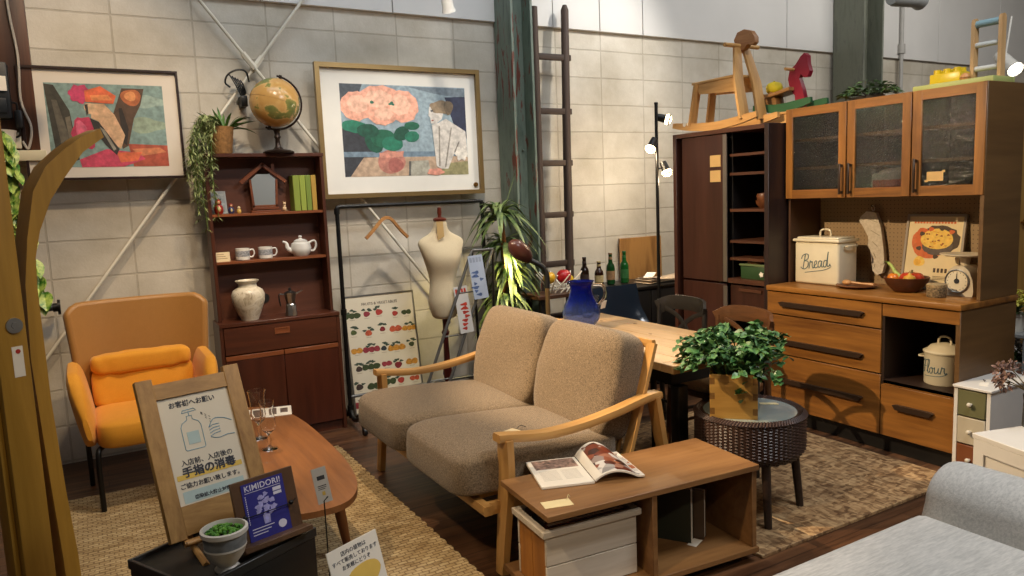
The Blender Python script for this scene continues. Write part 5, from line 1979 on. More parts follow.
# things in it
t = thing('wooden_bowl', 'brown turned wooden bowl on a shelf of the tall dark cabinet', 'bowl', (3.98, 3.50, 1.395))
B().lathe([(0, 0.0), (0.03, 0), (0.055, 0.03), (0.06, 0.055), (0.055, 0.055), (0.05, 0.03), (0, 0.012)], n=24).lathe([(0.02, 0.045), (0.05, 0.055), (0.056, 0.085), (0.05, 0.1), (0, 0.105)], n=24).build('bowl', wood('bowl_wood', '4a2814', '7d4a26', 'x', 2), t)
t = thing('green_box', 'small dark green box on the lower open shelf of the tall dark cabinet', 'box', (3.98, 3.56, 0.915))
B().bx(-0.06, 0.06, -0.11, 0.10, 0, 0.09, 0.006).build('body', plain('box_green', '2f4a2a', 0.4), t)
B().bx(-0.066, 0.066, -0.116, 0.106, 0.09, 0.105, 0.004).build('rim', plain('box_rim', '6a7a52', 0.4), t)
B().ell((-0.02, 0.0, 0.115), (0.035, 0.07, 0.018), 14, 8).build('lid_leaf', plain('lid_rust', '7d4a2a', 0.5), t)
B().prism(blob(-0.09, 0.04, 0.016, 0.016, 14, 0.25, 3, 5), -0.069, -0.066, 'yz').build('flower_label', PAPER, t)
t = thing('dark_jar', 'little dark jar on the third open shelf of the tall dark cabinet', 'jar', (3.95, 3.45, 1.06))
B().lathe([(0, 0), (0.025, 0), (0.028, 0.05), (0.018, 0.06), (0.02, 0.08), (0, 0.082)], n=18).build('jar', plain('jar_black', '2a2422', 0.2), t)
B().lathe([(0.021, 0.08), (0.021, 0.09), (0, 0.092)], n=18).build('lid', BRASS, t)

# ------------------------------------------------------------------ rocking horses on top
TZ = 1.945
M_HORSE = wood('horse_beech', 'b08048', 'd3a566', 'y', 0.7, 0.45)
M_HORSEZ = wood('horse_beech', 'b08048', 'd3a566', 'z', 0.7, 0.45)
t = thing('rocking_horse', 'natural beech wooden rocking horse on top of the tall dark cabinet', 'rocking horse', (3.99, 3.88, TZ))


def rocker(L, hgt, zlo, n=16):
    top = []
    bot = []
    for k in range(n + 1):
        a = -1 + 2 * k / n
        z = zlo + hgt * a * a
        bot.append((a * L, z))
        top.append((a * L * 0.985, z + 0.055 - 0.02 * abs(a) ** 4))
    return bot + top[::-1]


# local frame: head towards -y, rockers along y
for x in (-0.1, 0.1):
    B().prism(rocker(0.40, 0.05, 0.0), x - 0.012, x + 0.012, 'yz', 0.003).build('rocker', M_HORSE, t)
b = B()
b.bx(-0.1, 0.1, 0.10, 0.16, 0.045, 0.062, 0.003, 1)
b.build('foot_rest', M_HORSE, t)
for x in (-0.085, 0.085):
    B().sweep([(x, -0.27, 0.05), (x, -0.22, 0.30), (x * 0.45, -0.165, 0.54)], [(0.012, 0.045), (0.012, 0.04), (0.012, 0.03)], (1, 0, 0)).build('front_leg', M_HORSEZ, t)
    B().sweep([(x, 0.22, 0.05), (x * 0.9, 0.17, 0.34)], [(0.012, 0.034), (0.012, 0.03)], (1, 0, 0)).build('rear_leg', M_HORSEZ, t)
B().bx(-0.09, 0.09, -0.19, 0.22, 0.335, 0.353, 0.004, 1).build('seat', M_HORSE, t)
for x in (-0.075, 0.075):
    B().prism([(-0.2, 0.345), (-0.2, 0.24), (0.15, 0.265), (0.18, 0.335)], x - 0.008, x + 0.008, 'yz').build('side_board', M_HORSE, t)
hd = B()
hd.prism([(-0.15, 0.50), (-0.12, 0.59), (-0.15, 0.635), (-0.21, 0.645), (-0.265, 0.625), (-0.30, 0.58), (-0.30, 0.545), (-0.275, 0.53), (-0.24, 0.545), (-0.205, 0.515)], -0.02, 0.02, 'yz', 0.012)
hd.build('head', wood('horse_head', '8a5a35', 'a9774a', 'y', 1.2), t)
B().cyl((-0.16, -0.17, 0.545), (0.16, -0.17, 0.545), 0.014, n=14).build('handle_bar', M_HORSE, t)
B().ell((0, -0.26, 0.60), (0.022, 0.008, 0.008), 12, 8).build('eye', BLACK, t)
b = B()
b.cyl((-0.114, 0.27, 0.065), (-0.112, 0.27, 0.065), 0.016, n=14)
b.cyl((-0.114, 0.235, 0.065), (-0.112, 0.235, 0.065), 0.012, n=14)
b.build('maker_sticker', plain('sticker_white', 'd8d2c4', 0.5), t)

HZ = 2.031
t = thing('flat_box', 'flat wooden box on the tall dark cabinet under the red rocking horse', 'box', (4.23, 3.55, TZ))
B().bx(-0.09, 0.09, -0.165, 0.24, 0, 0.07, 0.003, 1).build('body', M_HORSE, t)
B().bx(-0.094, 0.094, -0.169, 0.244, 0.07, 0.086, 0.003, 1).build('lid', M_HORSE, t)
t = thing('rocking_horse', 'red headed rocking horse with green rockers and wooden seat, on the hutch top', 'rocking horse', (4.23, 3.51, HZ))
M_GRN = plain('rocker_green', '2a5a38', 0.4)
for x in (-0.08, 0.08):
    B().prism(rocker(0.24, 0.035, 0.0), x - 0.011, x + 0.011, 'yz', 0.003).build('rocker', M_GRN, t)
M_RED = plain('horse_red', '8a1a30', 0.35)
red = [(-0.125, 0.03), (-0.055, 0.03), (-0.045, 0.13), (0.005, 0.19), (0.025, 0.27), (0.01, 0.34), (-0.055, 0.385), (-0.10, 0.44), (-0.135, 0.46), (-0.165, 0.435), (-0.170, 0.37), (-0.19, 0.31), (-0.17, 0.265), (-0.135, 0.265), (-0.105, 0.295), (-0.085, 0.27), (-0.12, 0.18), (-0.14, 0.1)]
B().prism([(p * 0.8 - 0.02, q * 0.8) for p, q in red], -0.018, 0.018, 'yz', 0.008).build('head', M_RED, t)
B().cyl((-0.10, -0.045, 0.275), (0.10, -0.045, 0.275), 0.010, n=12).build('handle_bar', M_HORSE, t)
B().sweep(spline([(0, -0.05, 0.15), (0, 0.04, 0.135), (0, 0.14, 0.125), (0, 0.22, 0.14)]), (0.07, 0.011)).build('seat', wood('seat_brown', '7d552f', 'a67a48', 'y', 1), t)
B().sweep(spline([(0, 0.16, 0.122), (0, 0.13, 0.075), (0, 0.15, 0.02)]), [(0.06, 0.05 - 0.0015 * k) for k in range(13)], (1, 0, 0)).build('rear_leg', wood('seat_brown', '7d552f', 'a67a48', 'y', 1), t)
t = thing('yellow_cushion', 'small bright yellow cushion on the seat of the red rocking horse', 'cushion', (4.23, 3.64, HZ + 0.138))
B().ell((0, 0, 0.04), (0.05, 0.055, 0.042), 18, 10, 0.8).build('pad', plain('toy_yellow', 'd8c21c', 0.6), t)
B().ell((0, 0, 0.085), (0.008, 0.008, 0.005), 10, 6).build('button', plain('toy_yellow_dark', 'b09a14', 0.6), t)


# ------------------------------------------------------------------ hutch
OD, OL = '5c3614', '9c682c'
M_HY = wood('hutch_oak', OD, OL, 'y', 0.55, 0.4)
M_HZ = wood('hutch_oak', OD, OL, 'z', 0.55, 0.4)
M_HX = wood('hutch_oak', OD, OL, 'x', 0.55, 0.4)
M_HSIDE = wood('hutch_side', '573d20', '6d4f2c', 'x', 0.5, 0.45)
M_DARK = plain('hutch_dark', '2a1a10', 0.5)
M_HAND = plain('handle_bronze', '3a2a1e', 0.4, 0.3)
HX, HY0, HY1 = 3.85, 2.12, 3.365
t = thing('kitchen_hutch', 'oak kitchen hutch with glass upper doors, peg board niche and wide lower drawers', 'cabinet', (4.1, 2.74, 0))
B().bx(HX + 0.05, 4.36, HY0 + 0.03, HY1 - 0.02, 0.0, 0.10).build('plinth', BLACK, t, True)
B().bx(HX, 4.385, HY0, HY0 + 0.025, 0.0, 0.87, 0.002, 1).build('side_panel', M_HSIDE, t, True)
B().bx(HX, 4.385, HY1 - 0.02, HY1, 0.0, 0.87, 0.002, 1).build('side_panel', M_HSIDE, t, True)
b = B()
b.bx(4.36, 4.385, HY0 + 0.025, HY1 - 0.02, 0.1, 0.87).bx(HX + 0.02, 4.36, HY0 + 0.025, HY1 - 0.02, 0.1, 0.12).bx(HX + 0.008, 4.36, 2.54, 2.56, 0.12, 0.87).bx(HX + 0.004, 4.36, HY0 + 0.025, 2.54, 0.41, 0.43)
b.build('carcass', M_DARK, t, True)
B().bx(HX + 0.004, 4.36, HY0 + 0.025, 2.54, 0.405, 0.428).build('niche_shelf', M_HY, t, True)
B().bx(HX - 0.012, 4.39, HY0 - 0.006, HY1, 0.87, 0.902, 0.004).build('counter', M_HY, t, True)


def wedge_handle(y0, y1, z, parent):
    b = B()
    b.prism([(y0, z + 0.010), (y0 + 0.02, z + 0.015), (y1 - 0.02, z + 0.015), (y1, z + 0.010), (y1 - 0.02, z - 0.014), (y0 + 0.02, z - 0.014)], HX - 0.024, HX, 'yz', 0.003)
    b.build('handle', M_HAND, parent, True)


for z0, z1, hz in ((0.72, 0.862, 0.79), (0.462, 0.712, 0.545), (0.108, 0.454, 0.29)):
    d = B().bx(HX - 0.002, HX + 0.02, 2.557, HY1 - 0.003, z0, z1, 0.002, 1).build('drawer', M_HY, t, True)
    wedge_handle(2.66, 3.26, hz, d)
d = B().bx(HX - 0.002, HX + 0.02, HY0 + 0.003, 2.551, 0.795, 0.862, 0.002, 1).build('drawer', M_HY, t, True)
d = B().bx(HX - 0.002, HX + 0.02, HY0 + 0.003, 2.551, 0.108, 0.402, 0.002, 1).build('drawer', M_HY, t, True)
wedge_handle(2.24, 2.47, 0.29, d)
# upper part
UX, UZ0, UZ1 = 4.035, 1.455, 2.028
B().bx(UX - 0.01, 4.385, HY0, HY0 + 0.022, 0.902, UZ1, 0.002, 1).build('upper_side', M_HSIDE, t, True)
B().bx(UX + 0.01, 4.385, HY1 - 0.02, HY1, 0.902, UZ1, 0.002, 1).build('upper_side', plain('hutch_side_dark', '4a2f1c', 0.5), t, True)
b = B()
b.bx(UX, 4.385, HY0 + 0.022, HY1 - 0.02, UZ1 - 0.02, UZ1)
b.build('upper_top', M_HY, t, True)
b = B()
b.bx(UX + 0.02, 4.385, HY0 + 0.022, HY1 - 0.02, UZ0 + 0.004, UZ0 + 0.022)
b.build('upper_bottom', M_HY, t, True)
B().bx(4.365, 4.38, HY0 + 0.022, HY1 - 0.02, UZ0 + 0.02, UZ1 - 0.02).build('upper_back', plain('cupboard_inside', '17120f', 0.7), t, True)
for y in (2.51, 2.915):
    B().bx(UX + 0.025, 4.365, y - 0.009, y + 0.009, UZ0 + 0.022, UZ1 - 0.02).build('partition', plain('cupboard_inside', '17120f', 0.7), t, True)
for a, c in ((HY0 + 0.022, 2.501), (2.519, 2.906), (2.924, HY1 - 0.02)):
    for z in (1.655, 1.835):
        B().bx(UX + 0.05, 4.365, a, c, z - 0.016, z).build('cupboard_shelf', plain('shelf_tan', 'a07a50', 0.6, 0, 0.3, 60), t, True)
m, nt, bb = newmat('peg_board')
tc = node(nt, 'ShaderNodeTexCoord')
sp = node(nt, 'ShaderNodeSeparateXYZ')
nt.links.new(tc.outputs['Object'], sp.inputs[0])
dd = []
for axn in ('Y', 'Z'):
    mm = node(nt, 'ShaderNodeMath', operation='PINGPONG')
    nt.links.new(sp.outputs[axn], mm.inputs[0])
    mm.inputs[1].default_value = 0.0125
    m2 = node(nt, 'ShaderNodeMath', operation='POWER')
    nt.links.new(mm.outputs[0], m2.inputs[0])
    m2.inputs[1].default_value = 2
    dd.append(m2)
ad = node(nt, 'ShaderNodeMath', operation='ADD')
nt.links.new(dd[0].outputs[0], ad.inputs[0])
nt.links.new(dd[1].outputs[0], ad.inputs[1])
lt = node(nt, 'ShaderNodeMath', operation='LESS_THAN')
nt.links.new(ad.outputs[0], lt.inputs[0])
lt.inputs[1].default_value = 0.0033 ** 2
nt.links.new(ramp(nt, lt.outputs[0], [(0.0, '927a58'), (1.0, '55442f')]), bb.inputs['Base Color'])
bb.inputs['Roughness'].default_value = 0.7
B().bx(4.345, 4.36, HY0 + 0.022, HY1 - 0.02, 0.902, UZ0 + 0.004).build('peg_board', m, t, True)

m, nt, bb = newmat('rain_glass')
nt.nodes.remove(bb)
outn = nt.nodes['Material Output']
tr_ = node(nt, 'ShaderNodeBsdfTransparent')
tr_.inputs[0].default_value = (0.5, 0.5, 0.5, 1)
gl_ = node(nt, 'ShaderNodeBsdfGlossy')
gl_.inputs['Roughness'].default_value = 0.1
gl_.inputs['Color'].default_value = (0.9, 0.9, 0.9, 1)
mixs = node(nt, 'ShaderNodeMixShader')
mixs.inputs[0].default_value = 0.05
nt.links.new(tr_.outputs[0], mixs.inputs[1])
nt.links.new(gl_.outputs[0], mixs.inputs[2])
nt.links.new(mixs.outputs[0], outn.inputs['Surface'])
vo = node(nt, 'ShaderNodeTexVoronoi', feature='SMOOTH_F1')
vo.inputs['Scale'].default_value = 75
nt.links.new(coords(nt), vo.inputs['Vector'])
bn = node(nt, 'ShaderNodeBump')
bn.inputs['Strength'].default_value = 1.0
bn.inputs['Distance'].default_value = 0.0085
nt.links.new(vo.outputs['Distance'], bn.inputs['Height'])
nt.links.new(bn.outputs['Normal'], gl_.inputs['Normal'])
M_RAIN = m
for i, (a, c, hy) in enumerate(((2.922, HY1 - 0.003, 2.945), (2.517, 2.914, 2.885), (HY0 + 0.003, 2.509, 2.48))):
    fr = B()
    w = 0.052
    fr.bx(UX - 0.018, UX, a, a + w, UZ0, UZ1 - 0.003, 0.002, 1).bx(UX - 0.018, UX, c - w, c, UZ0, UZ1 - 0.003, 0.002, 1)
    fr.mi = 1
    fr.bx(UX - 0.017, UX - 0.001, a + w - 0.001, c - w + 0.001, UZ0, UZ0 + 0.055).bx(UX - 0.017, UX - 0.001, a + w - 0.001, c - w + 0.001, UZ1 - 0.055, UZ1 - 0.003)
    d = fr.build('door', [M_HZ, M_HY], t, True)
    B().bx(UX - 0.009, UX - 0.005, a + w - 0.002, c - w + 0.002, UZ0 + 0.053, UZ1 - 0.053).build('pane', M_RAIN, d, True)
    hb = B()
    hb.bx(UX - 0.05, UX - 0.036, hy - 0.007, hy + 0.007, 1.475, 1.66, 0.003, 1).bx(UX - 0.04, UX - 0.018, hy - 0.006, hy + 0.006, 1.48, 1.495).bx(UX - 0.04, UX - 0.018, hy - 0.006, hy + 0.006, 1.64, 1.655)
    hb.build('door_handle', M_HAND, d, True)
B().bx(UX - 0.0105, UX - 0.0092, 2.335, 2.425, 1.535, 1.585).bx(UX - 0.0108, UX - 0.0102, 2.325, 2.342, 1.58, 1.592).bx(UX - 0.0108, UX - 0.0102, 2.418, 2.436, 1.53, 1.542).build('taped_note', plain('kraft_tag', 'c4ae86', 0.8), d, True)

# orange and white tub behind the middle door
t = thing('patterned_tub', 'white tub with orange patterned front behind the middle glass door of the hutch', 'tub', (4.16, 2.68, UZ0 + 0.022))
B().bx(-0.06, 0.06, -0.13, 0.13, 0, 0.115, 0.012).build('tub', plain('tub_white', 'ddd9d2', 0.5), t)
B().bx(-0.0625, -0.06, -0.06, 0.115, 0.005, 0.075).build('front_pattern', plain('tub_orange', 'd0421c', 0.5, 0, 0.45, 90), t)
B().ell((0, 0, 0.115), (0.055, 0.12, 0.03), 18, 8).build('lid', plain('tub_white', 'ddd9d2', 0.5), t)

# ---------------------------------------------------- things on the counter
CZ0 = 0.902
M_ENAM = plain('enamel_cream', 'ddd2b4', 0.3)
M_TEAL = plain('script_teal', '4a6468', 0.5)
t = thing('bread_bin', 'cream enamel bread bin with lid and lettering on the hutch counter', 'bread bin', (4.15, 3.155, CZ0))
b = B()
b.bx(-0.095, 0.095, -0.165, 0.165, 0, 0.275, 0.018, 3)
b.build('box', M_ENAM, t)
b = B()
b.bx(-0.105, 0.105, -0.175, 0.175, 0.272, 0.292, 0.008)
b.bx(-0.085, 0.085, -0.155, 0.155, 0.29, 0.304, 0.008)
ld = b.build('lid', M_ENAM, t)
B().tube(spline([(0, 0.04, 0.30), (0, 0.038, 0.335), (0, 0.02, 0.348), (0, -0.02, 0.348), (0, -0.038, 0.335), (0, -0.04, 0.30)]), 0.006, 8).build('lid_handle', M_ENAM, ld)
for s in (-1, 1):
    B().tube(spline([(-0.04, s * 0.165, 0.245), (-0.04, s * 0.195, 0.25), (0.04, s * 0.195, 0.25), (0.04, s * 0.165, 0.245)]), 0.006, 8).build('side_handle', M_ENAM, t)

GL = {
    'B': ([[(0.12, 0.02), (0.2, 0.5), (0.3, 0.98)], [(0.0, 0.7), (0.08, 0.9), (0.3, 1.0), (0.52, 0.92), (0.5, 0.68), (0.28, 0.55), (0.5, 0.48), (0.5, 0.2), (0.3, 0.02), (0.08, 0.04), (-0.06, 0.16)]], 0.58),
    'r': ([[(0.0, 0.02), (0.06, 0.3), (0.1, 0.52), (0.16, 0.42), (0.26, 0.45), (0.25, 0.2), (0.32, 0.02), (0.42, 0.1)]], 0.38),
    'e': ([[(0.0, 0.16), (0.18, 0.28), (0.22, 0.44), (0.1, 0.46), (0.02, 0.22), (0.1, 0.03), (0.24, 0.05), (0.34, 0.14)]], 0.32),
    'a': ([[(0.26, 0.42), (0.1, 0.45), (0.0, 0.2), (0.08, 0.03), (0.2, 0.14), (0.28, 0.42), (0.26, 0.1), (0.34, 0.04), (0.42, 0.14)]], 0.4),
    'd': ([[(0.26, 0.42), (0.1, 0.45), (0.0, 0.2), (0.08, 0.03), (0.22, 0.16), (0.36, 1.0), (0.3, 0.4), (0.3, 0.08), (0.42, 0.08), (0.5, 0.2)]], 0.5),
    'F': ([[(0.3, 0.95), (0.22, 0.5), (0.1, 0.06), (-0.08, 0.06)], [(0.0, 0.85), (0.1, 0.97), (0.4, 0.95), (0.6, 1.02)], [(0.08, 0.5), (0.4, 0.52)]], 0.5),
    'l': ([[(0.0, 0.14), (0.18, 0.6), (0.22, 0.95), (0.12, 0.95), (0.06, 0.4), (0.1, 0.04), (0.24, 0.12)]], 0.24),
    'o': ([[(0.16, 0.45), (0.03, 0.36), (0.03, 0.08), (0.18, 0.03), (0.26, 0.26), (0.16, 0.45), (0.28, 0.38), (0.36, 0.4)]], 0.35),
    'u': ([[(0.0, 0.4), (0.05, 0.44), (0.04, 0.1), (0.14, 0.03), (0.26, 0.2), (0.3, 0.44), (0.28, 0.1), (0.36, 0.04), (0.44, 0.14)]], 0.42),
}


def script_word(word, size, fn, rad, parent, slope=0.12):
    b = B()
    x = 0
    W = sum(GL[c][1] for c in word)
    for c in word:
        for st in GL[c][0]:
            pts = spline([(px + x, py, 0) for px, py in st], 5)
            b.tube([fn((p.x - W / 2) * size, (p.y - 0.4 + (p.x - W / 2) * slope) * size) for p in pts], rad, 5)
        x += GL[c][1]
    pts = spline([(W * 0.12, -0.22, 0), (W * 0.4, -0.2, 0), (W * 0.8, -0.16, 0), (W * 1.02, 0.0, 0), (W * 1.0, 0.12, 0)], 6)
    b.tube([fn((p.x - W / 2) * size, (p.y - 0.4 + (p.x - W / 2) * slope) * size) for p in pts], rad * 0.7, 5)
    return b.build('lettering', M_TEAL, parent)


script_word('Bread', 0.098, lambda u, v: (-0.0955, -u, 0.145 + v), 0.0032, t, 0.13)

t = thing('flour_canister', 'cream enamel flour canister with lid in the open niche of the hutch', 'canister', (4.03, 2.30, 0.43))
B().lathe([(0, 0), (0.094, 0), (0.098, 0.006), (0.098, 0.165), (0.101, 0.17), (0.097, 0.172), (0, 0.172)], n=40).build('can', M_ENAM, t)
b = B()
b.lathe([(0.104, 0.172), (0.106, 0.18), (0.098, 0.186), (0.085, 0.192), (0.07, 0.21), (0.03, 0.222), (0, 0.224)], n=40)
ld = b.build('lid', M_ENAM, t)
B().tube(spline([(0, 0.035, 0.216), (0, 0.032, 0.245), (0, 0.015, 0.258), (0, -0.015, 0.258), (0, -0.032, 0.245), (0, -0.035, 0.216)]), 0.0065, 8).build('lid_handle', M_ENAM, ld)
for s in (-1, 1):
    B().tube(spline([(-0.035, s * 0.09, 0.14), (-0.04, s * 0.118, 0.142), (0.04, s * 0.118, 0.142), (0.035, s * 0.09, 0.14)]), 0.006, 8).build('side_handle', M_ENAM, t)
script_word('Flour', 0.075, lambda u, v: (-0.0985 * math.cos(u / 0.0985 - 0.1), -0.0985 * math.sin(u / 0.0985 - 0.1), 0.095 + v), 0.0024, t, 0.05)

t = thing('wooden_plate', 'flat brown wooden plate beside the bread bin', 'plate', (4.09, 2.88, CZ0))
B().lathe([(0, 0.004), (0.07, 0.002), (0.1, 0.008), (0.122, 0.016), (0.122, 0.02), (0.095, 0.014), (0.07, 0.01), (0, 0.01)], n=36).build('plate', wood('plate_wood', '5a351c', '85552f', 'y', 1), t)
t = thing('wooden_spoon', 'small wooden ladle lying on the brown plate', 'spoon', (4.09, 2.88, CZ0 + 0.014))
B().ell((-0.03, 0.05, 0.018), (0.024, 0.03, 0.017), 16, 10).build('ladle_bowl', wood('spoon_wood', 'a06c3a', 'cf9c62', 'y', 1.5), t)
B().tube([(-0.025, 0.03, 0.02), (-0.005, -0.04, 0.014), (0.01, -0.1, 0.012)], [0.007, 0.006, 0.008], 8).build('ladle_handle', wood('spoon_wood', 'a06c3a', 'cf9c62', 'y', 1.5), t)

t = thing('oven_mitt', 'quilted pale oven mitt hanging from a hook on the peg board', 'oven mitt', (4.33, 2.93, 1.36))
M_MITT = fabric('mitt_quilt', 'b9ad97', 'cfc5b2', 60, 0.9, 0.3)
out = [(0.045, 0.0), (-0.02, -0.01), (-0.055, -0.10), (-0.075, -0.22), (-0.085, -0.33), (-0.07, -0.385), (-0.035, -0.40), (-0.005, -0.375), (0.005, -0.30), (0.012, -0.25), (0.03, -0.22), (0.028, -0.185), (0.03, -0.16), (0.065, -0.10), (0.095, -0.06), (0.085, -0.035)]
o = B().prism([(y * -1 * -1, z) for y, z in out], -0.028, 0.0, 'yz', 0.01).build('mitt', M_MITT, t)
b = B()
for k in range(5):
    b.tube([(-0.0285, -0.06 + 0.012 * k, -0.08 - 0.07 * k), (-0.0285, 0.02 - 0.01 * k, -0.05 - 0.07 * k)], 0.0025, 5)
b.build('stitching', plain('stitch', 'a59a84', 0.9), t)
B().tube(spline([(-0.012, 0.01, 0.0), (-0.012, 0.02, 0.02), (-0.012, 0.012, 0.035), (-0.012, 0.0, 0.02), (-0.012, 0.004, 0.0)]), 0.003, 6).build('loop', M_MITT, t)
B().tube([(0.02, 0.012, 0.03), (-0.025, 0.012, 0.03), (-0.03, 0.012, 0.04)], 0.003, 6).build('hook', BLACKM, t)

# recipe picture
QO = V((4.262, 2.715, CZ0 + 0.004))
QM = basis(QO, (0, -1, 0), (math.sin(R(9)), 0, math.cos(R(9))))
t = thing('recipe_print', 'grey framed food print with a bowl of pasta leaning on the peg board', 'picture', QO)
ROOTM[t.name] = MX.Translation(QO)
QW, QH = 0.35, 0.44
b = B()
b.m = QM
b.bx(0, 0.014, 0, QH, -0.012, 0.006).bx(QW - 0.014, QW, 0, QH, -0.012, 0.006).bx(0.014, QW - 0.014, 0, 0.014, -0.012, 0.006).bx(0.014, QW - 0.014, QH - 0.014, QH, -0.012, 0.006)
b.build('frame', plain('frame_greywood', '8f8577', 0.5), t, True)
b = B()
b.m = QM
b.bx(0.012, QW - 0.012, 0.012, QH - 0.012, -0.01, 0)
b.build('sheet', plain('recipe_cream', 'd9c69a', 0.7), t, True)
b = B()
b.raw = True
b.m = QM
cl = ['c8622f', '5b5048', 'dba63a', 'e3bd58', '8c4426', '4a3a2a', 'c96a3a']
kk = [0]


def art(mi, pts):
    b.mi = mi
    kk[0] += 1
    b.poly([(x, y, 0.0004 + kk[0] * 4e-6) for x, y in pts])


art(6, blob(0.155, 0.27, 0.118, 0.088, 26, 0.06, 1))
art(5, blob(0.2, 0.29, 0.125, 0.085, 26, 0.05, 2, 11))
art(0, blob(0.11, 0.3, 0.05, 0.06, 18, 0.08, 3))
art(1, blob(0.195, 0.255, 0.09, 0.055, 26, 0.02, 4))
art(3, blob(0.19, 0.295, 0.095, 0.06, 30, 0.02, 5))
rr = random.Random(3)
for k in range(40):
    a = rr.random() * 6.28
    q = rr.random() ** 0.5
    art((2, 4, 3)[k % 3], blob(0.19 + 0.085 * q * math.cos(a), 0.295 + 0.052 * q * math.sin(a), 0.008, 0.005, 8, 0.3, k))
for k in range(9):
    a = 0.3 + k * 0.55
    art(0 if k % 2 else 5, blob(0.195 + 0.118 * math.cos(a), 0.275 + 0.083 * math.sin(a), 0.016, 0.013, 10, 0.15, k))
art(3, blob(0.1, 0.16, 0.035, 0.03, 16, 0.06, 9))
art(2, blob(0.09, 0.155, 0.022, 0.018, 14, 0.1, 8))
for k in range(14):
    x = 0.045 + 0.018 * k
    art(0, [(x, 0.385), (x + 0.012, 0.385), (x + 0.012, 0.397), (x, 0.397)])
for k in range(4):
    x = 0.19 + 0.022 * k
    art(5, [(x, 0.1), (x + 0.014, 0.1), (x + 0.014, 0.125), (x, 0.125)])
for k in range(3):
    art(5, [(0.19, 0.075 - 0.008 * k), (0.275, 0.075 - 0.008 * k), (0.275, 0.078 - 0.008 * k), (0.19, 0.078 - 0.008 * k)])
b.build('food_print', [plain('fp_' + c, c, 0.7, 0, 0.15, 40) for c in cl], t, True)

t = thing('fruit_bowl', 'dark wooden bowl of vegetables in front of the recipe print', 'bowl', (4.12, 2.585, CZ0))
B().lathe([(0, 0.0), (0.06, 0), (0.07, 0.006), (0.108, 0.05), (0.122, 0.085), (0.117, 0.087), (0.1, 0.052), (0.062, 0.014), (0, 0.012)], n=36).build('bowl', wood('bowl_dark', '3a1d10', '5a3019', 'y', 1.2), t)
BZ = CZ0


def pumpkin(x, y, z, r, label):
    t = thing('squash', label, 'squash', (x, y, z))
    b = B()
    b.surf(lambda u, v: (r * math.sin(v * PI) * (1 + 0.07 * math.cos(u * 2 * PI * 8)) * math.cos(u * 2 * PI), r * math.sin(v * PI) * (1 + 0.07 * math.cos(u * 2 * PI * 8)) * math.sin(u * 2 * PI), 0.72 * r * (1 - math.cos(v * PI) * 1.0) - 0.25 * r * max(0, math.cos((1 - v) * PI)) ** 6), 48, 16, True)
    b.build('flesh', plain('squash_red', 'b5381c', 0.35, 0, 0.3, 20), t)
    B().tube([(0, 0, 1.2 * r), (0.004, 0, 1.5 * r)], [0.007, 0.005], 6).build('stem', plain('squash_stem', '6b5a2c', 0.7), t)


pumpkin(4.12, 2.555, BZ + 0.035, 0.062, 'ribbed orange red squash in the dark wooden bowl on the counter')
fruit('tomato', 'small orange tomato at the left of the squash in the dark bowl', (4.09, 2.645, BZ + 0.075), 0.036, 'c8701c')
t = thing('yellow_onion', 'golden onion at the right front of the squash in the dark bowl', 'onion', (4.06, 2.53, BZ + 0.05))
B().lathe([(0, 0), (0.02, 0.003), (0.034, 0.025), (0.03, 0.045), (0.012, 0.056), (0.004, 0.07), (0, 0.071)], n=20).build('bulb', plain('onion_gold', 'c9993a', 0.4), t)
B().tube([(0, 0, 0.068), (0.004, 0, 0.08)], [0.004, 0.002], 6).build('top', plain('onion_top', '8a6a3a', 0.8), t)
t = thing('leek', 'pale green leek sticking out to the upper left of the dark bowl', 'leek', (4.10, 2.61, BZ + 0.08))
B().tube(spline([(0, -0.01, 0.0), (0.0, 0.03, 0.03), (0.01, 0.06, 0.062), (0.02, 0.09, 0.082)]), [0.013 - 0.0003 * k for k in range(19)], 10).build('stalk', plain('leek_green', '9fae55', 0.5, 0, 0.25, 25), t)
B().leaf((0.02, 0.085, 0.08), (0.1, 1, 0.3), 0.05, 0.02, 0.2).leaf((0.02, 0.085, 0.08), (-0.3, 1, 0.0), 0.05, 0.02, 0.3).build('leaf_end', leafmat('leek_leaf', '3f6a24', '7d9a44'), t)
t = thing('garlic_bulb', 'cream garlic bulb standing behind the left of the dark bowl', 'garlic', (4.27, 2.73, CZ0))
B().lathe([(0, 0), (0.02, 0.002), (0.032, 0.02), (0.028, 0.038), (0.01, 0.055), (0.006, 0.085), (0, 0.086)], n=20).build('bulb', plain('garlic_cream', 'd6c7a2', 0.5), t)
t = thing('woven_jar', 'small round speckled woven jar in front of the kitchen scale', 'jar', (4.03, 2.355, CZ0))
B().lathe([(0, 0), (0.046, 0), (0.05, 0.006), (0.05, 0.058), (0.047, 0.06), (0, 0.06)], n=28).build('jar', plain('woven_speckle', '7d6a4c', 0.8, 0, 0.75, 110, 0.5), t)
B().lathe([(0.051, 0.056), (0.052, 0.07), (0.046, 0.074), (0, 0.075)], n=28).build('lid', plain('woven_lid', '9a835c', 0.8, 0, 0.4, 110, 0.5), t)
t = thing('kitchen_scale', 'cream kitchen scale with round dial and flat tray at the right of the counter', 'scale', (4.2, 2.30, CZ0))
M_SC = plain('scale_cream', 'c9bda4', 0.35)
b = B()
prof = [(-0.075, 0.0), (0.075, 0.0), (0.08, 0.03), (0.075, 0.09), (0.055, 0.14), (0.025, 0.165), (-0.025, 0.165), (-0.055, 0.14), (-0.075, 0.09), (-0.08, 0.03)]
b.prism(prof, -0.06, 0.06, 'yz', 0.014)
b.build('body', M_SC, t)
b = B()
b.cyl((-0.067, 0.005, 0.082), (-0.06, 0.005, 0.082), 0.062, n=32)
dl = b.build('dial', plain('dial_cream', 'd9cdb0', 0.3), t)
b = B()
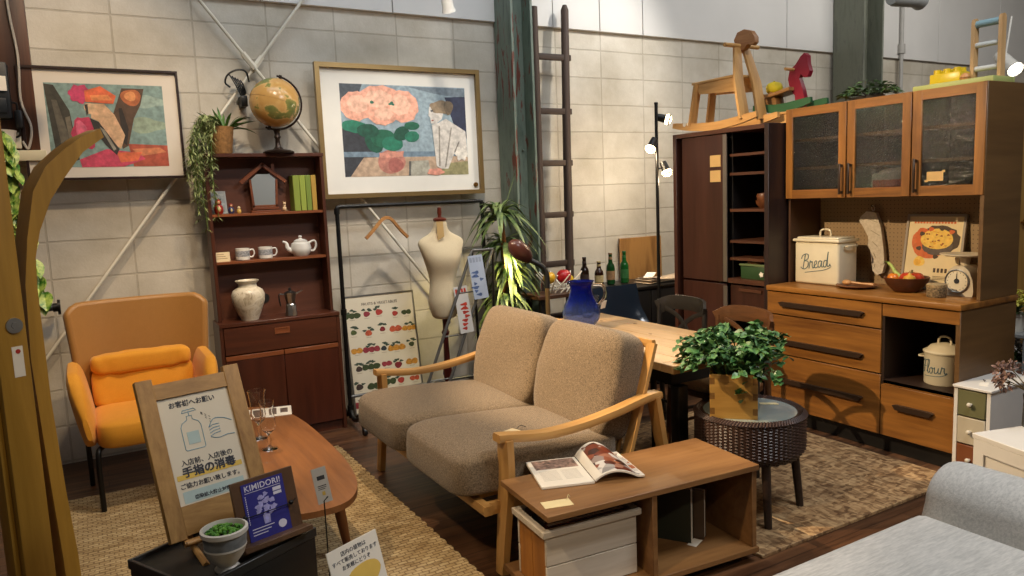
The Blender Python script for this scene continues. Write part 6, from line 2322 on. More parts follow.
b.tube([(-0.0675, 0.005 + 0.062 * math.cos(k * PI / 16), 0.082 + 0.062 * math.sin(k * PI / 16)) for k in range(33)], 0.004, 6)
b.build('dial_ring', STEEL, dl)
b = B()
b.cyl((-0.071, 0.005, 0.082), (-0.067, 0.005, 0.082), 0.014, n=18)
b.sweep([(-0.069, 0.005, 0.082), (-0.069, 0.005, 0.125)], (0.0012, 0.003), (1, 0, 0))
for k in range(16):
    a = k * PI / 8
    b.bx(-0.068, -0.0672, 0.005 + 0.05 * math.cos(a) - 0.002, 0.005 + 0.05 * math.cos(a) + 0.002, 0.082 + 0.05 * math.sin(a) - 0.002, 0.082 + 0.05 * math.sin(a) + 0.002)
b.build('pointer', INK, dl)
B().cyl((0, 0, 0.16), (0, 0, 0.215), 0.02, 0.03).build('tray_post', M_SC, t)
B().lathe([(0, 0.213), (0.1, 0.215), (0.125, 0.224), (0.125, 0.229), (0.1, 0.221), (0, 0.219)], n=36, sx=0.8, sy=1.05).build('tray', M_SC, t)

# ---------------------------------------------------- on top of the hutch
t = thing('ivy_bush', 'low bushy green plant on the middle of the hutch top', 'plant', (4.22, 2.92, UZ1))
b = B()
rr = random.Random(31)
for k in range(260):
    a = rr.random() * 6.28
    q = rr.random() ** 0.5
    p = (0.09 * q * math.cos(a), 0.19 * q * math.sin(a), 0.02 + 0.09 * (1 - q * q) * rr.random() + 0.02)
    b.leaf(p, (math.cos(a), math.sin(a), rr.uniform(-0.1, 0.7)), rr.uniform(0.03, 0.05), 0.024, 0.3, rr.uniform(-0.6, 0.6), 2)
b.build('leaves', leafmat('bush_green', '223f1e', '5d7a46', 30), t)
b = B()
b.lathe([(0, 0), (0.05, 0), (0.06, 0.03), (0.055, 0.03), (0, 0.02)], n=18, sx=1.0, sy=1.8)
for k in range(12):
    a = k * 0.52
    b.tube([(0, 0, 0.02), (0.06 * math.cos(a), 0.12 * math.sin(a), 0.06)], 0.003, 5)
b.build('dish', plain('pot_dark', '3a3632', 0.5), t)
t = thing('toy_tray', 'pale green flat toy tray lying at the right end of the hutch top', 'tray', (4.22, 2.37, UZ1))
B().bx(-0.1, 0.1, -0.22, 0.2, 0, 0.018, 0.006).build('base', plain('tray_green', 'a8b06a', 0.5), t)
B().bx(-0.105, -0.095, -0.225, 0.205, 0.0, 0.034, 0.004).bx(0.095, 0.105, -0.225, 0.205, 0.0, 0.034, 0.004).bx(-0.095, 0.095, -0.225, -0.215, 0.0, 0.034, 0.004).bx(-0.095, 0.095, 0.195, 0.205, 0.0, 0.034, 0.004).build('rim', plain('tray_green', 'a8b06a', 0.5), t)
t = thing('toy_brick', 'large yellow toy brick with round studs on the pale green tray', 'toy', (4.24, 2.44, UZ1 + 0.018))
M_YB = plain('brick_yellow', 'd9bb1c', 0.3)
B().bx(-0.05, 0.05, -0.085, 0.085, 0, 0.075, 0.006).build('block', M_YB, t)
for x in (-0.025, 0.025):
    for y in (-0.055, 0.0, 0.055):
        B().cyl((x, y, 0.075), (x, y, 0.098), 0.019, 0.018, 16).build('stud', M_YB, t)
t = thing('toy_ball', 'small tan ball on the right of the pale green tray on the hutch', 'ball', (4.14, 2.30, UZ1 + 0.018 + 0.026))
B().ell((0, 0, 0), 0.026, 18, 12).build('ball', plain('ball_tan', 'c08a52', 0.4), t)
B().tube([(0.0262 * math.cos(k * PI / 12), 0.0262 * math.sin(k * PI / 12), 0) for k in range(25)], 0.0015, 5).build('seam', plain('ball_seam', '7a5028', 0.5), t)
t = thing('toy_ladder', 'light wooden toy ladder frame with pale blue top rung on the hutch top', 'toy ladder', (4.30, 2.275, UZ1))
M_LW = wood('ladder_light', 'b58a58', 'd3ad7c', 'z', 0.8)
for s in (-1, 1):
    b = B()
    b.prism([(-0.022, 0.0), (0.022, 0.0), (0.022, 0.345), (0.015, 0.362), (0, 0.368), (-0.015, 0.362), (-0.022, 0.345)], s * 0.07 - 0.009, s * 0.07 + 0.009, 'xz', 0.003)
    b.build('side_rail', M_LW, t)
B().cyl((0, -0.065, 0.335), (0, 0.065, 0.335), 0.019).build('top_rung', plain('rung_blue', '8fb0b8', 0.5), t)
B().cyl((0, -0.065, 0.225), (0, 0.065, 0.225), 0.014).build('rung', plain('rung_white', 'd0d3cf', 0.5), t)
B().cyl((0, -0.065, 0.1), (0, 0.065, 0.1), 0.014).build('rung', plain('rung_white', 'd0d3cf', 0.5), t)


# ------------------------------------------------------------------ flake board sheet on the floor
o = B().bx(2.33, 3.785, 2.06, 3.75, 0.0, 0.016, 0.002, 1).build('flake_board_mat', flake_board('flake_board'))
tag(o, 'flake board sheet on the floor under the wicker table and the dining chairs', 'floor mat')

# ------------------------------------------------------------------ grey brown two seat sofa
m, nt, bb = newmat('tweed_brown')
f1 = noise(nt, coords(nt), 170, 3, 0.78)
f2 = noise(nt, coords(nt), 900, 2, 0.7)
ad = node(nt, 'ShaderNodeMath', operation='MULTIPLY_ADD')
nt.links.new(f2, ad.inputs[0])
ad.inputs[1].default_value = 0.6
nt.links.new(f1, ad.inputs[2])
nt.links.new(ramp(nt, ad.outputs[0], [(0.62, '463a2a'), (0.8, '736149'), (1.0, '97836a')]), bb.inputs['Base Color'])
bb.inputs['Roughness'].default_value = 0.95
bb.inputs['Sheen Weight'].default_value = 0.2
bump(nt, bb, ad.outputs[0], 0.5, 0.004)
M_TWEED = m
M_SW = wood('sofa_oak', 'a0743c', 'c4975a', 'x', 0.6, 0.35)
M_SWZ = wood('sofa_oak', 'a0743c', 'c4975a', 'z', 0.6, 0.35)
M_SWY = wood('sofa_oak', 'a0743c', 'c4975a', 'y', 0.6, 0.35)
t = thing('loveseat', 'grey brown fabric two seat sofa with curved wooden arms', 'sofa', (1.75, 3.29, 0))


def seat_pad(y0, y1, nm):
    cx, cyy = 1.60, (y0 + y1) / 2
    fm = MX.Rotation(R(4), 3, 'Y')
    b = B()
    b.ell((0, 0, 0), (0.42, (y1 - y0) / 2, 0.092), 60, 20, 0.27)
    for v in b.bm.verts:
        p = v.co
        # crown the top, roll the front edge over
        d = (1 - (p.x / 0.42) ** 2) * (1 - (p.y / ((y1 - y0) / 2)) ** 2)
        p.z += 0.022 * max(0, d)
        if p.x < -0.2:
            p.z -= 0.022 * ((-0.2 - p.x) / 0.22) ** 2
    b.bm.transform(MX.Translation((cx, cyy, 0.392)) @ fm.to_4x4())
    return b.build(nm, M_TWEED, t, True)


seat_pad(2.615, 3.285, 'seat_cushion')
seat_pad(3.295, 3.985, 'seat_cushion')


def back_pad(y0, y1):
    cyy = (y0 + y1) / 2
    b = B()
    b.ell((0, 0, 0), (0.092, (y1 - y0) / 2, 0.262), 60, 24, 0.34)
    for v in b.bm.verts:
        p = v.co
        d = (1 - (p.z / 0.262) ** 2) * (1 - (p.y / ((y1 - y0) / 2)) ** 2)
        if p.x < 0:
            p.x -= 0.02 * max(0, d)
        p.x -= 0.01 * math.sin(p.z * 14 + p.y * 5) * (1 if p.x < 0 else 0)
    b.bm.transform(MX.Translation((2.045, cyy, 0.645)) @ MX.Rotation(R(17), 4, 'Y'))
    return b.build('back_cushion', M_TWEED, t, True)


back_pad(2.625, 3.285)
back_pad(3.295, 3.975)
# frame
b = B()
b.sweep([(1.275, 2.56, 0.288), (1.275, 4.04, 0.288)], (0.022, 0.020), (0, 0, 1))
b.build('front_rail', M_SWY, t, True)
b = B()
b.sweep([(2.05, 2.62, 0.25), (2.05, 3.98, 0.25)], (0.022, 0.02), (0, 0, 1))
for k in range(6):
    b.bx(1.28, 2.04, 2.75 + 0.21 * k, 2.8 + 0.21 * k, 0.262, 0.276)
b.build('seat_slats', M_SWY, t, True)
for s, y in ((-1, 2.58), (1, 4.02)):
    b = B()
    b.sweep(spline([(1.335, y, 0.577), (1.38, y, 0.572), (1.56, y, 0.548), (1.74, y, 0.552), (1.93, y + 0.0, 0.576), (2.12, y, 0.612), (2.19, y, 0.614)], 6), (0.032, 0.016), (0, 0, 1))
    b.build('arm_rest', M_SW, t, True)
    b = B()
    b.sweep(spline([(1.375, y, 0.565), (1.375, y, 0.42), (1.365, y, 0.30), (1.335, y, 0.0)], 5), [(0.02, 0.042 + 0.004 * math.sin(k / 15 * PI) if k < 8 else 0.044 - 0.0022 * (k - 8)) for k in range(16)], (0, 1, 0.001))
    b.build('front_leg', M_SWZ, t, True)
    b = B()
    b.sweep([(2.16, y, 0.61), (2.20, y, 0.4), (2.30, y, 0.0)], [(0.018, 0.036), (0.018, 0.032), (0.018, 0.02)], (0, 1, 0.001))
    b.build('rear_leg', M_SWZ, t, True)
    b = B()
    b.sweep([(2.0, y - s * 0.03, 0.27), (2.185, y - s * 0.03, 0.85)], (0.012, 0.028), (0, 1, 0.001))
    b.build('back_post', M_SWZ, t, True)
    b = B()
    b.sweep([(1.285, y - s * 0.02, 0.282), (2.18, y - s * 0.02, 0.25)], (0.014, 0.026), (0, 0, 1))
    b.build('side_rail', M_SW, t, True)
b = B()
b.sweep([(2.185, 2.6, 0.845), (2.185, 4.0, 0.845)], (0.012, 0.02), (0, 0, 1))
for k in range(9):
    y = 2.72 + k * 0.142
    b.sweep([(2.04, y, 0.27), (2.185, y, 0.84)], (0.010, 0.007), (0, 1, 0.001))
b.build('back_rail', M_SWY, t, True)
bpy.data.objects['loveseat'].location.x += 0.04
t = thing('sofa_tag', 'small pale price tag lying on the nearer seat cushion of the grey brown sofa', 'price tag', (1.56, 2.80, 0.508))
B().at((0, 0, 0), 0.4, 0.03, 0.05).bx(-0.05, 0.05, -0.025, 0.025, 0, 0.0015).build('card', plain('card_cream', 'c9b791', 0.7), t)
B().tube(spline([(0.05, 0.02, 0.002), (0.07, 0.02, 0.012), (0.09, 0.005, 0.004)]), 0.0015, 5).build('string', INK, t)

# ------------------------------------------------------------------ low open board with magazine, crate, books
M_TV = wood('board_brown', '6d4a2a', '8f683e', 'x', 0.6, 0.45)
M_TVI = wood('board_inner', '553820', '6f4a2c', 'z', 0.6, 0.4)
t = thing('low_shelf_unit', 'low brown open shelf unit carrying an open magazine in front of the sofa end', 'shelf unit', (1.83, 2.25, 0))
B().bx(1.335, 2.315, 2.0, 2.40, 0.397, 0.42, 0.002, 1).build('top_board', M_TV, t, True)
B().bx(1.335, 2.315, 2.0, 2.40, 0.045, 0.068, 0.002, 1).build('bottom_board', M_TV, t, True)
B().bx(2.285, 2.31, 2.01, 2.40, 0.068, 0.397, 0.002, 1).build('side_panel', M_TV, t, True)
B().bx(1.79, 1.813, 2.01, 2.40, 0.068, 0.397, 0.002, 1).build('divider', M_TV, t, True)
B().bx(1.813, 2.285, 2.375, 2.39, 0.068, 0.397).build('back_panel', M_TVI, t, True)
b = B()
b.bx(1.38, 2.27, 2.06, 2.09, 0, 0.045).bx(1.38, 2.27, 2.36, 2.39, 0, 0.045)
b.build('plinth', BLACK, t, True)

t = thing('magazine', 'open glossy magazine with photographs on the low brown shelf unit', 'magazine', (1.67, 2.3, 0.42), R(-14))
M_PG = plain('page_white', 'e6dfd0', 0.35, 0, 0.02)
# local: spine along y from -0.13 to 0.15 at x=0; left page towards -x
b = B()
b.bx(-0.215, 0.0, -0.13, 0.155, 0.0005, 0.012, 0.002, 1)
b.build('left_pages', M_PG, t)


def rp(u, v):
    z = 0.014 + 0.062 * math.sin(min(1.0, u * 1.15 + 0.0) * PI) ** 0.8 * (1 - 0.25 * u) * (0.55 + 0.45 * v) if u > 0 else 0.014
    return (0.205 * u * (1 - 0.08 * v), -0.13 + 0.285 * v, z)


b = B()
b.slab(rp, 20, 8, 0.007)
b.build('right_pages', M_PG, t)
b = B()
b.raw = True
b.mi = 0
b.surf(lambda u, v: V(rp(0.14 + 0.84 * u, 0.03 + 0.93 * v)) + V((0, 0, 0.0012)), 24, 10)
m, nt, bb = newmat('photo_collage')
vo = node(nt, 'ShaderNodeTexVoronoi', feature='F1')
vo.inputs['Scale'].default_value = 22
nt.links.new(coords(nt, (1, 1.4, 0.2)), vo.inputs['Vector'])
bw_ = node(nt, 'ShaderNodeRGBToBW')
nt.links.new(vo.outputs['Color'], bw_.inputs[0])
nt.links.new(ramp(nt, bw_.outputs[0], [(0.2, '3a211c'), (0.4, '7d3b26'), (0.52, 'a8694a'), (0.62, '8f8a86'), (0.75, 'd9d2c8')]), bb.inputs['Base Color'])
bb.inputs['Roughness'].default_value = 0.35
b.build('right_photo', m, t)
b = B()
b.bx(-0.195, -0.015, 0.045, 0.145, 0.012, 0.0126)
b.build('left_photo', plain('photo_grey_red', '8d7468', 0.35, 0, 0.8, 50), t)
b = B()
for k in range(9):
    b.bx(-0.19, -0.115, 0.02 - 0.012 * k, 0.0225 - 0.012 * k, 0.012, 0.0124).bx(-0.1, -0.03, 0.02 - 0.012 * k, 0.0225 - 0.012 * k, 0.012, 0.0124)
b.build('text_lines', plain('print_pale', 'b5ada0', 0.6), t)
t = thing('kraft_price_tag', 'small cream price tag at the front left corner of the low shelf unit', 'price tag', (1.42, 2.085, 0.42), R(-10))
B().bx(-0.055, 0.055, -0.03, 0.03, 0, 0.0015).build('card', plain('tag_cream', 'd9c898', 0.7), t)
B().tube(spline([(0.045, 0.02, 0.002), (0.055, 0.03, 0.015), (0.062, 0.034, 0.004)]), 0.0015, 5).build('string', plain('string_cream', 'd9c898', 0.7), t)

t = thing('wooden_crate', 'whitewashed wooden crate full of books in the low shelf unit', 'crate', (1.565, 2.17, 0.068))
M_WW = wood('whitewash', 'b9ac98', 'd6ccbb', 'x', 0.6, 0.7)
M_CRE = wood('crate_end', '8a5526', 'b5762f', 'z', 0.6, 0.5)
for y0, y1 in ((2.075, 2.087), (2.30, 2.312)):
    for z0, z1 in ((0.07, 0.188), (0.192, 0.31)):
        B().bx(1.362, 1.76, y0, y1, z0, z1, 0.002, 1).build('plank', M_WW, t, True)
for x0, x1 in ((1.364, 1.378), (1.744, 1.758)):
    for y0, y1 in ((2.087, 2.19), (2.193, 2.30)):
        B().bx(x0, x1, y0, y1, 0.07, 0.31).build('end_plank', M_CRE, t, True)
B().bx(1.378, 1.744, 2.087, 2.30, 0.07, 0.08).build('bottom', M_CRE, t, True)
b = B()
b.bx(1.345, 1.775, 2.06, 2.088, 0.308, 0.332, 0.002, 1).bx(1.345, 1.775, 2.299, 2.327, 0.308, 0.332, 0.002, 1).bx(1.345, 1.373, 2.088, 2.299, 0.308, 0.332, 0.002, 1).bx(1.747, 1.775, 2.088, 2.299, 0.308, 0.332, 0.002, 1)
b.build('rim', M_WW, t, True)
xx = 0
for k, (y0, y1, h, c, lab) in enumerate(((2.095, 2.125, 0.335, '4a2420', 'dark red book nearest the front in the white crate'), (2.13, 2.175, 0.342, '2e2622', 'broad black book second from the front in the white crate'),
                                      (2.18, 2.22, 0.334, '2c3532', 'dark green book third from the front in the white crate'), (2.225, 2.285, 0.338, '3b2a22', 'dark brown book at the back of the white crate'))):
    tt = thing('book', lab, 'book', (1.565, (y0 + y1) / 2, 0.081), 0, 'books in the white crate')
    b = B()
    b.bx(1.385, 1.73, y0, y0 + 0.003, 0.081, h).bx(1.385, 1.73, y1 - 0.003, y1, 0.081, h).bx(1.385, 1.388, y0 + 0.003, y1 - 0.003, 0.081, h)
    b.build('cover', plain('cover_' + c, c, 0.5), tt, True)
    B().bx(1.39, 1.725, y0 + 0.003, y1 - 0.003, 0.083, h - 0.004).build('pages', plain('pages_dim', '6b6058', 0.8) if k else PAPER, tt, True)
for k, (x, w, lab, c) in enumerate(((2.06, 0.045, 'dark green covered book standing in the right compartment of the low shelf unit', '2a2e22'), (2.13, 0.035, 'brown covered book beside the green one in the low shelf unit', '4a3826'))):
    tt = thing('book', lab, 'book', (x - 0.03, 2.24, 0.068), R(38), 'books in the low shelf unit')
    b = B()
    b.bx(0, 0.003, -0.1, 0.09, 0, 0.235 - 0.02 * k).bx(w - 0.003, w, -0.1, 0.09, 0, 0.235 - 0.02 * k).bx(0.003, w - 0.003, 0.087, 0.09, 0, 0.235 - 0.02 * k)
    b.build('cover', plain('cover_' + c, c, 0.5), tt)
    B().bx(0.003, w - 0.003, -0.097, 0.087, 0.003, 0.231 - 0.02 * k).build('pages', PAPER, tt)
o = B().at((0, 0, 0), 0.5).bx(-0.035, 0.035, -0.02, 0.02, 0, 0.0015).build('paper_slip', PAPER)
o.location = (2.11, 2.16, 0.0685)
tag(o, 'small paper slip lying in front of the books in the low shelf unit', 'card')

# the whole unit stands slightly turned on the floor
PIV, PNEW, TURN = V((1.825, 2.0, 0)), V((1.812, 2.088, 0)), R(-4.6)
for o in list(bpy.data.objects):
    if o.parent is None and (o.name in ('low_shelf_unit', 'magazine', 'kraft_price_tag', 'wooden_crate', 'paper_slip') or o.get('group') in ('books in the white crate', 'books in the low shelf unit')):
        o.location = PNEW + MX.Rotation(TURN, 3, 'Z') @ (V(o.location) - PIV)
        o.rotation_euler.z += TURN

# ------------------------------------------------------------------ wicker table with ivy box
M_WICK = plain('wicker_weave', '3d2b25', 0.42, 0, 0.25, 60)
WX, WY, WZ, WR = 2.66, 2.43, 0.50, 0.25
t = thing('wicker_table', 'round dark brown wicker side table with frosted glass top', 'side table', (WX, WY, 0.016))
b = B()
NU, NV = 128, 28


def wick(u, v):
    i, j = round(u * NU) % NU, round(v * NV)
    base = WR + 0.002 - 0.03 * max(0, 0.2 - v) / 0.2
    k = 0.004 * (1 if ((i // 2) + j) % 2 else -1)
    return (WX + (base + k) * math.cos(2 * PI * i / NU), WY + (base + k) * math.sin(2 * PI * i / NU), WZ - 0.205 + 0.2 * v)


b.surf(wick, NU, NV, True)
b.build('woven_skirt', M_WICK, t, True, 12)
b = B()
for k in range(110):
    a0 = 2 * PI * k / 110
    a1 = a0 + 2 * PI / 110 * 1.6
    b.tube([(WX + (WR + 0.006) * math.cos(a0), WY + (WR + 0.006) * math.sin(a0), WZ - 0.012), (WX + (WR - 0.012) * math.cos((a0 + a1) / 2), WY + (WR - 0.012) * math.sin((a0 + a1) / 2), WZ + 0.004), (WX + (WR - 0.034) * math.cos(a1), WY + (WR - 0.034) * math.sin(a1), WZ - 0.006)], 0.0068, 6)
b.build('woven_rim', M_WICK, t, True)
m, nt, bb = newmat('frosted_glass')
bb.inputs['Base Color'].default_value = rgb('8d9a98')
bb.inputs['Roughness'].default_value = 0.12
bb.inputs['Specular IOR Level'].default_value = 0.7
B().lathe([(0, WZ - 0.012), (WR - 0.033, WZ - 0.012), (WR - 0.033, WZ - 0.002), (0, WZ - 0.002)], (WX, WY, 0), 56).build('glass_top', m, t, True)
for a in (R(-118), R(-32), R(58), R(148)):
    dx, dy = math.cos(a), math.sin(a)
    B().cyl((WX + dx * (WR - 0.01), WY + dy * (WR - 0.01), 0.016), (WX + dx * (WR - 0.04), WY + dy * (WR - 0.04), WZ - 0.2), 0.017, 0.021, 14).build('leg', plain('wicker_leg', '2a1d17', 0.45, 0, 0.3, 60), t, True)
o = B().at((2.80, 2.44, WZ - 0.001), R(-40)).bx(-0.04, 0.04, -0.015, 0.015, 0, 0.001).bx(0.025, 0.045, -0.02, 0.0, 0.001, 0.0016).build('table_price_tag', plain('tag_cream', 'd9c898', 0.7))
tag(o, 'small cream price tag lying on the glass top of the wicker table', 'price tag')

t = thing('ivy_planter', 'square wooden finger jointed planter of bushy ivy on the wicker table', 'potted plant', (2.565, 2.44, WZ - 0.002), R(-46))
M_BOXW = wood('planter_bamboo', '9a7436', 'c0974e', 'x', 0.7, 0.4)
bw, bh = 0.105, 0.205
b = B()
for y0, y1 in ((-bw, -bw + 0.014), (bw - 0.014, bw)):
    b.bx(-bw, bw, y0, y1, 0, bh, 0.001, 1)
for x0, x1 in ((-bw, -bw + 0.014), (bw - 0.014, bw)):
    b.bx(x0, x1, -bw + 0.014, bw - 0.014, 0, bh)
b.bx(-bw + 0.014, bw - 0.014, -bw + 0.014, bw - 0.014, 0, 0.01)
b.mi = 1
for x in (-bw, bw - 0.022):
    for k in range(3):
        z = 0.02 + 0.07 * k
        b.bx(x, x + 0.022, -bw - 0.0004, -bw + 0.002, z, z + 0.03)
b.build('box', [M_BOXW, plain('joint_brown', '7d5a2a', 0.5, 0, 0.2, 60)], t)
B().bx(-bw + 0.014, bw - 0.014, -bw + 0.014, bw - 0.014, 0.15, 0.17).build('soil', plain('soil', '2c2118', 0.95, 0, 0.3, 60), t)
b = B()
st = B()
rr = random.Random(17)
for k in range(64):
    a = rr.random() * 6.28
    q = rr.random() ** 0.6
    L = rr.uniform(0.10, 0.26)
    hang = k % 4 == 0
    p0 = V((0.06 * q * math.cos(a), 0.06 * q * math.sin(a), 0.17))
    tip = V((math.cos(a) * (0.10 + 0.17 * q), math.sin(a) * (0.10 + 0.17 * q), 0.17 + (L + 0.03 if not hang else rr.uniform(0.04, 0.1))))
    tip.z = 0.17 + (tip.z - 0.17) * (1 - 0.45 * q)
    mid_ = p0.lerp(tip, 0.55) + V((0, 0, 0.08))
    pts = spline([p0, mid_, tip], 6)
    st.tube(pts, 0.0022, 5)
    for p in pts[3:]:
        for j in range(2):
            aa = rr.random() * 6.28
            s = rr.uniform(0.028, 0.046)
            b.leaf(p, (math.cos(aa), math.sin(aa), rr.uniform(-0.6, 0.4)), s, s * 0.95, 0.2, rr.uniform(-0.7, 0.7), 3)
for (dx, dy, dz) in ((0.03, -0.118, 0.13), (0.02, -0.118, 0.09)):
    for j in range(4):
        aa = rr.random() * 6.28
        b.leaf((dx + rr.uniform(-0.02, 0.02), dy, dz + rr.uniform(-0.02, 0.04)), (math.cos(aa), -0.4, math.sin(aa)), 0.034, 0.032, 0.2, 0, 3)
b.build('leaves', leafmat('ivy_green', '1f4a24', '5f8a52', 26, 0.4), t)
st.build('stems', M_STEM, t)

# ------------------------------------------------------------------ pale sofa in the right foreground
M_PALEF = fabric('pale_linen', 'c2beb6', 'e0dbd2', 120, 0.95, 0.35, (0.16, 1.0, 1.0))
t = thing('pale_sofa', 'pale grey fabric sofa with rounded back at the bottom right', 'sofa', (2.2, 0.8, 0))
b = B()
b.bx(1.45, 2.40, 0.15, 1.44, 0.20, 0.42, 0.035, 4)
b.build('seat_cushion', M_PALEF, t, True)
b = B()
b.bx(1.5, 2.72, 0.17, 1.42, 0.09, 0.20, 0.02)
b.build('base', fabric('pale_base', '8b8c8c', 'a9a9a6', 140, 0.95, 0.3), t, True)
# rounded back, profile in x-z swept along y
prof = []
for k in range(15):
    a = PI - PI * k / 14
    prof.append((2.57 + 0.145 * math.cos(a), 0.44 + 0.12 * math.sin(a)))
prof = [(2.40, 0.21), (2.385, 0.30), (2.40, 0.38)] + prof + [(2.74, 0.3), (2.74, 0.21)]
b = B()
n = len(prof)
ys = [(0.2, 0.94), (0.16, 0.985), (0.15, 1.0)] + [(0.15 + 1.25 * k / 12, 1.0) for k in range(1, 12)] + [(1.395, 1.0), (1.425, 0.975), (1.44, 0.93), (1.445, 0.86)]
prev = None
ccx = sum(p[0] for p in prof) / n
ccz = sum(p[1] for p in prof) / n
for y, s in ys:
    rg = [b.v((ccx + (px_ - ccx) * s, y, ccz + (pz_ - ccz) * s)) for px_, pz_ in prof]
    if prev:
        b.bridge(prev, rg)
    else:
        b.f(rg)
    prev = rg
b.f(prev)
b.build('back_rest', M_PALEF, t, True, 60)
b = B()
b.bx(2.385, 2.41, 0.2, 1.425, 0.2, 0.36, 0.01)
b.build('crevice_strip', fabric('pale_base', '8b8c8c', 'a9a9a6', 140, 0.95, 0.3), t, True)  # grey strip low on the back, crevice shade put into its colour
for x in (1.55, 2.66):
    for y in (0.25, 1.34):
        B().cyl((x, y, 0), (x, y, 0.09), 0.02, 0.026).build('leg', M_SWZ, t, True)

# ------------------------------------------------------------------ white furniture on the right
M_WP2 = plain('white_lacquer', 'dedbd4', 0.4, 0, 0.03)
t = thing('drawer_chest', 'narrow white chest with olive, cream and brown drawers beside the hutch', 'chest of drawers', (4.0, 2.03, 0))
b = B()
b.bx(3.80, 4.27, 1.935, 1.953, 0.02, 0.485).bx(3.80, 4.27, 2.095, 2.113, 0.02, 0.485).bx(4.25, 4.27, 1.953, 2.095, 0.02, 0.485).bx(3.80, 4.25, 1.953, 2.095, 0.02, 0.04)
b.build('body', M_WP2, t, True)
B().bx(3.79, 4.28, 1.928, 2.118, 0.485, 0.5, 0.003, 1).build('top', M_WP2, t, True)
for z0, z1, c, lab in ((0.345, 0.478, '6b6a48', 'olive green drawer'), (0.2, 0.338, 'bdb39c', 'cream drawer'), (0.05, 0.193, '7a4524', 'brown drawer')):
    d = B().bx(3.795, 3.82, 1.957, 2.091, z0, z1, 0.003, 1).build('drawer', plain('drawer_' + c, c, 0.5), t, True)
    d['label'] = lab
    k = B()
    k.cyl((3.795, 2.024, (z0 + z1) / 2), (3.78, 2.024, (z0 + z1) / 2), 0.006)
    k.ell((3.774, 2.024, (z0 + z1) / 2), (0.009, 0.012, 0.012), 14, 8)
    k.build('knob', plain('knob_cream', 'd3cbb8', 0.35), d, True)
t = thing('chest_price_tag', 'small pale price tag on the white chest of drawers', 'price tag', (3.9, 2.02, 0.5), 0.4)
B().bx(-0.04, 0.04, -0.02, 0.02, 0, 0.0015).build('card', PAPER, t)
B().tube(spline([(0.04, 0.0, 0.002), (0.055, 0.01, 0.01), (0.07, 0.0, 0.002)]), 0.0015, 5).build('string', INK, t)

t = thing('white_cabinet', 'low white cabinet with panelled front behind the pale sofa', 'cabinet', (3.2, 1.7, 0), R(-16))
b = B()
b.bx(0.01, 0.62, -0.62, -0.01, 0.03, 0.445, 0.003, 1)
b.build('body', M_WP2, t)
B().bx(0, 0.63, -0.63, 0.0, 0.445, 0.468, 0.003, 1).build('top', M_WP2, t)
b = B()
b.bx(0.0, 0.012, -0.62, -0.57, 0.03, 0.445).bx(0.0, 0.012, -0.06, -0.01, 0.03, 0.445).bx(0.0, 0.012, -0.57, -0.06, 0.39, 0.445).bx(0.0, 0.012, -0.57, -0.06, 0.03, 0.08)
b.build('panel_frame', M_WP2, t)
for x in (0.05, 0.58):
    for y in (-0.58, -0.05):
        B().cyl((x, y, 0), (x, y, 0.03), 0.02).build('foot', M_WP2, t)
t = thing('dried_flowers', 'dusky dried hydrangea in a dark grey vase on the white cabinet', 'flowers', (3.47, 1.60, 0.468))
B().lathe([(0, 0), (0.032, 0), (0.034, 0.005), (0.03, 0.11), (0.034, 0.14), (0.03, 0.14), (0.026, 0.1), (0, 0.01)], n=24, cap=False).build('vase', plain('vase_slate', '3f4446', 0.4), t)
b = B()
st = B()
rr = random.Random(41)
for k in range(9):
    a = rr.random() * 6.28
    tip = V((0.09 * math.cos(a) - 0.02, 0.09 * math.sin(a) + 0.02, rr.uniform(0.19, 0.30)))
    st.tube(spline([(0, 0, 0.05), (0.02 * math.cos(a), 0.02 * math.sin(a), 0.15), tip], 4), 0.0025, 5)
    for j in range(26):
        d = V((rr.gauss(0, 1), rr.gauss(0, 1), rr.gauss(0, 1))).normalized()
        b.leaf(tip + d * 0.025, d + V((0, 0, 0.2)), rr.uniform(0.018, 0.03), 0.02, 0.2, rr.uniform(-1, 1), 2)
b.build('petal_foliage', leafmat('dusky_petal', '5d4038', '9a7d6f', 40, 0.7), t)
st.build('stems', plain('dry_stem', '6a5a3c', 0.8), t)

# ------------------------------------------------------------------ far right behind the hutch
t = thing('yellow_wardrobe', 'yellow wood wardrobe standing beyond the right end of the hutch', 'wardrobe', (6.2, 3.2, 0))
M_YW = wood('wardrobe_pine', 'a87a34', 'd2a455', 'z', 0.5, 0.4)
b = B()
b.bx(5.80, 6.6, 2.92, 3.4, 0.05, 2.06, 0.004, 1)
b.build('body', M_YW, t, True)
B().bx(5.77, 6.63, 2.89, 3.43, 2.06, 2.10, 0.005).build('cornice', M_YW, t, True)
for x0, x1, kx in ((5.81, 6.195, 6.02), (6.205, 6.59, 6.24)):
    d = B().bx(x0, x1, 2.905, 2.92, 0.08, 2.04, 0.003, 1).build('door', M_YW, t, True)
    b = B()
    b.cyl((kx, 2.905, 1.2), (kx, 2.885, 1.2), 0.008)
    b.ell((kx, 2.878, 1.2), (0.02, 0.012, 0.03), 14, 8)
    b.build('knob', BRASS, d, True)
B().bx(5.82, 6.58, 2.94, 3.38, 0.0, 0.05).build('plinth', M_YW, t, True)
t = thing('plant_stand', 'grey plant stand beyond the hutch carrying flowers', 'plant stand', (5.1, 2.42, 0))
M_GS = plain('stand_grey', '8d8f8d', 0.5)
B().bx(4.88, 5.32, 2.28, 2.58, 0.56, 0.585, 0.003, 1).build('top', M_GS, t, True)
B().bx(4.88, 5.32, 2.28, 2.58, 0.30, 0.32, 0.003, 1).build('lower_shelf', M_GS, t, True)
for x in (4.89, 5.28):
    for y in (2.29, 2.54):
        B().bx(x, x + 0.03, y, y + 0.03, 0, 0.56).build('leg', M_GS, t, True)


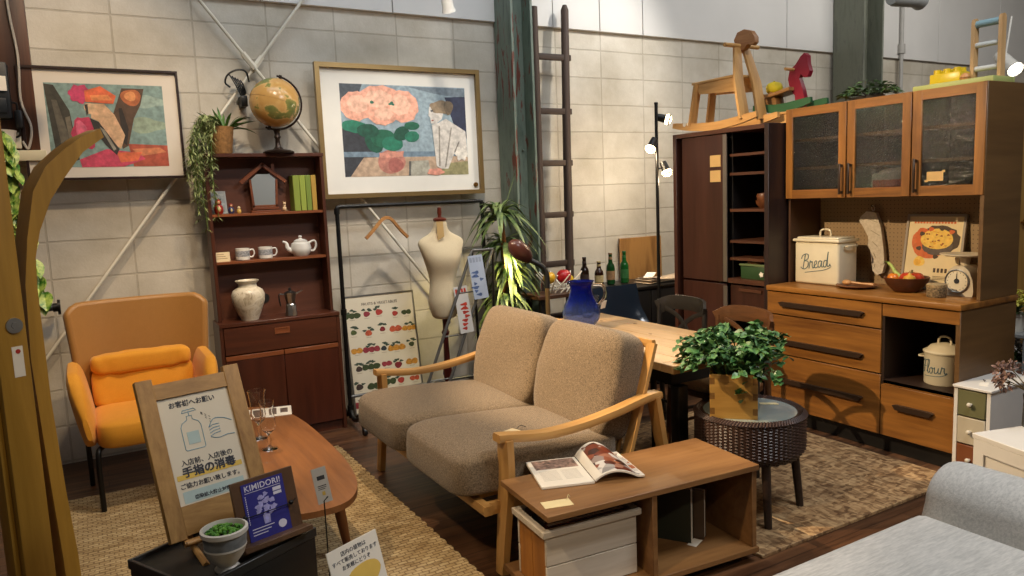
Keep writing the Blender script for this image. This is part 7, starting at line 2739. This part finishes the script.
def flower_pot(name, label, c, pot_h, leafm, petal, n, R_, seed):
    t = thing(name, label, 'flowers', c)
    B().lathe([(0, 0), (0.05, 0), (0.07, pot_h), (0.075, pot_h), (0.075, pot_h + 0.012), (0.065, pot_h + 0.012), (0.06, pot_h - 0.01), (0, pot_h - 0.01)], n=24).build('pot', plain('pot_white', 'd6d0c4', 0.5), t)
    r = random.Random(seed)
    b = B()
    f = B()
    for k in range(n):
        d = V((r.gauss(0, 1), r.gauss(0, 1), abs(r.gauss(0, 1)) + 0.2)).normalized()
        p = V((0, 0, pot_h + 0.05)) + d * R_ * r.uniform(0.4, 1)
        b.leaf(V((0, 0, pot_h)) + d * 0.02, d, R_ * r.uniform(0.7, 1.2), 0.02, 0.2, 0, 4)
        for j in range(5):
            e = V((r.gauss(0, 1), r.gauss(0, 1), r.gauss(0, 1))).normalized()
            f.leaf(p, e, 0.028, 0.02, 0.1, 0, 2)
    b.build('leaves', leafm, t)
    f.build('petal_foliage', petal, t)


flower_pot('yellow_flowers', 'yellow green flowers in a white pot on top of the plant stand', (4.98, 2.42, 0.585), 0.10, leafmat('bush_green', '223f1e', '5d7a46', 30), leafmat('petal_yellow', 'a8a82c', 'd8cc5a', 30, 0.6), 40, 0.13, 3)
flower_pot('white_hydrangea', 'white hydrangea in a pot on the lower shelf of the plant stand', (4.98, 2.40, 0.32), 0.07, leafmat('bush_green', '223f1e', '5d7a46', 30), leafmat('petal_white', 'b5b2ac', 'dcd9d2', 30, 0.7), 60, 0.11, 4)

# ------------------------------------------------------------------ ceiling track spots that show at the top edge
M_SPW = plain('spot_white', 'd6d6d2', 0.4)


def track_spot(loc, aim, label, size=1.0, mat=None, lit=True):
    t = thing('track_spotlight', label, 'spotlight', loc, 0, 'track spotlights')
    a = V(aim).normalized()
    b = B()
    b.m = MX.Translation(V(loc)) @ frame_of(a)
    b.lathe([(0.0, -0.11 * size), (0.03 * size, -0.11 * size), (0.036 * size, -0.09 * size), (0.036 * size, 0.03 * size), (0.046 * size, 0.06 * size), (0.042 * size, 0.06 * size), (0.03 * size, 0.02 * size)], cap=False, n=20)
    b.build('housing', mat or M_SPW, t, True)
    b = B()
    b.m = MX.Translation(V(loc)) @ frame_of(a)
    b.ell((0, 0, 0.03 * size), (0.032 * size, 0.032 * size, 0.014), 14, 8)
    b.build('lens', glow('spot_lens', 'fff2d8', 14 if lit else 0), t, True)
    B().cyl(V(loc) - a * 0.05 * size, V(loc) + V((0, 0, 0.5)), 0.010).build('stem', mat or M_SPW, t, True)


track_spot((2.18, 4.5, 2.80), (0.3, 0.3, -0.8), 'small white track spotlight at the top edge above the big framed print')
track_spot((-0.03, 4.5, 2.72), (0.2, 0.6, -0.6), 'small white track spotlight at the top left corner')
track_spot((8.75, 4.4, 2.72), (-0.3, -0.6, -0.5), 'lit track spotlight at the right edge beyond the hutch, left of the two', 1.9)
track_spot((9.0, 4.2, 2.66), (-0.2, -0.6, -0.5), 'lit track spotlight at the right edge beyond the hutch, right of the two', 1.9)
track_spot((6.8, 4.3, 3.2), (1.0, -0.1, 0.03), 'grey cylinder spotlight hanging near the top right beside the far column', 2.2, plain('spot_grey', '8a8d8c', 0.45), False)

# ------------------------------------------------------------------ paper sign and plant at the bottom edge
t = thing('slanted_paper_sign', 'white paper sign with yellow balloon print at the bottom edge', 'sign', (0.66, 2.2, 0))
AO = V((0.585, 2.16, 0.26))
AM = basis(AO, V((0.93, 0.36, 0.03)), V((-0.12, 0.25, 1)))
b = B()
b.m = AM
b.bx(0, 0.2, 0, 0.215, -0.002, 0.002)
b.build('sheet', PAPER, t, True)
lettering('text_line', '店内の植物は', 0.017, M_TX, t, AM @ MX.Translation((0.1, 0.192, 0.0023)))
lettering('text_line', 'すべて販売しております', 0.0165, M_TX, t, AM @ MX.Translation((0.1, 0.170, 0.0023)))
lettering('text_line', 'お気軽にどうぞ', 0.0165, M_TX, t, AM @ MX.Translation((0.1, 0.148, 0.0023)))
b = B()
b.m = AM
b.prism(blob(0.12, 0.10, 0.066, 0.038, 24, 0.04, 2), 0.002, 0.0025, 'xy')
b.build('balloon_print', M_YEL, t, True)
b = B()
b.bx(0.64, 0.72, 2.17, 2.25, 0.012, 0.018).cyl((0.68, 2.225, 0.015), (0.68, 2.215, 0.30), 0.005)
b.build('stand', BLACKM, t, True)
t = thing('small_conifer', 'small dark green plant peeking over the bottom edge beside the black table', 'potted plant', (0.50, 2.14, 0.012))
B().lathe([(0, 0), (0.06, 0), (0.075, 0.32), (0.07, 0.32), (0.06, 0.3), (0, 0.3)], n=24).build('pot', plain('pot_dark', '3a3632', 0.5), t)
b = B()
rr = random.Random(19)
for k in range(240):
    d = V((rr.gauss(0, 1), rr.gauss(0, 1), abs(rr.gauss(0, 0.8)))).normalized()
    b.leaf(V((0, 0, 0.32)) + d * 0.05, d, rr.uniform(0.03, 0.06), 0.007, 0.15, 0, 2)
b.build('needles', leafmat('conifer_green', '1f4a2a', '4f8a4a', 30), t)
